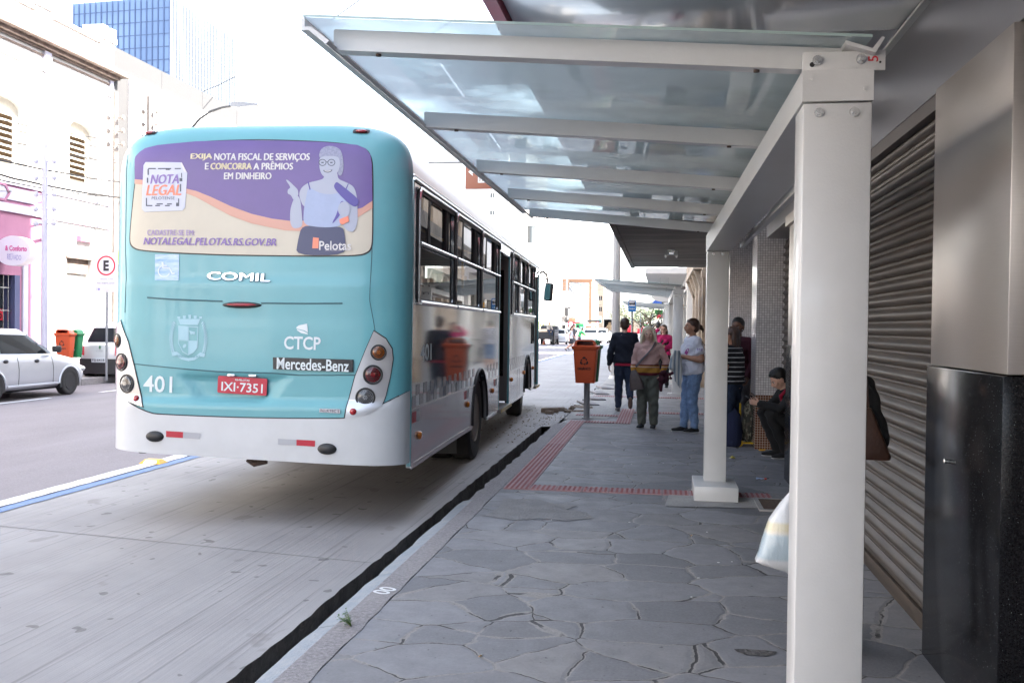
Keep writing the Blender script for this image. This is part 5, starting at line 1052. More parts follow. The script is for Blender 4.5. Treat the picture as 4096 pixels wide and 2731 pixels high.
# ================================================================ POLES, SIGNS AND CABLES
mat('pole_concrete', (.30, .29, .285), .85, col2=(.38, .37, .36), vscale=3, stretch=(1, 1, .3), bump=.2); mat('galv', (.24, .25, .265), .5, .3); mat('cable', (.02, .018, .018), .7); mat('pole_old', (.20, .17, .15), .85, col2=(.28, .25, .23), vscale=3); mat('lamp_grey', (.20, .21, .23), .5)
a = atz(2460, 1515, 0)
t = thing('tall_concrete_pole', (a.x, a.y, 0), 'tall tapered pale concrete pole behind the man in the dark sweater', 'pole')
mb = MB(); mb.tube([(0, 0, 0), (0, 0, 9.5)], [.135, .085], 8); mb.build('shaft', 'pole_concrete', t, False); mb = MB(); mb.cyl((0, 0, 0), (0, 0, .10), .2, .17, 12); mb.build('footing', 'lime_white', t)
def insul_pole(name, x, y, h, label, r=.12, arms=(), m='pole_concrete', group=None, cat='utility pole'):
    t = thing(name, (x, y, 0), label, cat, group); mb = MB(); mb.tube([(0, 0, 0), (0, 0, h)], [r, r*.72], 10); mb.build('shaft', m, t)
    for z in arms:
        mb = MB(); mb.tube([(-.28, 0, z), (.28, 0, z)], .018, 6)
        for s in (-1, 1): mb.tube([(s*.24, 0, z-.06), (s*.24, 0, z-.02), (s*.24, 0, z+.04), (s*.24, 0, z+.08)], [.035, .06, .06, .03], 8)
        mb.build('insulator_bracket', m, t)
    return t
insul_pole('utility_pole', -14.78, 21.0, 5.85, 'short utility pole with insulators in front of the pink and white building', .085, (3.9, 4.25, 4.6, 5.0, 5.4), 'lilac_grey')
insul_pole('utility_pole', aty(600, 500, 28.5).x, 28.5, aty(600, 386, 28.5).z, 'concrete utility pole with stacked insulators just over the top of the bus', .15, (7.1, 7.5, 7.9, 8.3), 'pole_old')
insul_pole('utility_pole', aty(462, 500, 26.6).x, 26.6, aty(462, 370, 26.6).z, 'utility pole with small insulators at the corner of the old building', .10, (6.9, 7.3, 7.7), 'pole_old')
# street lamp over the bus
t = thing('street_lamp', (-16.6, 29, 0), 'street lamp with a curved arm and flat grey head above the bus', 'street lamp')
pts = [aty(p[0], p[1], 29)-Vector((-16.6, 29, 0)) for p in ((745, 545), (765, 515), (800, 475), (845, 445), (890, 430), (930, 424))]
mb = MB(); mb.tube([(pts[0].x-.1, 0, 0), (pts[0].x-.08, 0, 5), pts[0]]+pts[1:], [.08, .07, .05, .045, .04, .04, .035, .035], 10); mb.build('arm', mat('arm_grey', (.06, .062, .066), .6), t)
mb = MB(); e = pts[-1]; mb.loft([[e+Vector(p)*.72 for p in r] for r in ([(-.05, -.12, -.05), (-.05, .12, -.05), (-.05, .12, .12), (-.05, -.12, .12)], [(.35, -.18, -.10), (.35, .18, -.10), (.35, .18, .16), (.35, -.18, .16)], [(1.25, -.15, -.02), (1.25, .15, -.02), (1.25, .15, .06), (1.25, -.15, .06)])]); ho = mb.build('lamp_head', 'lamp_grey', t, False)
mb = MB(); mb.add([e+Vector(p)*.72 for p in ((.42, -.14, -.10), (1.15, -.12, -.04), (1.15, .12, -.04), (.42, .14, -.10))], [(0, 1, 2, 3)]); mb.build('lens', 'lens_clear', ho, False)
# parking sign with the letter E
t = thing('parking_sign', (-13.47, 21.5, 0), 'white parking sign with a black letter in a red ring beside the bus corner', 'road sign')
mb = MB(); mb.tube([(0, .03, .1), (0, .03, 3.2)], .028, 8); mb.build('post', 'galv', t)
mb = MB(); mb.box((-.27, -.005, 2.28), (.27, .005, 3.23), .003); po = mb.build('panel', 'sign_white', t)
mb = MB(); mb.plate(circ(0, 2.92, .245, 32), [circ(0, 2.92, .205, 32)], lambda u, v, d: Vector((u, -.007-d, v)), .002); mb.build('red_ring', 'sign_red', po)
mb = MB(); put_txt(mb, txt('E', .15, .26, .05), lambda u, v: Vector((u, -.009, v+2.92))); mb.build('letter', 'board_black', po); mb = MB(); put_txt(mb, txt('M\u00c1XIMO 15 MIN', .34, .032), lambda u, v: Vector((u+.02, -.008, v+2.59))); put_txt(mb, txt('PISCA ALERTA LIGADO', .46, .03), lambda u, v: Vector((u, -.008, v+2.49))); mb.build('lettering', 'board_black', po)
mb = MB(); mb.plate(circ(-.19, 2.34, .03, 12), [], lambda u, v, d: Vector((u, -.007-d, v)), .001); mb.build('emblem', 'sign_lilac', po)
# bus stop sign
a0 = aty(2529, 1200, 27.5)
t = thing('bus_stop_sign', (a0.x, 27.5, 0), 'blue bus stop sign with a white panel and black bus symbol on a thin pole', 'bus stop sign')
sc_ = 27.5/3800
w2, h2 = 15.2*sc_, 24*sc_; zc = aty(2529, 1222, 27.5).z
mb = MB(); mb.tube([(0, .03, 0), (0, .03, zc+h2-.02)], .028, 8); mb.build('post', 'galv', t)
mat('sign_blue', (.01, .17, .52), .4)
mb = MB(); mb.plate(rrect(-w2, w2, zc-h2, zc+h2, .02), [], lambda u, v, d: Vector((u, -.006+d, v)), .01); po = mb.build('panel', 'sign_blue', t)
mb = MB(); mb.box((-w2*.78, -.009, zc-h2*.10), (w2*.78, -.0065, zc+h2*.86)); wp = mb.build('white_field', 'sign_white', po, False)
mb = MB(); zz_ = zc+h2*.34; mb.plate([(-.085, zz_-.03), (-.065, zz_-.03), (.06, zz_-.03), (.085, zz_-.03), (.085, zz_+.035), (-.065, zz_+.035), (-.085, zz_+.0)], [rect(-.055+k*.028, -.035+k*.028, zz_+.005, zz_+.025) for k in range(4)], lambda u, v, d: Vector((u, -.011-d, v)), .001)
for x in (-.05, .055): mb.plate(circ(x, zz_-.032, .014, 12), [], lambda u, v, d: Vector((u, -.0125-d, v)), .001)
mb.build('bus_symbol', 'board_black', wp)
mb = MB(); put_txt(mb, txt('\u00d4NIBUS', w2*1.5, .05, .03), lambda u, v: Vector((u, -.0085, v+zc-h2*.5))); mb.build('lettering', 'decal_white', po)
# brown tourist sign
a, b_ = aty(1862, 636, 36), aty(1995, 757, 36)
t = thing('tourist_sign', (a.x, 36, 0), 'brown direction sign with a white arrow and pictogram hung over the street above the bus', 'road sign')
mat('sign_brown', (.20, .065, .035), .5)
mb = MB(); mb.box((0, 0, b_.z), (b_.x-a.x, .03, a.z), .01); po = mb.build('panel', 'sign_brown', t)
wd = b_.x-a.x; zm = a.z-.50
mb = MB(); mb.plate([(.12, zm), (.30, zm+.16), (.27, zm+.05), (.62, zm+.05), (.62, zm-.05), (.27, zm-.05), (.30, zm-.16)], [], lambda u, v, d: Vector((u, -.006-d, v)), .002)
mb.plate(rect(.50, .76, zm-.42, zm-.12), [[(.55, zm-.38), (.60, zm-.38), (.60, zm-.30), (.56, zm-.22)], [(.66, zm-.38), (.71, zm-.38), (.70, zm-.22), (.66, zm-.30)], [(.60, zm-.18), (.66, zm-.18), (.66, zm-.25), (.60, zm-.25)]], lambda u, v, d: Vector((u, -.006-d, v)), .002); mb.build('arrow_and_pictogram', 'decal_white', po, False)
mb = MB(); mb.plate(rect(-.02, wd+.02, b_.z-.02, a.z+.02), [rect(.01, wd-.01, b_.z+.01, a.z-.01)], lambda u, v, d: Vector((u, -.004-d, v)), .002); mb.build('border', 'decal_white', po, False)
mb = MB(); mb.tube([(-6.6, .1, 0), (-6.6, .1, a.z-.2), (-6.3, .1, a.z-.1), (wd, .1, a.z-.1)], .06, 8); mb.build('gantry', 'galv', t)
# far poles
for i, (px, Y, top, r_) in enumerate(((2268, 140, 1108, .17), (2338, 190, 1175, .17), (2392, 215, 1180, .17))):
    z = aty(px, top, Y).z; t = insul_pole('utility_pole', aty(px, top, Y).x, Y, z, ('far concrete utility pole with a crossarm rising behind the white hatchback', 'far utility pole beside the green kiosk', 'farthest utility pole, before the turquoise shop sign')[i], r_, ())
    mb = MB(); mb.box((-.1, -.05, z-4.6*(1 if i == 0 else .5)), (2.2 if i == 0 else .8, .05, z-4.45*(1 if i == 0 else .5))) ; mb.build('crossarm', 'cable', t, False)
    if i == 0: mb = MB(); mb.cyl((0, -.2, 3.2), (0, -.2, 4.4), .3, n=10); mb.ell((0, -.2, 2.6), .4, 10, 6); mb.build('transformer', 'board_black', t)
for px, top in ((2530+75, 1262), (2560-12, 1262)):
    pass
for i, (px, Y, top) in enumerate(((2563, 70, 1250), (2580+32, 75, 1255), (2647, 60, 1258))):
    a = aty(px, top, Y); t = thing('slim_post', (a.x, Y, 0), ('slim grey post standing alone to the side of the bus stop sign', 'slim grey post near the crooked tree', 'pale slim post beside the third shelter')[i], 'post'); mb = MB(); mb.tube([(0, 0, 0), (0, 0, a.z)], [.05, .04], 8); mb.build('shaft', 'galv', t); mb = MB(); mb.cyl((0, 0, 0), (0, 0, .03), .11, n=12); mb.build('foot_plate', 'galv', t)
# cables
def cable(p, q, sag, r, label, group=None, n_=14, wob=0):
    mb = MB(); p, q = Vector(p), Vector(q); rr = random.Random(int(p.x*97+q.z*31)); pts = []
    for i in range(n_+1): s = i/n_; v = p.lerp(q, s); v.z -= sag*4*s*(1-s)-rr.uniform(-wob, wob); pts.append(v)
    mb.tube(pts, r, 5); o = mb.build('overhead_cable', 'cable', None); tag(o, label, 'cable', group); return o
G = 'thin overhead cables crossing the fronts across the street'; lab = 'thin dark overhead cable running in front of the old pink and white building'
for a, b_, r_ in (((-300, 60), (445, 392), .014), ((-300, 470), (470, 652), .009), ((-300, 560), (480, 728), .018), ((-300, 620), (480, 790), .022), ((-300, 652), (480, 792), .014), ((-300, 735), (170, 757), .008), ((-300, 400), (445, 560), .007), ((-300, 425), (470, 600), .007), ((-300, 510), (475, 640), .006)):
    cable(aty(a[0], a[1], 16.5), aty(b_[0], b_[1], 26.2), .10, r_*1.3, lab, G, wob=.012)
cable(aty(1500, -40, 22), aty(720, 396, 44), .35, .016, 'twisted dark cable rising across the white sky over the bus', None, 24, .02)
cable(aty(2010, -40, 24), aty(1020, 520, 60), .25, .010, 'fainter thin cable crossing the white sky in front of the canopy tip')
G = 'tangle of far overhead cables between the street poles'; lab = 'thin cable in the distant tangle between the far utility poles'
r_ = random.Random(4)
for k in range(26):
    z = r_.uniform(5.2, 8.6); x = aty(2268, 1200, 140).x; x2 = aty(2338, 1200, 190).x; w_ = r_.choice((0, 1, 2))
    if w_ == 0: cable((x, 140, z), (x2, 190, z+r_.uniform(-.8, .8)), r_.uniform(.2, 1.2), .028, lab, G, 8)
    elif w_ == 1: cable((x, 140, z), (-20+r_.uniform(-6, 2), 100, z+r_.uniform(-1, 2.5)), r_.uniform(.2, 1.0), .026, lab, G, 8)
    else: cable((x, 140, z), (r_.uniform(-6, 4), 175, z+r_.uniform(-1, 1.5)), r_.uniform(.4, 1.2), .026, lab, G, 8)

# unseen street houses added to block open sky and bounce sun: seen only as reflections in the granite, the metal and the bus, and as the light they throw back
for i, (y0, y1, h, m_, lb_) in enumerate(((2, 11.9, 9.5, 'lime_white', 'unseen white two storey house across the street, beyond the left of the pink shop'), (-12, 1.9, 8, 'far_beige', 'unseen beige house across the street further back'), (-34, -12.1, 11, 'lime_white', 'unseen long white building across the street at the back end'))):
    facade_building('unseen_house', lb_, -27, -17, y0, y1, h, m_, side_wins=[(y0+1.5+k*3, y0+2.9+k*3, z, z+1.9) for k in range(int((y1-y0-1)/3)) for z in (1.2, 5.2)])
facade_building('unseen_house', 'unseen grey house on our pavement behind the metal fronted shop', 1.7, 9, -40, -4.1, 12, 'grey_concrete')
facade_building('unseen_house', 'unseen white building closing the street corner behind us', -30, 10, -62, -50, 10, 'lime_white')
# ================================================================ VEHICLES
mat('car_silver', (.50, .51, .54), .25, .35, coat=.8); mat('car_white', (.68, .68, .68), .28, coat=.8); mat('car_glass', (.012, .015, .018), .03, spec=.28); mat('plastic_black', (.02, .02, .022), .5); mat('plate_white', (.62, .62, .64), .4); mat('hub_dark', (.05, .05, .055), .4, .5); mat('tail_red', (.55, .01, .02), .15, coat=.6); mat('tail_lit', (.7, .02, .02), .2, emit=((1, .08, .05), 1.5))
def lerp_tab(tab, y):
    for (a, va), (b_, vb) in zip(tab, tab[1:]):
        if a <= y <= b_: s = (y-a)/(b_-a); s = s*s*(3-2*s) if 0 else s; return va+(vb-va)*s
    return tab[0][1] if y < tab[0][0] else tab[-1][1]
def make_car(name, loc, rz, label, cat, paint, spec, group=None, plate=None, lit=False, badge=False):
    """y from the back bumper (0) to the nose (Ln); spec: length, half width, shoulder line, roof line, glass limits"""
    t = thing(name, loc, label, cat, group, rz); Ln, hw = spec['L'], spec['hw']; sh = spec['shoulder']; rf = spec['roof']
    # lower body
    ys = sorted(set([0, .03, .10, .2]+[Ln*k/30 for k in range(1, 30)]+[Ln-.2, Ln-.1, Ln-.03, Ln])); rings = []
    for y in ys:
        e = min(1, max(0, 1-((abs(y-Ln/2)/(Ln/2))**8))); w_ = hw*(.80+.20*e**.5); zt = lerp_tab(sh, y); zb_ = .20+.14*max(0, (abs(y-Ln/2)/(Ln/2))**10)
        h = zt-zb_; out = []
        prof = [(.90, zb_), (.985, zb_+.08), (1.0, zb_+.30*h), (1.0, zb_+.52*h), (.985, zb_+.75*h), (.95, zt-.05), (.88, zt), (.45, zt+.035), (0, zt+.045)]
        out = [Vector((w_*a, y, z)) for a, z in prof]+[Vector((-w_*a, y, z)) for a, z in prof[::-1][1:]]+[Vector((-.4*w_, y, zb_-.02)), Vector((.4*w_, y, zb_-.02))]; rings.append(out)
    mb = MB(); mb.loft(rings); body = mb.build('body', paint, t, True, 50)
    # cabin
    g0, g1, r0, r1 = spec['cabin']; zr = spec['zroof']; mb = MB(); zb0 = lerp_tab(sh, (g0+g1)/2)-.03; zs0, zs1 = lerp_tab(sh, g0)-.02, lerp_tab(sh, g1)-.02
    def cab(s, u, off=0):
        """s: height share 0..1, u: 0..1 round the cabin outline"""
        ya, yb = g0+(r0-g0)*s-off, g1+(r1-g1)*s+off; za, zb2 = zs0+(zr-zs0)*s, zs1+(zr-.03-zs1)*s; wx = hw*(.90-.17*s**1.2)+off
        a = 2*math.pi*u; c, s_ = math.cos(a), math.sin(a); X = wx*math.copysign(abs(c)**.28, c); q = math.copysign(abs(s_)**.28, s_); Y = (ya+yb)/2+(yb-ya)/2*q; z = za+(zb2-za)*(Y-ya)/(yb-ya) if yb > ya else za
        return Vector((X, Y, z))
    nu = 96; rings = [[cab(s, i/nu) for i in range(nu)] for s in (0, .12, .25, .38, .5, .62, .75, .88, .95, 1)]
    top = [Vector((p.x*.9, (g0+g1)/2*.05+p.y*.95 + ((r0+r1)/2-(g0+g1)/2*1)*0, p.z+.035)) for p in rings[-1]]; cy = (r0+r1)/2; top = [Vector((p.x*.88, cy+(p.y-cy)*.9, zr+.03)) for p in rings[-1]]; top2 = [Vector((p.x*.4, cy+(p.y-cy)*.4, zr+.055)) for p in rings[-1]]
    mb.loft(rings+[top, top2]); mb.build('cabin', paint, body, True, 60)
    def pane(nm, u0, u1, s0, s1, cuts=(), par=body):
        rows = [[cab(s0+(s1-s0)*j/4, u0+(u1-u0)*i/16, .012) for i in range(17)] for j in range(5)]; mb = MB(); mb.loft(rows, False, False); return mb.build(nm, 'car_glass', par, True)
    pane('rear_window', .645, .855, .18, .88); pane('windscreen', .145, .355, .08, .92)
    for s_ in (0, 1):
        if s_ == 0: seg = ((-.105, -.015), (-.005, .095)) if spec.get('doors', 4) == 4 else ((-.10, .095),)
        else: seg = ((.405, .505), (.515, .605))
        for a, b_ in seg: pane('side_window', a, b_, .12, .88)
    # wheels and arches
    for yc in spec['axles']:
        for s_ in (-1, 1):
            r = spec['r']; mb = MB(); mb.plate([(yc+(r+.05)*math.cos(math.pi*k/16), r-.02+(r+.05)*math.sin(math.pi*k/16)) for k in range(17)]+[(yc-r-.05, .18), (yc+r+.05, .18)], [], lambda u, v, d: Vector((s_*(hw*1.003-d), u, v)), .12); mb.build('wheel_arch', 'plastic_black', t)
            mb = MB(); mb.tube([(s_*hw*1.0, yc+(r+.07)*math.cos(math.pi*k/14), r-.02+(r+.07)*math.sin(math.pi*k/14)) for k in range(15)], .022, 8); mb.build('arch_lip', spec.get('lip', paint), t)
            wheel(t, (s_*(hw+.012), yc, r), r, .19, r*.60, hub=spec.get('hub', 'bezel_silver'), outx=s_, spokes=9, n_=28)
    # lights, bumper, plate, handles, mirrors
    zt0 = lerp_tab(sh, .1)
    for s_ in (-1, 1):
        mb = MB(); yb, zb_ = spec.get('tail', (.05, zt0-.22)); mb.loft([[Vector((s_*x, y, z)) for x, y, z in r] for r in ([(hw*.66, yb-.035, zb_+.16), (hw*.66, yb-.045, zb_-.08), (hw*.90, yb, zb_-.05), (hw*.985, yb+.16, zb_+.0), (hw*.98, yb+.17, zb_+.15), (hw*.9, yb+.02, zb_+.19)], [(hw*.7, yb+.2, zb_+.14), (hw*.7, yb+.2, zb_-.06), (hw*.85, yb+.2, zb_-.04), (hw*.9, yb+.22, zb_), (hw*.9, yb+.22, zb_+.13), (hw*.85, yb+.2, zb_+.15)])]); mb.build('tail_light', 'tail_lit' if lit else 'tail_red', t)
        mb = MB(); mb.ell((s_*hw*.80, Ln-.12, lerp_tab(sh, Ln-.15)-.12), (hw*.17, .14, .08), 14, 8); mb.build('headlight', 'lens_clear', t)
        mb = MB(); my = g1-.40; mb.M = Matrix.Translation((s_*(hw+.06), my, lerp_tab(sh, my)+.10)); mb.rbox(-.09, .09, -.06, .06, -.07, .07, .03); mb.build('wing_mirror', 'plastic_black' if paint == 'car_silver' else paint, t)
        for yh in spec.get('handles', ()): mb = MB(); mb.ell((s_*hw*.992, yh, lerp_tab(sh, yh)-.16), (.022, .075, .038), 12, 6); mb.build('door_handle', 'plastic_black' if paint == 'car_silver' else paint, t)
        for yg in spec.get('gaps', ()): 
            mb = MB(); mb.tube([(s_*hw*a, yg+dy, z) for a, z, dy in ((1.0, .30, 0), (1.003, .45, .01), (1.003, .62, .012), (.988, lerp_tab(sh, yg)-.18, .0), (.953, lerp_tab(sh, yg)-.055, -.01))], .005, 5); mb.build('door_gap', 'seam_dark', t)
        mb = MB(); mb.tube([(s_*hw*1.0, spec['axles'][0]+.4, .28), (s_*hw*1.0, spec['axles'][1]-.42, .28)], .028, 6); mb.build('sill', paint if paint == 'car_silver' else 'plastic_black', t)
    bz = spec.get('bumper_z', .50); mb = MB(); ys2 = [(.02, hw*.80), (-.03, hw*.55), (-.045, 0)]
    mb.loft([[Vector((x, y, z)) for x, y in ((hw*.97, .22), (hw*.93, .05), (hw*.75, -.035), (0, -.06), (-hw*.75, -.035), (-hw*.93, .05), (-hw*.97, .22))] for z in (.24, bz-.16, bz)], False, False); mb.build('rear_bumper', spec.get('bumper', paint), t)
    if plate is not None:
        mb = MB(); mb.box((-.20, spec.get('plate_y', -.07)-.005, spec['plate_z']-.065), (.20, spec.get('plate_y', -.07)+.03, spec['plate_z']+.065), .004); po = mb.build('number_plate', 'plate_white', t)
        if plate: mb = MB(); put_txt(mb, txt(plate, .34, .075, .01), lambda u, v: Vector((u, spec.get('plate_y', -.07)-.007, spec['plate_z']+v-.008))); mb.build('lettering', 'board_black', po)
    mb = MB(); mb.box((-hw*.6, .5, .14), (hw*.6, Ln-.5, .24)); mb.build('underbody', 'under_black', t)
    return t
HATCH = dict(L=3.78, hw=.80, shoulder=[(0, .80), (.12, .93), (.6, .96), (2.3, .93), (2.75, .90), (3.3, .80), (3.62, .68), (3.78, .50)], roof=None, cabin=(.12, 2.95, .55, 1.95), zroof=1.40, axles=(.68, 3.10), r=.29, hub='hub_dark', handles=(1.05, 2.0), gaps=(1.42, 2.52), plate_z=.62)
SUV = dict(L=3.68, hw=.68, shoulder=[(0, .95), (.15, 1.02), (1.2, 1.02), (2.4, 1.02), (2.9, .98), (3.4, .84), (3.68, .58)], roof=None, cabin=(.10, 2.95, .42, 1.95), zroof=1.50, axles=(.62, 3.0), r=.30, hub='bezel_silver', handles=(1.1, 2.0), gaps=(1.4, 2.4), plate_z=.60, bumper='plastic_black', bumper_z=.63, tail=(.0, .80), lip='plastic_black')
SEDAN = dict(L=4.3, hw=.84, shoulder=[(0, .86), (.1, .98), (.7, 1.0), (2.8, .95), (3.3, .90), (3.9, .80), (4.15, .68), (4.3, .5)], roof=None, cabin=(.45, 3.25, 1.05, 2.45), zroof=1.45, axles=(.80, 3.45), r=.31, handles=(1.5, 2.4), gaps=(1.9, 2.9), plate_z=.70, tail=(.03, .76))
a = atz(265, 1577, RZ)
make_car('silver_hatchback', (-13.62, a.y-3.10, RZ), 0, 'silver hatchback parked at the far kerb, only its front half in view', 'car', 'car_silver', HATCH)
kx = aty(400, 1450, 23.0).x
t = make_car('white_hatchback', (kx, 23.0, RZ), .0, 'white high-riding hatchback with black bumper parked ahead of the silver car', 'car', 'car_white', SUV, plate='FIJ-6418')
mb = MB(); mb.plate([(0, -.06), (.035, 0), (0, .06), (-.035, 0)], [], lambda u, v, d: Vector((u, -.012+d, .93+v)), .03); mb.build('maker_emblem', 'chrome', t); mb = MB(); put_txt(mb, txt('KWID', .2, .03), lambda u, v: Vector((u, -.016, .84+v))); mb.build('lettering', 'bezel_silver', t)
mb = MB()
for s in (-1, 1): mb = MB(); mb.tube([(s*.55, .7, 1.53), (s*.56, .8, 1.58), (s*.56, 1.7, 1.58), (s*.55, 1.8, 1.53)], .014, 6); mb.build('roof_rail', 'galv', t)
fc = ((2232, 88, HATCH, 'white hatchback with its brake lights on, nearest in the far traffic, beside the traffic cone', 1), (2283, 96, SEDAN, 'white car half hidden behind the nearest far hatchback', 1), (2360, 95, SEDAN, 'white saloon seen from behind, just above the lid of the orange bin', 1), (2399, 98, SEDAN, 'white car with its door mirror out beside the white saloon', 1), (2330, 128, HATCH, 'small car peeping out behind the white saloon roof, left of two', 0), (2363, 130, SEDAN, 'white saloon waiting behind the first saloon in the far traffic', 0), (2402, 122, SEDAN, 'white car ahead of the walker in blue', 0))
for px, Y, sp_c, lb_, lit in fc:
    s2_ = dict(sp_c); s2_['hub'] = 'bezel_silver'; make_car('distant_car', (aty(px, 1350, Y).x, Y, RZ), -.03, lb_, 'car', 'car_white', s2_, 'cars in the far traffic', plate='', lit=bool(lit))
# lorry with boxes
def crate(mb, x, y, z, w_, d, h): mb.box((x-w_/2, y, z), (x+w_/2, y+d, z+h), .02)
mat('cardboard', (.42, .31, .19), .85, var=.12, vscale=4); mat('tarp_grey', (.33, .34, .34), .7); mat('soil_load', (.40, .27, .17), .9, col2=(.55, .42, .30), vscale=6, bump=.8)
Y = 190; k = Y/3800
def X_(px): return aty(px, 1330, Y).x
t = thing('box_lorry', (X_(2434), Y, RZ), 'box lorry seen from behind with its rear door open on a load of cartons', 'lorry')
w_ = 1.05
mb = MB(); mb.box((-w_, 0, 1.05), (-w_+.06, 6, 3.3)); mb.box((w_-.06, 0, 1.05), (w_, 6, 3.3)); mb.box((-w_, 0, 3.24), (w_, 6, 3.32)); mb.box((-w_, 0, .98), (w_, 6, 1.06)); mb.box((-w_, 5.9, 1), (w_, 6, 3.3)); mb.build('cargo_box', 'tarp_grey', t, False)
mb = MB(); mb.box((-w_+.07, 4, 1.07), (w_-.07, 5.8, 3.2)); mb.build('dark_inside', 'black_matte', t, False)
mb = MB(); mb.box((-w_, -.05, .62), (w_, .05, .98)); mb.build('tail_board', 'plastic_black', t); mb = MB(); mb.box((-w_, -.07, .55), (w_, -.05, .62)); mb.build('warning_stripe', 'tape_red', t)
for s in (-1, 1): wheel(t, (s*w_, .9, .42), .42, .3, .25, outx=s); wheel(t, (s*w_, 6.6, .42), .42, .3, .25, outx=s)
mb = MB(); mb.box((-w_, 6.1, .7), (w_, 8, 2.6), .1); mb.build('cab', 'far_white', t); 
for x, z, y in ((-.15, 1.07, 1.2), (.35, 1.07, 1.0), (.35, 1.62, 1.0), (.72, 1.07, 1.2), (-.15, 1.62, 1.4), (.1, 2.17, 1.4), (-.62, 1.07, 1.3)):
    mb = MB(); crate(mb, X_(2434)+x, Y+y, RZ+z, .48, .5, .53); o = mb.build('carton', 'cardboard'); tag(o, 'brown carton stacked inside the open box lorry', 'box', 'cartons stacked in the lorry')
# flatbed with rubble load
Y = 84; x = aty(2178, 1350, Y).x
t = thing('flatbed_truck', (x, Y, RZ), 'dark flatbed truck loaded with brown rubble beside the traffic cone', 'truck')
mb = MB(); mb.box((-.85, 0, .55), (.85, .06, 1.15)); mb.box((-.85, 0, .55), (-.79, 3.2, 1.15)); mb.box((.79, 0, .55), (.85, 3.2, 1.15)); mb.box((-.85, 0, .5), (.85, 3.2, .56)); mb.build('load_bed', 'plastic_black', t, False)
mb = MB(); mb.ell((-.2, 1.2, 1.1), (.6, 1.0, .32)); mb.ell((.25, .8, 1.08), (.4, .6, .25)); mb.build('load', 'soil_load', t)
mb = MB(); mb.box((-.8, 3.3, .5), (.8, 5.0, 1.75), .15); mb.build('cab', 'plastic_black', t)
for s in (-1, 1): wheel(t, (s*.84, .6, .33), .33, .2, .2, outx=s); wheel(t, (s*.84, 4.1, .33), .33, .2, .2, outx=s)
mb = MB()
for z in (.9, 1.1, 1.3): mb.tube([(.9, .2, z), (.9, 3.0, z)], .02, 5)
for y in (.2, 1.1, 2.0, 3.0): mb.tube([(.9, y, .6), (.9, y, 1.35)], .02, 5)
mb.build('side_rack', 'galv', t)
# cone
Y = 86; a = aty(2176, 1376, Y); t = thing('traffic_cone', (a.x, Y, RZ), 'orange traffic cone standing behind the dark flatbed truck', 'traffic cone')
mb = MB(); mb.box((-.18, -.18, 0), (.18, .18, .04), .01); mb.build('base', 'globe_orange', t); mb = MB(); mb.tube([(0, 0, .04), (0, 0, .70)], [.13, .03], 14); mb.build('cone', mat('cone_orange', (.70, .12, .05), .5), t); mb = MB(); mb.tube([(0, 0, .34), (0, 0, .46)], [.087, .065], 14); mb.build('band', 'sign_white', t)
# red flatbed far right and kiosk, umbrella
Y = 150; x = aty(2590, 1350, Y).x; t = thing('red_loader_truck', (x, Y, RZ), 'red and grey low loader truck standing across the far end of the street', 'truck')
mb = MB(); mb.box((-3.5, 0, .7), (1.5, 2, .95)); mb.build('load_bed', 'tape_red', t, False); mb = MB(); mb.box((-3.2, .3, .95), (-2.6, 1.8, 2.0), .1); mb.box((-1.6, .3, .95), (1.0, .5, 1.5)); mb.tube([(-1.5, .4, 1), (.2, .4, 2.6), (1.3, .4, 1.2)], .09, 6); mb.build('crane', 'tape_red', t); mb = MB(); mb.box((1.6, 0, .5), (3.2, 2, 2.4), .2); mb.build('cab', 'far_grey', t)
for xw in (-2.8, -1.9, .8, 2.5): mb = MB(); mb.cyl((xw, -.02, .45), (xw, .3, .45), .45, n=18); mb.build('wheel', 'tyre', t)
mb = MB(); mb.box((-.6, -.1, 2.0), (.3, -.05, 2.15)); mb.build('green_panel', 'board_green', t)
Y = 118; a, b_ = aty(2302, 1330, Y), aty(2333, 1330, Y); t = thing('green_kiosk', (0, 0, 0), 'green street kiosk with white printed panels behind the pedestrians crossing', 'kiosk')
zt = aty(2320, 1293, Y).z; mat('kiosk_green', (.03, .30, .10), .5)
mb = MB(); mb.box((a.x, Y, RZ+.1), (b_.x, Y+2, zt)); mb.build('body', 'kiosk_green', t, False); mb = MB(); mb.box((a.x+.15, Y-.02, .2), (a.x+.42, Y-.01, zt-.2)); mb.build('opening', 'black_matte', t, False)
mb = MB()
for z in (zt-.55, zt-.8, .7, .5): mb.box((a.x+.55, Y-.02, z), (b_.x-.08, Y-.01, z+.09))
mb.plate([(b_.x-.35, 1.0), (b_.x-.15, 1.5), (b_.x-.22, 1.52), (b_.x-.40, 1.08)], [], lambda u, v, d: Vector((u, Y-.02-d, v)), .005); mb.build('printed_panel', 'decal_white', t, False)
Y = 122; a = aty(2335, 1290, Y); t = thing('market_umbrella', (a.x, Y, RZ), 'wide cream market umbrella beside the green kiosk', 'umbrella'); mb = MB(); mb.tube([(0, 0, 0), (0, 0, a.z+.1)], .03, 6); mb.build('pole', 'galv', t); mb = MB(); mb.loft([mb.ring(Vector((0, 0, a.z-.35)), Vector((1, 0, 0)), Vector((0, 1, 0)), 1.45, 1.45, 8), mb.ring(Vector((0, 0, a.z+.15)), Vector((1, 0, 0)), Vector((0, 1, 0)), .05, .05, 8)]); mb.build('canopy', mat('umbrella_cream', (.62, .56, .46), .8), t, False)
board('oval_brown_sign', (2287, 1280), 150, 1.1, .6, 'far_brown', 'oval brown sign on the corner shop front beside the utility pole', None)
board('red_fascia_sign', (2300, 1291), 160, 2.4, .35, 'sign_red', 'long thin red fascia sign under the white corner building', None)
board('turquoise_sign', (2398, 1278), 215, .9, 1.4, 'turquoise', 'turquoise shop sign far down the street', None)
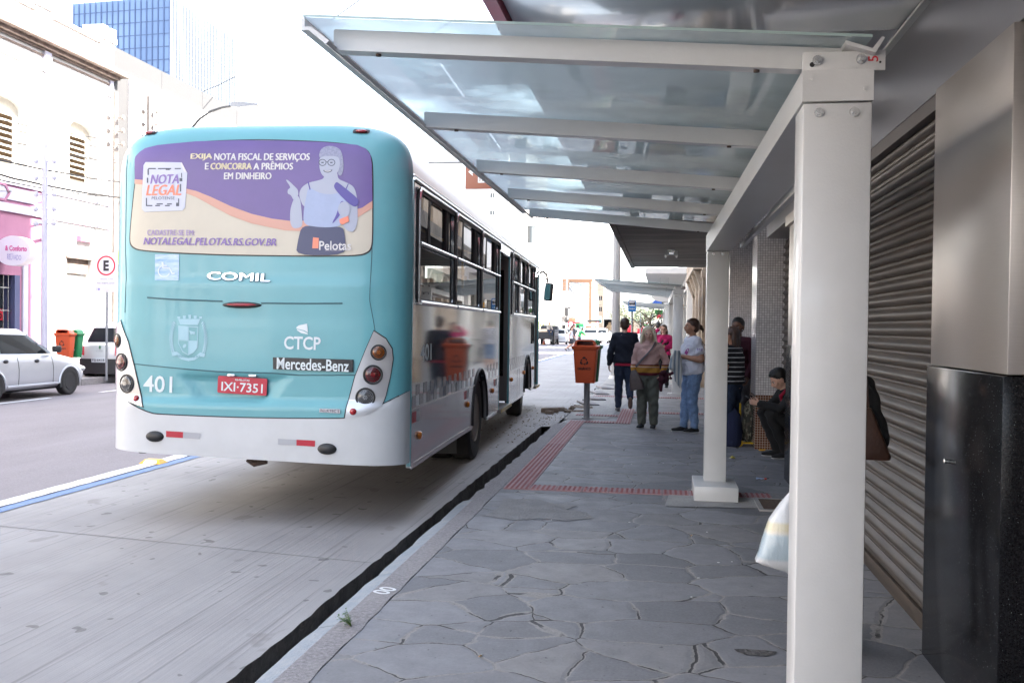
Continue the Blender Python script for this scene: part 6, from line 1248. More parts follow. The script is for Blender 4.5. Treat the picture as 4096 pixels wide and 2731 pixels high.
board('dark_fascia_sign', (2377, 1284), 205, 3.0, .5, 'board_black', 'dark shop fascia far down the street left of the turquoise sign', None)
def round_sign(px, Y, label):
    a = aty(px[0], px[1], Y); t = thing('round_road_sign', (a.x, Y, RZ), label, 'road sign'); mb = MB(); mb.tube([(0, .05, 0), (0, .05, a.z+.1)], .04, 6); mb.build('post', 'galv', t); mb = MB(); mb.plate(circ(0, a.z, .30, 20), [], lambda u, v, d: Vector((u, d, v)), .03); po = mb.build('panel', 'sign_red', t); mb = MB(); mb.plate(circ(0, a.z, .22, 20), [], lambda u, v, d: Vector((u, -.01+d, v)), .005); mb.build('white_centre', 'sign_white', po)
round_sign((2283, 1293), 100, 'round no parking sign next to the utility pole with the crossarm'); round_sign((2377, 1298), 150, 'red ringed round sign above the waiting cars'); round_sign((2390, 1292), 160, 'round sign farther along, just before the lorry')
# ================================================================ TWIN LITTER BINS
mat('bin_orange', (.62, .095, .028), .38, var=.08, vscale=2, bump=.05, bscale=60); mat('bin_green', (.01, .20, .07), .38, var=.08, vscale=2); mat('bin_inside', (.35, .01, .012), .35, coat=.3); mat('bin_print', (.015, .012, .012), .5)
def rr3(hx, hy, r, z, cx=0, cy=0, n_=4): return [Vector((cx+p[0], cy+p[1], z)) for p in rrect(-hx, hx, -hy, hy, r, n_)]
def bin_body(par, cy, m, inner, sgn):
    t_ = None
    mb = MB(); mb.loft([rr3(.155, .11, .03, .62, 0, cy), rr3(.160, .115, .035, .635, 0, cy), rr3(.198, .148, .035, 1.19, 0, cy)]); bo = mb.build('bin_body', m, par, True, 40)
    mb = MB(); mb.loft([rr3(.205, .155, .04, 1.175, 0, cy), rr3(.228, .175, .045, 1.205, 0, cy), rr3(.228, .175, .045, 1.235, 0, cy), rr3(.20, .15, .05, 1.25, 0, cy)]); mb.build('rim', m, bo, True, 50)
    # hood open to the front: arched shell
    N_ = 16; outl = [(-.185, 1.245), (-.175, 1.29), (-.155, 1.325), (-.12, 1.345), (.12, 1.345), (.155, 1.325), (.175, 1.29), (.185, 1.245)]; inl = [(.135, 1.25), (.135, 1.30), (.115, 1.318), (-.115, 1.318), (-.135, 1.30), (-.135, 1.25)]
    y0 = cy-sgn*.14; mb = MB(); mb.plate(outl+inl, [], lambda u, v, d: Vector((u, y0+sgn*d, v)), .02); 
    back = [Vector((x*.92, cy+sgn*.13, 1.245+(z-1.245)*.75)) for x, z in outl]; frt = [Vector((x, y0+sgn*.02, z)) for x, z in outl]; mb.loft([frt, [Vector((x*.99, cy, z-.004)) for x, z in outl], back], False, False); mb.add(back, [tuple(range(len(back)))]); mb.build('hood', m, bo, True, 50)
    mb = MB(); b2 = [Vector((x*.74, cy+sgn*.11, 1.245+(z-1.245)*.65)) for x, z in outl]; f2 = [Vector((x*.735, y0+sgn*.015, 1.25+(z-1.245)*.72)) for x, z in outl]; mb.loft([f2, b2], False, False); mb.add(b2, [tuple(range(len(b2)))]); mb.add([(-.14, y0, 1.2485), (.14, y0, 1.2485), (.14, cy+sgn*.1, 1.2485), (-.14, cy+sgn*.1, 1.2485)], [(0, 1, 2, 3)]); mb.build('hood_inside', inner, bo)
    return bo
def recycle(mb, fm, cx, cz, R_):
    for k in range(3):
        a = math.radians(90+120*k); c, s = math.cos(a-math.pi/2), math.sin(a-math.pi/2)
        for pts in ([(-.42, .62), (-.22, .98), (.22, .98), (.42, .62), (.16, .47), (.05, .66), (-.05, .66), (-.16, .47)], [(.62, .70), (.28, .36), (.66, .12)]) : mb.plate([(cx+R_*(x*c-y*s), cz+R_*(x*s+y*c)) for x, y in pts], [], fm, .0008)
def make_bins(loc, label, group, rz=0):
    t = thing('litter_bins', loc, label, 'litter bin', group, rz)
    mb = MB(); mb.cyl((0, 0, 0), (0, 0, 1.15), .052, n=20); po = mb.build('post', 'galv', t); mb = MB(); mb.cyl((0, 0, 0), (0, 0, .02), .085, n=20); mb.build('foot', 'galv', po)
    bo = bin_body(t, -.20, 'bin_orange', 'bin_inside', 1); g = bin_body(t, .20, 'bin_green', 'bin_green', -1)
    ff = lambda u, v, d: Vector((u, -.318-(v-.635)*.060-.0015-d, v))
    mb = MB(); recycle(mb, ff, -.01, .985, .075); put_txt(mb, txt('ORG\u00c2NICO', .22, .05, .035), lambda u, v: ff(u-.01, v+.865, 0)); mb.build('printing', 'bin_print', bo)
    mb = MB(); mb.box((-.10, -.09, .8), (.10, .09, .84)); mb.box((-.10, -.09, 1.05), (.10, .09, 1.09)); mb.build('clamp', 'galv', t)
    return t
bt = make_bins((-1.235, 16.15, 0), 'pair of litter bins on a grey post, orange before green, at the near kerb', 'twin litter bins', math.radians(-3))
b2 = copy_tree(bt); b2.location = (-14.85, 22.1, .0); b2.rotation_euler = (0, 0, math.radians(4)); b2['label'] = 'pair of litter bins, orange and green, between the two parked cars across the street'
# ================================================================ SMALL THINGS ON THE GROUND
# rubble at the broken kerb
mat('rubble', (.16, .12, .09), .95, col2=(.28, .22, .17), vscale=9, bump=.6); mat('leaf_green', (.045, .11, .025), .6, var=.35, vscale=30); mat('stem_green', (.10, .16, .05), .6)
rr = random.Random(12); mb = MB()
for k in range(330):
    x, y = rr.gauss(-2.15, .45), rr.gauss(15.6, 1.7)
    if x > -1.72 and y < 15.3: continue
    if -1.9 < x < -1.6 and y < 15.3: continue
    s = rr.uniform(.004, .014); mb.M = Matrix.Translation((x, y, RZ+s*.4)) @ Matrix.Rotation(rr.uniform(0, 3), 4, 'Z'); mb.ell((0, 0, 0), (s, s*rr.uniform(.6, 1.2), s*.6), 5, 3)
mb.M = Matrix(); o = mb.build('gravel_scatter', 'rubble', None, False); tag(o, 'loose grit and soil scattered over the lane by the broken kerb', 'grit'); o['kind'] = 'stuff'
t = thing('rubble_heap', (-1.72, 17.9, RZ), 'low heap of broken kerb stone and earth beside the lane behind the bin', 'rubble')
for k in range(12):
    s = rr.uniform(.05, .16); mb = MB(Matrix.Translation((rr.uniform(-.35, .3), rr.uniform(-.5, .6), s*.25)) @ Matrix.Rotation(rr.uniform(0, 3), 4, 'Z') @ Matrix.Rotation(rr.uniform(-.4, .4), 4, 'X')); mb.rbox(-s, s, -s*.7, s*.7, -s*.35, s*.35, s*.2); mb.build('lump', 'rubble', t)
def slab_hole(x, y, w_, l, label):
    t = thing('broken_kerb_slab', (x, y, 0), label, 'kerb slab', 'broken kerb slabs beyond the bin'); mb = MB(); mb.M = Matrix.Rotation(.25, 4, 'Z') @ Matrix.Rotation(.06, 4, 'Y'); mb.rbox(-w_, w_, -l, l, .005, .04, .012); mb.build('slab', 'kerb_granite', t); mb = MB(); mb.box((-w_*.9-.1, -l*.8, -.05), (-w_*.9+.02, l*.8, .012)); mb.build('dark_gap', 'gutter', t)
for x, y in ((-1.45, 19.2), (-1.4, 20.6), (-1.42, 22.3), (-1.4, 24.3)): slab_hole(x, y, .16, .45, 'loose kerb slab tilted over a dark gap at the edge of the lane')
# weed in the kerb joint
a = atz(1325, 2500, 0)
t = thing('weed', (-1.55, a.y, 0), 'small green weed growing out of the joint in the blue painted kerb', 'weed')
mb = MB(); st_ = []
for k in range(9):
    an, ln = rr.uniform(2.2, 4.6), rr.uniform(.05, .15); tip = Vector((math.cos(an)*ln*.6, math.sin(an)*ln*.5, ln*.9*rr.uniform(.3, 1.0))); st_.append(tip); mb.tube([(0, 0, 0), tip*.5+Vector((0, 0, .012)), tip], [.0022, .0018, .0012], 5)
mb.build('stems', 'stem_green', t); mb = MB()
for tip in st_:
    for q in range(9):
        c = tip*rr.uniform(.35, 1.05)+Vector((rr.uniform(-.012, .012), rr.uniform(-.012, .012), rr.uniform(-.004, .014))); an = rr.uniform(0, 6.3); l = rr.uniform(.008, .016); d = Vector((math.cos(an), math.sin(an), rr.uniform(-.2, .6)))*l; s = Vector((-math.sin(an), math.cos(an), 0))*l*.42; mb.add([c, c+d*.5+s, c+d, c+d*.5-s], [(0, 1, 2, 3)])
mb.build('leaves', 'leaf_green', t, False)
# litter
mat('paper', (.6, .6, .58), .7); mat('candy_red', (.55, .04, .02), .4); mat('candy_blue', (.35, .45, .65), .3); mat('butt', (.5, .32, .16), .8); mat('gold_foil', (.45, .38, .10), .35, .5)
a = atz(3045, 1917, 0); t = thing('sweet_wrapper', (a.x, a.y, 0), 'crumpled red and clear sweet wrapper on the slates behind the second post', 'litter')
mb = MB(); mb.tube([(-.05, .01, .008), (-.02, 0, .014), (.0, -.004, .010), (.03, 0, .012)], [.012, .006, .009, .004], 5); mb.build('foil', 'candy_blue', t); mb = MB(); mb.rbox(.03, .055, -.012, .010, .003, .017, .004); mb.build('end', 'candy_red', t)
a = atz(2930, 1834, 0); t = thing('foil_scrap', (a.x, a.y, 0), 'scrap of gold foil with a white bit on the dark slates', 'litter'); mb = MB(); mb.tube([(-.03, 0, .008), (0, .01, .02), (.03, 0, .01)], [.01, .02, .008], 5); mb.build('foil', 'gold_foil', t); mb = MB(); mb.ell((-.03, -.012, .008), (.014, .01, .008), 6, 4); mb.build('paper_bit', 'paper', t)
a = atz(3046, 1800, 0); t = thing('orange_peel', (a.x, a.y-.05, 0), 'bit of orange peel at the foot of the brown tiled pillar', 'litter'); mb = MB(); mb.ell((0, 0, .008), (.045, .02, .012), 8, 4); mb.ell((.03, .01, .012), (.02, .015, .01), 6, 4); mb.build('peel', 'globe_orange', t)
for px, lb_ in (((1923, 2624), 'cigarette butt lying on a big slate closest to us'), ((2767, 2142), 'cigarette butt on the slates right of the second post base')):
    a = atz(px[0], px[1], .001); t = thing('cigarette_butt', (a.x, a.y, .002), lb_, 'litter', rz=rr.uniform(0, 3)); mb = MB(); mb.cyl((-.014, 0, .004), (.004, 0, .004), .0038, n=8); mb.build('filter', 'butt', t); mb = MB(); mb.cyl((.004, 0, .004), (.013, 0, .004), .0037, n=8); mb.build('paper', 'paper', t)
G = 'small white scraps of paper on the slates'
for k in range(16):
    x, y = rr.uniform(-.9, 1.1), rr.uniform(4.5, 14); mb = MB(); mb.ell((0, 0, .003), (rr.uniform(.004, .012), rr.uniform(.004, .009), .003), 5, 3); o = mb.build('paper_scrap', 'paper'); o.location = (x, y, .001); tag(o, 'tiny white scrap of paper on the slate pavement', 'litter', G)
# missing corner of a slate, filled with dirt
sheet('pavement_hole', [(.47+.09*math.cos(k)*(1+.3*math.sin(3*k)), 4.66+.06*math.sin(k)*(1+.3*math.cos(2*k))) for k in [i*.52 for i in range(12)]], .003, 'slab_edge')
# trees at the end of the street
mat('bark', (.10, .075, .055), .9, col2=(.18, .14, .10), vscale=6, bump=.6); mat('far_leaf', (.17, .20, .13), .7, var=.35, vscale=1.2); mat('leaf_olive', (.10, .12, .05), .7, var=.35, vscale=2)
def make_tree(name, x, y, h, r, label, leaf, nleaf, crook=0, trunk_r=.16, seed=1, ls=.12, z0=.45):
    q = random.Random(seed); t = thing(name, (x, y, RZ), label, 'tree'); mb = MB(); tips = []
    pts = [Vector((0, 0, 0)), Vector((crook*.35, 0, h*.22)), Vector((crook, .1, h*.42)), Vector((crook*.8, 0, h*.6))]; mb.tube(pts, [trunk_r, trunk_r*.8, trunk_r*.6, trunk_r*.35], 8)
    for k in range(11):
        st = pts[2].lerp(pts[3], q.random()) if k % 2 else pts[1].lerp(pts[2], q.uniform(.6, 1)); an = q.uniform(0, 6.28); ln = r*q.uniform(.5, 1.0); tip = st+Vector((math.cos(an)*ln, math.sin(an)*ln, q.uniform(.1, .9)*ln+h*.08)); mid = st.lerp(tip, .5)+Vector((q.uniform(-.15, .15), 0, q.uniform(-.1, .2))); mb.tube([st, mid, tip], [trunk_r*.35, trunk_r*.2, trunk_r*.06], 5); tips += [mid, tip, tip]
        for j in range(2): t2 = mid+Vector((q.uniform(-.5, .5), q.uniform(-.5, .5), q.uniform(0, .6)))*r*.5; mb.tube([mid, t2], [trunk_r*.12, trunk_r*.04], 4); tips.append(t2)
    mb.build('trunk', 'bark', t); mb = MB()
    for k in range(nleaf):
        c = q.choice(tips)+Vector((q.gauss(0, 1), q.gauss(0, 1), q.gauss(0, .8)))*r*.17; s = ls*q.uniform(.6, 1.3); a = Vector((q.gauss(0, 1), q.gauss(0, 1), q.gauss(0, .6))).normalized()*s; b_ = a.orthogonal().normalized()*s*.5; mb.add([c-a, c+b_, c+a, c-b_], [(0, 1, 2, 3)])
    mb.build('crown', leaf, t, False)
    return t
a = aty(2577, 1400, 52); make_tree('crooked_tree', a.x-.1, 52, 3.6, 1.35, 'small crooked street tree with thin foliage leaning beside the third shelter', 'leaf_olive', 420, .45, .15, 3, .06)
for i, (px, Y, h, r) in enumerate(((2500, 240, 9, 4), (2535, 270, 8, 4), (2465, 260, 7, 3), (2570, 230, 7, 3.4), (2600, 215, 8, 3))):
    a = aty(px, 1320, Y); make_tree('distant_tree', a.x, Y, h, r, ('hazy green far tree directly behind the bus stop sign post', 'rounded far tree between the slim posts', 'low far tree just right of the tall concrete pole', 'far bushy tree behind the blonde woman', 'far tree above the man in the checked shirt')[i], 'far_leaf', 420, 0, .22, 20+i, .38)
a = aty(2168, 1300, 120); t = thing('flowering_bush', (a.x, 120, RZ), 'yellow green bush behind the man sitting on the truck', 'bush'); mb = MB(); q = random.Random(9)
for k in range(500): c = Vector((q.gauss(0, .9), q.gauss(0, .5), 1.5+q.gauss(0, .5))); d = Vector((q.gauss(0, 1), q.gauss(0, 1), q.gauss(0, 1))).normalized()*.13; e = d.orthogonal()*.5; mb.add([c-d, c+e, c+d, c-e], [(0, 1, 2, 3)])
mb.build('foliage', mat('leaf_lime', (.30, .36, .06), .7, var=.3), t, False); mb = MB(); mb.tube([(0, 0, 0), (0, 0, 1.4)], .1, 6); mb.build('stem', 'bark', t)
# ================================================================ PEOPLE
def remesh(mb, name, material, parent, vox=.012, sm=2, deform=None):
    me = bpy.data.meshes.new('tmp'); me.from_pydata([tuple(v) for v in mb.v], [], mb.f); ob = bpy.data.objects.new('tmp', me); COL.objects.link(ob)
    bm = bmesh.new(); bm.from_mesh(me); bmesh.ops.recalc_face_normals(bm, faces=bm.faces[:]); bm.to_mesh(me); bm.free()
    r = ob.modifiers.new('r', 'REMESH'); r.mode = 'VOXEL'; r.voxel_size = vox; r.use_smooth_shade = True
    if sm: s = ob.modifiers.new('s', 'SMOOTH'); s.iterations = sm; s.factor = .5
    dg = bpy.context.evaluated_depsgraph_get(); m2 = bpy.data.meshes.new_from_object(ob.evaluated_get(dg)); bpy.data.objects.remove(ob); bpy.data.meshes.remove(me)
    if deform:
        for v in m2.vertices: v.co = deform(v.co)
    m2.name = name; m2.materials.clear(); m2.materials.append(MATS[material]); m2.polygons.foreach_set('use_smooth', [True]*len(m2.polygons))
    o = bpy.data.objects.new(name, m2); COL.objects.link(o); o.parent = parent; return o
def skin(n_, c): return mat(n_, c, .55, var=.08, vscale=30)
skin('skin_light', (.60, .36, .27)); skin('skin_tan', (.40, .20, .12)); skin('skin_brown', (.13, .06, .035)); mat('hair_blonde', (.66, .56, .34), .5, col2=(.74, .68, .54), vscale=12, stretch=(6, 6, 1), bump=.3, bscale=50); mat('hair_brown', (.05, .022, .012), .5, var=.3, vscale=20, stretch=(4, 4, 1)); mat('hair_black', (.008, .007, .007), .45, bump=.3, bscale=80); mat('hair_grey', (.5, .49, .47), .6)
mat('eye_dark', (.02, .012, .01), .2); mat('eye_white', (.6, .58, .55), .3); mat('lip', (.28, .08, .07), .5)
def fabric(n_, c, v=.12): return mat(n_, c, .9, var=v, vscale=25, bump=.35, bscale=35)
fabric('navy_knit', (.006, .008, .018)); fabric('jeans_dark', (.018, .03, .06), .3); fabric('jeans_light', (.17, .26, .42), .25); fabric('olive_trousers', (.10, .105, .085)); fabric('tee_white', (.62, .62, .68), .04); fabric('cloth_black', (.008, .008, .009)); fabric('maroon', (.05, .006, .015)); fabric('magenta', (.42, .008, .10)); fabric('cloth_grey', (.10, .10, .11)); fabric('cloth_blue', (.04, .15, .33)); fabric('cloth_green', (.05, .35, .12)); fabric('cloth_beige', (.42, .37, .31)); fabric('red_lining', (.35, .01, .04)); fabric('shoe_dark', (.015, .018, .022)); mat('sole_white', (.5, .5, .5), .7); mat('sole_brown', (.17, .13, .11), .8); fabric('shorts_blue', (.10, .16, .27)); fabric('skirt_dark', (.03, .03, .04))
def banded(name, bands, default, rib=True):
    """horizontal bands by height (object z): list of (z0, z1, colour)"""
    m, n, b, src, L = nodes_of(name, .9); sx = N(n, 'SeparateXYZ'); L(src, sx.inputs[0]); c = None
    rgb = N(n, 'RGB'); rgb.outputs[0].default_value = (*default, 1); c = rgb.outputs[0]
    for z0, z1, col in bands:
        f = math_(n, L, 'MULTIPLY', math_(n, L, 'GREATER_THAN', sx.outputs[2], z0), math_(n, L, 'LESS_THAN', sx.outputs[2], z1)); c = mixc(n, L, f, c, col)
    L(c, b.inputs['Base Color'])
    if rib: w_ = N(n, 'TexWave'); L(src, w_.inputs['Vector']); w_.inputs['Scale'].default_value = 38; bumpn(n, L, w_.outputs[1], b, .5, .006)
banded('sweater_bands', [(0, .865, (.10, .005, .014)), (.865, .945, (.40, .19, .025)), (.945, .960, (.58, .40, .34)), (.960, .975, (.42, .21, .03)), (.975, .992, (.12, .007, .02))], (.56, .35, .31))
banded('striped_tee', [(.86+k*.062, .872+k*.062, (.5, .5, .5)) for k in range(10)], (.008, .008, .01), False)
m, n, b, src, L = nodes_of('check_shirt', .9); mp = mapv(n, L, src, (14, 14, 14)); fr = N(n, 'VectorMath', operation='FRACTION'); L(mp, fr.inputs[0]); sx = N(n, 'SeparateXYZ'); L(fr.outputs[0], sx.inputs[0])
L(mixc(n, L, math_(n, L, 'MULTIPLY', math_(n, L, 'ADD', math_(n, L, 'GREATER_THAN', sx.outputs[0], .5), math_(n, L, 'GREATER_THAN', sx.outputs[2], .5)), .5), (.010, .014, .05), (.60, .60, .62)), b.inputs['Base Color'])
def Vx(*a): return Vector(a)
BASE = dict(pelvis=(0, 0, .93), waist=(0, 0, 1.07), chest=(0, .0, 1.25), sh=(0, 0, 1.39), neck=(0, -.005, 1.44), nt=(0, .012, 1.52), head=(0, .025, 1.595),
            shR=(.165, 0, 1.375), elR=(.215, -.02, 1.10), wrR=(.225, .02, .86), shL=(-.165, 0, 1.375), elL=(-.215, -.02, 1.10), wrL=(-.225, .02, .86),
            hiR=(.085, 0, .90), knR=(.092, .02, .49), anR=(.095, -.01, .085), toR=(.115, .155, .03), hiL=(-.085, 0, .90), knL=(-.092, .02, .49), anL=(-.095, -.01, .085), toL=(-.115, .155, .03))
def hand(mb, wr, d, nrm, s=1, curl=.5, side=1):
    d = d.normalized(); nrm = (nrm-d*nrm.dot(d)).normalized(); lat = d.cross(nrm)*side
    mb.tube([wr-d*.01, wr+d*.03*s, wr+d*.075*s, wr+d*.09*s], [.022*s, .032*s, .038*s, .034*s], 8, ry=[.019*s, .018*s, .014*s, .012*s], side=lat)
    for i, (o, ln) in enumerate(((-.030, .062), (-.010, .075), (.010, .080), (.028, .072))):
        p = wr+d*.085*s+lat*o*s; q = p+(d*(1-curl*.4)+nrm*curl*.6).normalized()*ln*.5*s; e = q+(d*(1-curl*1.1)+nrm*curl*1.3).normalized()*ln*.55*s; mb.tube([p, q, e], [.0095*s, .009*s, .0075*s], 6, dome=True)
    p = wr+d*.025*s+lat*.026*s; q = p+(d*.6+lat*.8+nrm*.2).normalized()*.035*s; mb.tube([p, q, q+(d+nrm*.4+lat*.1).normalized()*.032*s], [.012*s, .011*s, .009*s], 6, dome=True)
def person(loc, rz, h, label, pose=None, top=('navy_knit', 'long'), bottom=('jeans_dark', 'long'), shoes='shoe_dark', skn='skin_light', hair=('short', 'hair_black'), look=(0, 0), bulk=1.0, belly=0, vox=.012, group=None, hands=None, glasses=False, extra=None, sole='sole_white', fem=False, collar=False):
    t = thing('person', loc, label, 'person', group, rz); k = h/1.70
    J = dict(BASE); J.update(pose or {}); P_ = {a: Vector(b_)*k for a, b_ in J.items()}
    bk = bulk*k; fine = vox <= .013
    up = lambda a, b_: (P_[b_]-P_[a])
    tor = [P_['pelvis']-Vector((0, 0, .10*k))*(1 if P_['pelvis'].z > .6*k else .3), P_['pelvis'], P_['waist'], P_['chest'], P_['sh'], P_['neck']]
    trx = [.135, .168, .140 if not fem else .132, .158, .150, .07]; tr_y = [.095, .115, .10+belly, .115+belly*.4, .085, .06]
    def torso(mb, e=0, lo=0, hi=6, flare=0):
        mb.tube(tor[lo:hi], [(a*bk+e) for a in trx[lo:hi]], 16, ry=[(a*bk+e) for a in tr_y[lo:hi]], side=(1, 0, 0))
        for s in 'RL': mb.ell(P_['sh'+s], (.052*bk+e, .052*bk+e, .05*bk+e), 12, 8) if hi >= 5 else None
        if hi >= 5: mb.tube([P_['shL'], (P_['shL']+P_['shR'])/2+Vector((0, 0, .012*k)), P_['shR']], [.055*bk+e]*3, 10)
    def arm(mb, s, e=0, to=1.0, fore=True):
        a, b_, c = P_['sh'+s], P_['el'+s], P_['wr'+s]
        mb.tube([a, a.lerp(b_, .5), b_] if to >= 1 else [a, a.lerp(b_, to*.6), a.lerp(b_, to)], [(.052 if fem else .057)*bk+e, .046*bk+e, .042*bk+e+(.012 if to < 1 and e else 0)], 10, dome=True)
        if fore: mb.tube([b_, b_.lerp(c, .35), c], [.042*bk+e, .041*bk+e, .027*k+e], 10, dome=True)
    def leg(mb, s, e=0, to=1.0):
        a, b_, c = P_['hi'+s], P_['kn'+s], P_['an'+s]
        if to >= .5: mb.tube([a, a.lerp(b_, .45), b_], [.088*bk+e, .078*bk+e, .056*bk+e], 12, dome=True)
        if to >= 1: mb.tube([b_, b_.lerp(c, .35), c-(c-b_).normalized()*.0], [.055*bk+e, .056*bk+e, .040*k+e*1.3], 12, dome=True)
        elif to > .5: mb.tube([b_, b_.lerp(c, (to-.5)*2)], [.056*bk+e, .052*bk+e], 12)
        elif to < .5: mb.tube([a, a.lerp(b_, to*2)], [.09*bk+e, .078*bk+e], 12)
    body = MB(); torso(body); [arm(body, s) for s in 'RL']; [leg(body, s) for s in 'RL']
    body.tube([P_['neck']-Vector((0, 0, .03*k)), P_['nt'], P_['head']-Vector((0, 0, .03*k))], [.056*k, .05*k, .052*k], 12)
    yaw, pit = look; HM = Matrix.Translation(P_['head']) @ Matrix.Rotation(yaw, 4, 'Z') @ Matrix.Rotation(pit, 4, 'X') @ Matrix.Scale(k*1.10, 4)
    hb = MB(HM); hb.ell((0, -.008, .018), (.074, .092, .092), 18, 12); hb.ell((0, .022, -.040), (.056, .062, .068), 14, 9); hb.ell((0, .052, -.082), (.028, .022, .020), 10, 6); hb.ell((0, .078, .012), (.050, .016, .010), 10, 5)
    hb.tube([(0, .080, .004), (0, .098, -.018), (0, .103, -.030), (0, .090, -.038)], [.008, .011, .014, .010], 8, dome=True); hb.ell((0, .083, -.056), (.024, .010, .011), 10, 5)
    for s in (-1, 1): hb.ell((s*.075, -.005, -.018), (.009, .018, .030), 8, 6); hb.ell((s*.042, .060, -.028), (.020, .018, .020), 8, 6)
    body.v += hb.v; o_ = len(body.v)-len(hb.v); body.f += [tuple(i+o_ for i in f) for f in hb.f]; body.fm += hb.fm
    for s in 'RL':
        wr = P_['wr'+s]; d, nn_, cu = (hands or {}).get(s, (wr-P_['el'+s], Vector((-1 if s == 'R' else 1, .2, 0)), .55)); hand(body, wr, Vector(d), Vector(nn_), k, cu, 1 if s == 'R' else -1)
    remesh(body, 'body', skn, t, vox*.62 if fine else vox, 1)
    for s in (-1, 1):
        if not fine: break
        e_ = MB(HM); e_.ell((s*.031, .077, -.002), (.0125, .008, .0065), 10, 6); ey = e_.build('eye', 'eye_white', t); e_ = MB(HM); e_.ell((s*.031, .083, -.002), (.0068, .004, .0065), 8, 5); e_.build('iris', 'eye_dark', ey)
        e_ = MB(HM); e_.tube([(s*.016, .089, .013), (s*.033, .088, .017), (s*.050, .076, .012)], [.003, .0036, .002], 5); e_.build('eyebrow', hair[1], t)
    if fine: e_ = MB(HM); e_.tube([(-.022, .084, -.056), (0, .094, -.0565), (.022, .084, -.056)], [.0025, .0048, .0025], 6); e_.build('mouth', 'lip', t)
    if glasses:
        e_ = MB(HM)
        for s in (-1, 1): e_.tube([(s*.032+.022*math.cos(a*.524), .094, -.002+.016*math.sin(a*.524)) for a in range(13)], .0025, 5); e_.tube([(s*.054, .092, 0), (s*.076, .01, 0)], .002, 4)
        e_.build('glasses', 'eye_dark', t)
    # hair
    hm = MB(HM); st = hair[0]
    if st != 'bald':
        hm.ell((0, -.020, .038), (.083, .094, .088), 18, 12); hm.ell((0, -.048, -.005), (.074, .066, .080), 14, 9)
        if st == 'short': hm.ell((0, .030, .082), (.062, .055, .030), 12, 7)
        if st == 'quiff':
            q_ = random.Random(6)
            for i in range(26): a_, r0_ = q_.uniform(0, 6.28), q_.uniform(.1, 1); c_ = Vector((.066*r0_*math.cos(a_), .01+.070*r0_*math.sin(a_), .118-.055*r0_*r0_)); d_ = Vector((q_.uniform(-.02, .02), q_.uniform(.0, .035), q_.uniform(.004, .02))); hm.tube([c_-d_*.4, c_, c_+d_], [.014, .013, .004], 6, dome=True)
            hm.ell((0, .030, .080), (.060, .052, .030), 12, 7)
        if st == 'bob':
            hm.ell((0, .020, .088), (.070, .050, .030), 12, 7)
            for s in (-1, 1):
                for j in range(5):
                    a = -.9+j*.42; x, y = s*.086*math.cos(a*.75), -.012-.085*math.sin(a)*1.0; y = -.07+j*.020; x = s*(.050+.012*j if j < 4 else .086-.002*(j-4)); hm.tube([(x*.86, y+.02, .07), (x*1.06, y+.018 if j < 6 else .055, .0), (x*1.18, y+.010, -.07), (x*1.34, y+.008, -.130-.012*(j % 3)), (x*1.30, y+.02, -.168-.012*(j % 2))], [.022, .024, .025, .022, .008], 7, dome=True)
        if st == 'long': 
            for s in (-1, 0, 1): hm.tube([(s*.045, -.06, .03), (s*.062, -.07, -.06), (s*.058, -.07, -.13), (s*.04, -.06, -.17)], [.03, .04, .035, .015], 8, dome=True)
        if st in ('bun', 'ponybun'):
            hm.ell((0, .022, .070), (.066, .055, .036), 12, 7); c = Vector((0, -.125, .055)) if st == 'bun' else Vector((0, -.125, .01)); r_ = .034 if st == 'bun' else .038; hm.ell(c, r_, 12, 8)
            if st == 'ponybun': hm.ell(c+Vector((0, -.028, -.02)), .026, 8, 6); hm.tube([c, c+Vector((0, -.05, -.03)), c+Vector((0, -.045, -.075))], [.022, .018, .008], 7, dome=True)
        remesh(hm, 'hair', hair[1], t, .009 if fine else vox, 0)
    # clothes
    if bottom:
        m_, kind = bottom; g = MB(); e = .014*k; to = {'long': 1, 'short': .42, 'knee': .62, 'loose': 1}[kind]; e = .024*k if kind == 'loose' else e
        torso(g, e*.5, 0, 2); [leg(g, s, e, to) for s in 'RL']
        wr_ = (lambda co: co+Vector((.003*math.sin(co.z*48+co.y*40), .006*math.sin(co.z*42+co.x*30), 0))) if fine else None
        remesh(g, 'trousers' if kind in ('long', 'loose') else 'shorts', m_, t, vox, 1, wr_)
    if top:
        m_, kind = top; g = MB(); e = .020*k if kind != 'knit' else .017*k; torso(g, e, 1 if P_['pelvis'].z > .6*k else 1, 5)
        g.tube([P_['sh'], P_['sh'].lerp(P_['neck'], .5), P_['neck']+(P_['nt']-P_['neck'])*.12], [.135*bk+e, .098*k+e*.5, .064*k+e*.3], 16, ry=[.088*bk+e, .078*k+e*.6, .062*k+e*.3], side=(1, 0, 0))
        g.tube([P_['pelvis']+(P_['waist']-P_['pelvis'])*-.25, P_['pelvis'], P_['waist']], [.165*bk+e*1.3, .168*bk+e*1.3, .14*bk+e], 16, ry=[.115*bk+e*1.3, .117*bk+e*1.3, (.10+belly)*bk+e], side=(1, 0, 0))
        if fem and kind != 'tank': [g.ell(P_['chest'].lerp(P_['sh'], .25)+Vector((s*.065*bk, (.085)*bk, -.01)), (.062*bk, .055*bk, .06*bk), 10, 7) for s in (-1, 1)]
        for s in 'RL':
            if kind in ('long', 'knit'): arm(g, s, e*.85)
            elif kind == 'short': arm(g, s, e*.9, .62, False)
            elif kind == 'elbow': arm(g, s, e*.85); 
        if collar: g.tube([P_['neck']-Vector((0, 0, .02*k)), P_['neck']+Vector((0, .005, .035*k)), P_['nt']-Vector((0, 0, .012*k))], [.078*k, .070*k, .066*k], 14)
        wr_ = (lambda co: co+Vector((.004*math.sin(co.z*52+co.y*40+co.x*9), .007*math.sin(co.z*34+co.x*28), 0))) if fine else None
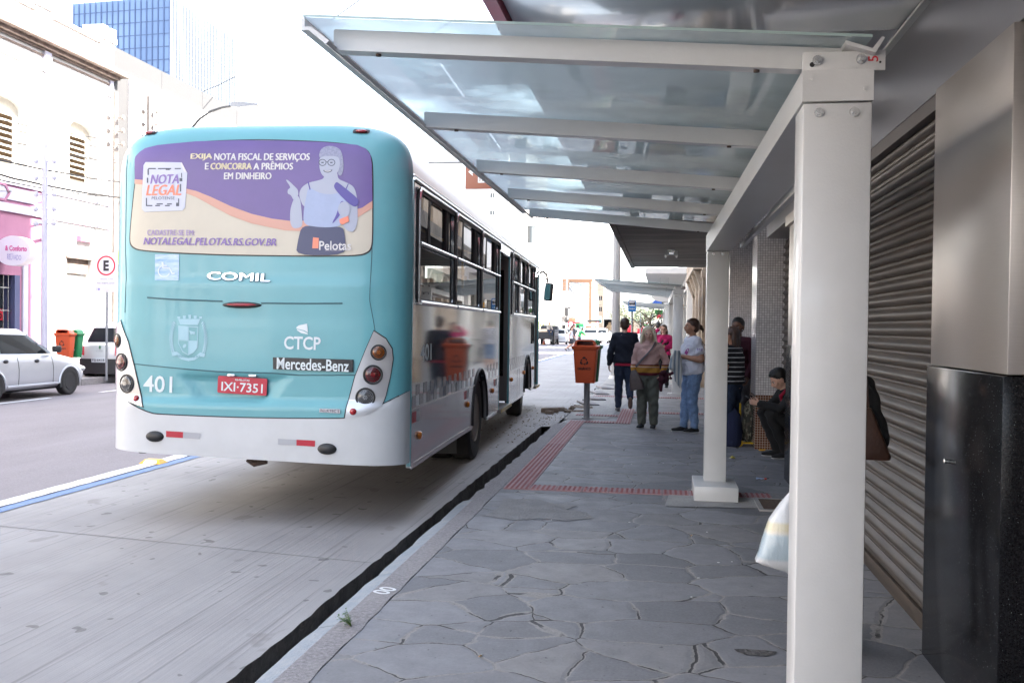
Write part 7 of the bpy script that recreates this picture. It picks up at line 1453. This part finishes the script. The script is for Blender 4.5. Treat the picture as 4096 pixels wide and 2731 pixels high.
        remesh(g, 'top', m_, t, vox*.8 if fine else vox, 1, wr_)
    if shoes:
        for s in 'RL':
            a, to_ = P_['an'+s], P_['to'+s]; f = (to_-a); f.z = 0 if abs((to_-a).normalized().z) < .6 else f.z; fd = (to_-a).normalized(); heel = a+Vector((0, 0, -.05*k))-Vector((fd.x, fd.y, 0))*.05*k if abs(fd.z) < .6 else a-Vector((0, .05*k, 0))
            if abs(fd.z) < .6: heel.z = max(.035*k, a.z-.05*k); toe = Vector((to_.x, to_.y, max(.03*k, to_.z)))
            else: toe = to_
            g = MB(); g.tube([heel, heel.lerp(toe, .35)+Vector((0, 0, .012*k)), heel.lerp(toe, .75), toe], [.034*k, .040*k, .046*k, .036*k], 10, ry=[.038*k, .040*k, .030*k, .022*k], side=(Vector((fd.y, -fd.x, 0)).normalized() if abs(fd.z) < .9 else (1, 0, 0)), dome=True); g.tube([a, heel.lerp(toe, .2)], [.040*k, .038*k], 10); so_ = remesh(g, 'shoe', shoes, t, vox*.8 if fine else vox, 1)
            if fine: 
                g = MB(); dn = Vector((0, 0, -.028*k)) if abs(fd.z) < .6 else Vector((0, -.034*k, 0)); g.tube([heel+dn, heel.lerp(toe, .5)+dn, toe+dn+Vector((0, 0, .008*k))], [.036*k, .044*k, .036*k], 10, ry=[.009*k]*3, side=(Vector((fd.y, -fd.x, 0)).normalized() if abs(fd.z) < .9 else (1, 0, 0)), dome=True); g.build('sole', sole, so_)
    if extra: extra(t, P_, k)
    return t, P_, k
PI = math.pi
def W2(t, p): return Matrix.Translation(t.location) @ Matrix.Rotation(t.rotation_euler.z, 4, 'Z') @ p
# 1 man in a dark sweater walking away
t, P_, k = person((-.67, 17.75, 0), .06, 1.71, 'man in dark navy sweater and jeans seen from behind, walking away beside the orange bin',
    pose=dict(knL=(-.095, .06, .50), anL=(-.10, .02, .085), toL=(-.12, .18, .03), knR=(.10, .05, .49), anR=(.11, -.25, .26), toR=(.115, -.20, .085), elL=(-.255, -.03, 1.09), wrL=(-.275, .03, .86), elR=(.25, .02, 1.09), wrR=(.25, .12, .87)),
    top=('navy_knit', 'long'), bottom=('jeans_dark', 'long'), shoes='cloth_grey', hair=('short', 'hair_brown'), bulk=1.13, vox=.011, sole='sole_brown')
mb = MB(); mb.tube([(-.12*k, 0, .862*k), (.12*k, 0, .862*k)], .0) if 0 else None
g = MB(); g.tube([(0, 0, .845*k), (0, 0, .89*k)], [.195*k, .19*k], 20, ry=[.142*k, .138*k], side=(1, 0, 0)); g.build('shirt_hem', 'red_lining', t)
# 2 blonde woman
t, P_, k = person((-.19, 14.85, 0), PI-.04, 1.56, 'older woman with long blonde white hair and pink sweater banded in yellow and maroon',
    pose=dict(elR=(.235, -.03, 1.12), wrR=(.235, .10, .90), elL=(-.30, -.06, 1.13), wrL=(-.24, .06, .95), knR=(.10, .03, .50), anR=(.10, .0, .085), toR=(.15, .14, .03), anL=(-.10, .0, .085), toL=(-.085, .16, .03)),
    top=('sweater_bands', 'knit'), bottom=('olive_trousers', 'loose'), shoes='shoe_dark', skn='skin_light', hair=('bob', 'hair_blonde'), bulk=1.14, belly=.03, vox=.010, fem=True, collar=True, look=(.06, -.04))
TB, PB, KB = t, P_, k
mat('bag_taupe', (.085, .06, .055), .5, var=.15, vscale=20, bump=.2); mat('strap_taupe', (.09, .075, .08), .7)
c = W2(TB, PB['wrR']+Vector((-.03, .10, -.055)))
bg = thing('shoulder_bag', c, 'brown grey shoulder bag at the hip of the blonde woman, strap across her chest', 'bag', rz=TB.rotation_euler.z)
g = MB(Matrix.Rotation(.22, 4, 'Y')); g.loft([[Vector((x*sx_, y*sy, z)) for x, y in rrect(-.10, .10, -.04, .04, .03, 3)] for z, sx_, sy in ((-.17, .95, 1.0), (-.165, 1.08, 1.15), (-.06, 1.0, 1.2), (.04, .75, .9), (.12, .45, .5), (.135, .35, .3))]); g.build('bag_body', 'bag_taupe', bg)
sp_ = [c+Vector(p) for p in ((.03, -.03, .12),)]
Wl = lambda x, y, z: W2(TB, Vector((x, y, z))*KB)-c
inv = Matrix.Rotation(-TB.rotation_euler.z, 4, 'Z'); g = MB(inv); g.tube([Wl(.20, .165, 1.04), Wl(.10, .185, 1.16), Wl(.0, .20, 1.27), Wl(-.07, .165, 1.36), Wl(-.11, .09, 1.44), Wl(-.115, .0, 1.465), Wl(-.08, -.09, 1.40)], .020, 8, ry=[.006]*7, side=(.6, -.2, .5)); g.build('strap', 'strap_taupe', bg)
def bundle(name, c, sx_, sz, m, label, cat, seed, tail=0, n_=26, r0=.035):
    q = random.Random(seed); t = thing(name, c, label, cat); g = MB()
    for i in range(n_): r = r0*q.uniform(.7, 1.3); g.ell((q.gauss(0, sx_*.42), q.gauss(0, .03), q.gauss(0, sz*.42)), (r, r*.8, r*q.uniform(.7, 1.2)), 8, 6)
    g.ell((0, 0, 0), (sx_*.8, .05, sz*.8))
    if tail: g.tube([(-.03*1, 0, -sz*.5), (-.05, 0, -sz-.04), (-.045, 0, -sz-tail)], [.045, .035, .022], 8, dome=True)
    remesh(g, 'folded_cloth', m, t, .009, 1); return t
bundle('maroon_jacket', W2(TB, PB['wrL']+Vector((-.03, .09, -.06))), .10, .10, 'maroon', 'dark maroon frilly jacket bundled on the arm of the blonde woman', 'jacket', 4, tail=.12)
# 3 woman in white t-shirt, in profile
def tee_print(t, P_, k):
    mat('print_purple', (.20, .10, .36), .8); mat('print_magenta', (.35, .06, .25), .8)
t, P_, k = person((.47, 14.45, 0), math.radians(108), 1.68, 'woman in white t-shirt and light blue jeans with dark hair tied back',
    pose=dict(pelvis=(0, -.01, .93), waist=(0, .02, 1.08), chest=(0, .0, 1.25), elL=(-.235, -.06, 1.10), wrL=(-.10, .20, 1.15), elR=(.22, .02, 1.10), wrR=(.05, .24, 1.19), knL=(-.09, .03, .50), anL=(-.08, -.02, .085), toL=(-.09, .14, .03), knR=(.10, .06, .50), anR=(.10, .09, .085), toR=(.12, .26, .03)),
    top=('tee_white', 'short'), bottom=('jeans_light', 'long'), shoes='cloth_black', hair=('ponybun', 'hair_brown'), skn='skin_tan', bulk=1.16, belly=.05, vox=.010, fem=True, look=(.05, .10), hands=dict(L=((.9, .5, .25), (0, .2, -1), .7), R=((-.9, .3, .2), (0, 0, -1), .6)))
TW, PW, KW = t, P_, k
mat('print_purple', (.20, .10, .36), .8); mat('print_magenta', (.35, .06, .25), .8)
a = aty(2800, 1392, 14.27); inv = Matrix.Rotation(-t.rotation_euler.z, 4, 'Z') @ Matrix.Translation(-t.location)
def surf(px, py, off=.002, obn='top'):
    """where the sight line through a photo pixel first meets the t-shirt: gives the print its real place on the cloth"""
    return None
ob_top = [o for o in kids(t) if o.name.startswith('top')][0]
from mathutils.bvhtree import BVHTree
bv = BVHTree.FromPolygons([v.co for v in ob_top.data.vertices], [p.vertices for p in ob_top.data.polygons])
MWi = Matrix.Rotation(-t.rotation_euler.z, 4, 'Z') @ Matrix.Translation(-t.location)
def onshirt(px, py):
    o = MWi @ CPOS; d = (Matrix.Rotation(-t.rotation_euler.z, 4, 'Z') @ ray(px, py)).normalized(); h = bv.ray_cast(o, d); return None if h[0] is None else h[0]+h[1]*.0035
def shirt_print(body, cx, cy, w_, h_, m, nm, tilt=.03):
    vs, fs = txt(body, w_, h_, .0); g = MB(); pts = [onshirt(cx+x, cy-y+x*tilt) for x, y in vs]
    fs = [f for f in fs if all(pts[i] is not None for i in f)]; g.add([p or Vector((0, 0, -9)) for p in pts], fs); 
    used = sorted({i for f in fs for i in f}); mp_ = {o: n_ for n_, o in enumerate(used)}; g = MB(); g.add([pts[i] for i in used], [tuple(mp_[i] for i in f) for f in fs])
    if used: g.build(nm, m, ob_top)
shirt_print('ME', 2800, 1399, 22, 11, 'print_purple', 'sleeve_print', .15); shirt_print('ii:ii ::', 2757, 1382, 20, 4, 'print_purple', 'chest_print')
def poly_print(px, m, nm):
    pts = [onshirt(*p) for p in px]
    if all(p is not None for p in pts): g = MB(); c = sum(pts, Vector())/len(pts); g.add([c]+pts, [(0, i+1, (i+1) % len(pts)+1) for i in range(len(pts))]); g.build(nm, m, ob_top)
for s in (0,): poly_print([(2752, 1392), (2756, 1396), (2752, 1412), (2748, 1420), (2738, 1412), (2744, 1400)], 'print_magenta', 'ribbon_print')
# jacket in her hands
m, n, b, src, L = nodes_of('jacket_stripes', .9); wv_ = N(n, 'TexWave'); L(mapv(n, L, src, (1, 1, .35)), wv_.inputs['Vector']); wv_.inputs['Scale'].default_value = 5.5; wv_.inputs['Distortion'].default_value = 2.5; L(mixc(n, L, rng(n, L, wv_.outputs[1], .35, .6), (.20, .24, .28), (.50, .50, .47)), b.inputs['Base Color'])
c = aty(2700, 1440, 14.1); jt_ = thing('striped_jacket', c, 'grey and cream striped jacket hanging from the hands of the woman in the white t-shirt', 'jacket')
q = random.Random(3); g = MB()
for i in range(7):
    x = -.03+i*.013; g.tube([(x*.7+.02, q.uniform(-.02, .02), .13), (x*1.3, q.uniform(-.03, .03), .02), (x*1.9-.01, q.uniform(-.03, .03), -.12), (x*1.6, 0, -.22-.03*i if i > 2 else -.14-.02*i)], [.022, .028, .030, .014], 8, dome=True)
remesh(g, 'cloth', 'jacket_stripes', jt_, .009, 1)
c = W2(TW, Vector((-.06, -.20, 1.10))*KW); bp = thing('black_backpack', c, 'small black backpack on the back of the woman in the white t-shirt', 'backpack', rz=TW.rotation_euler.z)
g = MB(); g.rbox(-.12, .12, -.07, .05, -.17, .15, .05); remesh(g, 'bag_body', 'cloth_black', bp, .012, 2); g = MB(); 
for s in (-.07, .12): g.tube([(s, .0, .14), (s, .10, .27), (s, .21, .24), (s, .30, .10), (s, .30, -.02)], .012, 6, ry=[.005]*5, side=(1, 0, 0))
g.build('strap', 'cloth_black', bp)
g = MB(); g.tube([PW['wrL']+Vector((.012*math.cos(a*.785), 0, 0)) for a in range(2)], .034, 12); g.build('bracelet', 'eye_white', TW)
# 4 and 5 women behind the second post
t, P_, k = person((1.06, 13.55, 0), math.radians(150), 1.69, 'woman with her hair in a bun and a maroon jacket against the white tiled wall', pose=dict(elL=(-.23, -.02, 1.10), wrL=(-.2, .08, .9)), top=('maroon', 'long'), bottom=('cloth_grey', 'long'), shoes='cloth_black', skn='skin_brown', hair=('bun', 'hair_black'), vox=.011, fem=True, look=(.15, 0), bulk=1.05)
e_ = MB(); e_.ell(P_['head']+Vector((-.074, -.0, -.045)), .007, 6, 5); e_.build('earring', 'eye_white', t)
person((.945, 12.95, 0), math.radians(62), 1.56, 'woman in a black t-shirt with thin white stripes, half hidden by the second shelter post', pose=dict(elR=(.225, .06, 1.12), wrR=(.18, .22, .98), elL=(-.225, .02, 1.12), wrL=(-.17, .18, .97)), top=('striped_tee', 'short'), bottom=('jeans_dark', 'long'), shoes='cloth_black', skn='skin_tan', hair=('long', 'hair_brown'), vox=.011, fem=True, bulk=1.16, belly=.03)
# 6 boy squatting with a phone
SQ = dict(pelvis=(0, -.16, .34), waist=(0, -.15, .48), chest=(0, -.06, .66), sh=(0, .01, .79), neck=(0, .04, .84), nt=(0, .075, .90), head=(0, .12, .955), shR=(.165, .0, .775), shL=(-.165, .0, .775), elR=(.20, .16, .60), elL=(-.20, .16, .60), wrR=(.06, .37, .655), wrL=(-.06, .37, .655),
    hiR=(.09, -.14, .34), knR=(.13, .27, .55), anR=(.11, .08, .085), toR=(.13, .25, .03), hiL=(-.09, -.14, .34), knL=(-.13, .27, .55), anL=(-.11, .05, .085), toL=(-.13, .22, .03))
t, P_, k = person((1.53, 11.9, 0), math.radians(104), 1.70, 'young man in black clothes squatting by the brown tiled pillar and looking at his phone', pose=SQ, top=('cloth_black', 'long'), bottom=('cloth_black', 'long'), shoes='cloth_black', skn='skin_light', hair=('quiff', 'hair_black'), look=(0, -.55), vox=.010, hands=dict(L=((.35, .9, .2), (.8, -.2, .3), .7), R=((-.35, .9, .2), (-.8, -.2, .3), .7)))
g = MB(); g.tube([P_['neck']+Vector((-.085, -.01, .01)), P_['sh'].lerp(P_['chest'], .3)+Vector((-.06, .125, 0)), P_['chest']+Vector((-.05, .14, -.02))], [.018, .022, .012], 8, dome=True); g.build('red_lining', 'red_lining', t)
ph = thing('mobile_phone', W2(t, (P_['wrL']+P_['wrR'])/2+Vector((0, .085, .045))), 'dark mobile phone held in both hands by the squatting young man', 'phone', rz=t.rotation_euler.z); mb = MB(Matrix.Rotation(math.radians(35), 4, 'X')); mb.rbox(-.036, .036, -.075, .075, -.005, .005, .004); mb.build('case', 'plastic_black', ph)
# 7 person behind the nearest post
mat('bag_brown', (.035, .014, .008), .4, .0, var=.2, vscale=14, bump=.2)
t, P_, k = person((.825, 4.78, 0), .05, 1.60, 'person in black almost wholly hidden behind the nearest shelter post, one dark sleeve showing', pose=dict(shR=(.150, 0, 1.36), elR=(.225, -.06, 1.10), wrR=(.14, .20, 1.02), shL=(-.13, 0, 1.36), elL=(-.16, -.02, 1.08), wrL=(-.13, .0, .84), hiR=(.07, 0, .9), anR=(.085, 0, .085), anL=(-.115, -.06, .085), toL=(-.135, .10, .03), sh=(0, 0, 1.38)), top=('cloth_black', 'long'), bottom=('cloth_black', 'long'), shoes='cloth_black', hair=('short', 'hair_black'), skn='skin_tan', bulk=.80, vox=.012)
c = aty(3478, 1745, 4.70); bg = thing('brown_handbag', c, 'dark brown handbag hanging from the hidden person at the nearest post, against the roller shutter', 'bag')
g = MB(); g.loft([[Vector((x, y, z)) for x, y in rr_] for z, rr_ in ((-.105, rrect(-.12, .088, -.05, .05, .02, 3)), (-.09, rrect(-.13, .092, -.055, .055, .02, 3)), (.12, rrect(-.10, .012, -.035, .035, .02, 3)), (.135, rrect(-.09, .004, -.02, .02, .01, 3)))]); g.build('bag_body', 'bag_brown', bg); g = MB(); g.tube([(-.08, 0, .12), (-.06, 0, .25), (-.02, 0, .27), (-.01, 0, .12)], .008, 6); g.build('handle', 'bag_brown', bg)
# plastic carrier bag
m, n, b, src, L = nodes_of('plastic_bag', .25); b.inputs['Base Color'].default_value = (.72, .74, .76, 1); b.inputs['Transmission Weight'].default_value = .25; b.inputs['Coat Weight'].default_value = .4
nz = noise(n, L, mapv(n, L, src, (30, 30, 8)), 1, 5, .7); bumpn(n, L, nz.outputs[0], b, .7, .01); sx = N(n, 'SeparateXYZ'); L(src, sx.inputs[0]); cz = rng(n, L, sx.outputs[2], -.02, .01); cz2 = rng(n, L, sx.outputs[2], .05, .035)
band = math_(n, L, 'MULTIPLY', cz, cz2); low = rng(n, L, sx.outputs[2], -.005, -.02); lo2 = rng(n, L, sx.outputs[2], -.135, -.12); low = math_(n, L, 'MULTIPLY', low, lo2)
col_ = mixc(n, L, math_(n, L, 'MULTIPLY', band, .6), (.74, .76, .78), (.74, .62, .28)); col_ = mixc(n, L, math_(n, L, 'MULTIPLY', low, .5), col_, (.28, .48, .60)); sid = rng(n, L, sx.outputs[0], .035, .05); col_ = mixc(n, L, math_(n, L, 'MULTIPLY', sid, math_(n, L, 'MULTIPLY', low, .9)), col_, (.03, .16, .24)); L(col_, b.inputs['Base Color'])
c = aty(3135, 2135, 4.5); c.z += .02; c.x -= .01
pb_ = thing('plastic_bag', c, 'full white plastic carrier bag with blue and yellow print, hanging beside the nearest post', 'carrier bag')
g = MB(); q = random.Random(8)
rings = []
for z, xl, xr, yw in ((.185, .065, .10, .01), (.15, .03, .105, .03), (.10, -.01, .11, .05), (.04, -.055, .115, .07), (-.03, -.078, .12, .08), (-.09, -.095, .12, .08), (-.125, -.108, .12, .07), (-.14, -.085, .115, .06), (-.165, .02, .11, .04), (-.19, .045, .09, .02)):
    rings.append([Vector(((xl+xr)/2+(xr-xl)/2*math.copysign(abs(math.cos(a))**.6, math.cos(a))+q.uniform(-.003, .003), yw*math.copysign(abs(math.sin(a))**.7, math.sin(a))+q.uniform(-.004, .004), z+q.uniform(-.003, .003))) for a in [2*PI*i/20 for i in range(20)]])
rings = [[Vector((p.x*1.08, p.y, p.z*1.16)) for p in r_] for r_ in rings]; g.loft(rings); g.build('bag_body', 'plastic_bag', pb_, True, 70)
g = MB(); g.tube([(.075, 0, .18), (.10, .0, .24), (.105, 0, .28)], [.012, .007, .007], 8, ry=[.004]*3, side=(1, 0, 0)); g.build('handle', 'plastic_bag', pb_)
# trolley with camouflage bag, and the navy bag
m, n, b, src, L = nodes_of('camouflage', .9); v1 = noise(n, L, src, 14, 2, .4); v2 = noise(n, L, mapv(n, L, src, (1.3, 1, .8)), 19, 2, .4); cc = mixc(n, L, rng(n, L, v1.outputs[0], .50, .52), (.035, .035, .025), (.16, .15, .11)); cc = mixc(n, L, rng(n, L, v2.outputs[0], .57, .59), cc, (.07, .055, .04)); L(cc, b.inputs['Base Color'])
a = atz(2998, 1786, 0); tr = thing('folding_trolley', (a.x, a.y+.03, 0), 'yellow folding luggage trolley carrying a camouflage backpack beside the brown tiled pillar', 'trolley'); mat('trolley_yellow', (.60, .38, .01), .4)
mb = MB(); mb.tube([(-.13, 0, .05), (-.125, 0, .56)], .013, 8); mb.tube([(-.13, 0, .045), (.09, -.02, .045), (.09, -.02, 0.0)], .012, 8); mb.tube([(-.13, .2, .045), (-.125, .2, .56), (-.125, 0, .56)], .012, 8); mb.build('frame', 'trolley_yellow', tr)
for y in (-.03, .22): mb = MB(); mb.cyl((-.13, y-.015, .045), (-.13, y+.015, .045), .045, n=18); mb.build('wheel', 'trolley_yellow', tr)
bg = thing('camouflage_backpack', (a.x+.02, a.y+.08, .055), 'tall camouflage patterned backpack strapped on the yellow trolley', 'backpack')
g = MB(); g.tube([(0, 0, .05), (0, 0, .25), (.01, 0, .48), (.05, 0, .58)], [.105, .115, .10, .05], 14, ry=[.11, .12, .10, .06], side=(1, 0, 0), dome=True); g.ell((0, -.09, .2), (.085, .05, .13)); remesh(g, 'bag_body', 'camouflage', bg, .012, 1); g = MB(); g.tube([(.0, -.12, .05), (.0, -.145, .2), (.02, -.115, .45)], .006, 6); g.tube([(-.05, -.03, .56), (-.02, -.06, .62), (.04, -.03, .58)], .010, 6); g.build('strap', 'cloth_black', bg)
a = atz(2925, 1785, 0); bg = thing('navy_bag', (a.x+.02, a.y+.05, 0), 'dark navy bag on the pavement between the second post and the yellow trolley', 'bag'); g = MB(); g.tube([(0, 0, .03), (0, 0, .2), (0, 0, .42), (.0, 0, .50)], [.12, .13, .10, .04], 12, ry=[.12, .13, .1, .04], side=(1, 0, 0), dome=True); remesh(g, 'bag_body', fabric('navy_bag_cloth', (.012, .018, .055)), bg, .014, 1) if 0 else (fabric('navy_bag_cloth', (.012, .018, .055)), remesh(g, 'bag_body', 'navy_bag_cloth', bg, .014, 1))
# 8 woman in magenta
def far_person(px, Y, rz, h, label, z=None, **k_):
    a = aty(px, 1350, Y); return person((a.x, Y, 0 if z is None else z), rz, h, label, vox=k_.pop('vox', .02), **k_)
t, P_, k = far_person(2655, 25, PI-.2, 1.62, 'woman in magenta jumper and dark waistcoat with glasses, hand raised to her hair', vox=.013, pose=dict(elR=(.33, .02, 1.42), wrR=(.13, .06, 1.60), elL=(-.21, .02, 1.12), wrL=(-.08, .22, 1.12)), top=('magenta', 'long'), bottom=('cloth_black', 'long'), skn='skin_light', hair=('long', 'hair_brown'), glasses=True, fem=True, bulk=1.08, hands=dict(R=((-.6, 0, .8), (-.5, 0, -.5), .6), L=((.3, .9, .1), (.8, 0, .2), .6)))
g = MB(); g.tube([P_['pelvis']-Vector((0, 0, .06)), P_['waist'], P_['chest'], P_['sh']-Vector((0, 0, .03))], [.20*k, .172*k, .185*k, .15*k], 16, ry=[.148*k, .13*k, .150*k, .105*k], side=(1, 0, 0)); remesh(g, 'waistcoat', 'cloth_black', t, .014, 1)
far_person(2632, 33, .1, 1.74, 'man in blue and white checked shirt and shorts seen from behind, past the blonde woman', top=('check_shirt', 'elbow'), bottom=('shorts_blue', 'knee'), shoes='cloth_black', hair=('short', 'hair_black'), skn='skin_tan', bulk=1.1, vox=.015)
WALKR = dict(knR=(.09, .20, .52), anR=(.09, .26, .10), toR=(.10, .42, .06), knL=(-.09, -.06, .48), anL=(-.09, -.38, .20), toL=(-.10, -.30, .06), elL=(-.2, .10, 1.12), wrL=(-.2, .25, .92), elR=(.2, -.12, 1.12), wrR=(.22, -.10, .86))
far_person(2284, 62, -PI/2-.1, 1.62, 'woman in white sleeveless top and dark shorts stepping across the road', z=RZ, pose=WALKR, top=('tee_white', 'tank'), bottom=('skirt_dark', 'short'), shoes='cloth_black', hair=('long', 'hair_brown'), fem=True)
far_person(2294, 65, -PI/2-.2, 1.80, 'bearded man in a dark vest crossing the road just behind the woman in white', z=RZ, pose=WALKR, top=('cloth_grey', 'tank'), bottom=('cloth_grey', 'knee'), hair=('short', 'hair_brown'))
far_person(2318, 74, -PI/2+.4, 1.66, 'person in a green shirt leaning forward beside the green kiosk', z=RZ, pose=dict(chest=(0, .10, 1.2), sh=(0, .18, 1.30), neck=(0, .20, 1.35), nt=(0, .24, 1.42), head=(0, .27, 1.49), shR=(.165, .17, 1.29), shL=(-.165, .17, 1.29), elR=(.2, .35, 1.12), wrR=(.2, .5, 1.0), elL=(-.2, .35, 1.12), wrL=(-.2, .5, 1.0)), top=('cloth_green', 'long'), bottom=('jeans_dark', 'long'))
far_person(2424, 107, PI/2-.3, 1.66, 'pedestrian in blue shirt and jeans walking away past the white cars', z=RZ, pose=WALKR, top=('cloth_blue', 'long'), bottom=('jeans_dark', 'long'), hair=('short', 'hair_brown'), vox=.03)
SIT = dict(pelvis=(0, -.1, .1), waist=(0, -.08, .25), chest=(0, -.03, .42), sh=(0, .02, .56), neck=(0, .03, .61), nt=(0, .05, .68), head=(0, .07, .76), shR=(.165, .02, .55), shL=(-.165, .02, .55), elR=(.22, .05, .30), elL=(-.22, .05, .30), wrR=(.16, .28, .22), wrL=(-.16, .28, .22), hiR=(.09, -.08, .1), hiL=(-.09, -.08, .1), knR=(.13, .34, .14), knL=(-.13, .34, .14), anR=(.12, .36, -.30), anL=(-.12, .36, -.30), toR=(.13, .50, -.36), toL=(-.13, .50, -.36))
a = aty(2197, 1335, 84.2); person((a.x, 84.2, 1.12), PI+.5, 1.72, 'grey haired man in a beige shirt sitting on the edge of the dark flatbed truck', pose=SIT, top=('cloth_beige', 'long'), bottom=('jeans_dark', 'long'), shoes=None, hair=('short', 'hair_grey'), skn='skin_tan', vox=.02)
far_person(2243, 150, 0, 1.65, 'woman in a dark maroon top on the far corner pavement', z=.0, top=('maroon', 'long'), vox=.035, hair=('long', 'hair_brown'))
far_person(2274, 140, 0, 1.7, 'person in a blue grey shirt beside the foot of the far utility pole', z=.0, top=('cloth_blue', 'long'), vox=.035)
far_person(2382, 165, 0, 1.75, 'tiny dark dressed figure by the far shop doorways', z=0, top=('cloth_black', 'long'), vox=.04)
# bicycle leaning on the marble front
a = aty(2738, 1380, 40); t = thing('bicycle', (a.x-.02, 39, 0), 'black bicycle leaning at the marble front, mostly hidden by the second shelter post', 'bicycle')
for y in (0, 1.02): mb = MB(); mb.tube([(0, y+.33*math.cos(a_*.3), .34+.33*math.sin(a_*.3)) for a_ in range(22)], .02, 6); mb.build('wheel', 'rubber', t)
mb = MB(); mb.tube([(0, 0, .34), (0, .15, .85), (0, .12, .98)], .02, 6); mb.tube([(0, 1.02, .34), (0, .62, .35), (0, .72, .80), (0, .17, .78), (0, .62, .35)], .018, 6); mb.build('frame', 'rubber', t); mb = MB(); mb.tube([(-.25, .10, 1.0), (0, .12, .98), (.25, .10, 1.0)], .014, 6); mb.build('handlebar', 'rubber', t); mb = MB(); mb.ell((0, .78, .88), (.07, .13, .03)); mb.build('saddle', 'rubber', t)
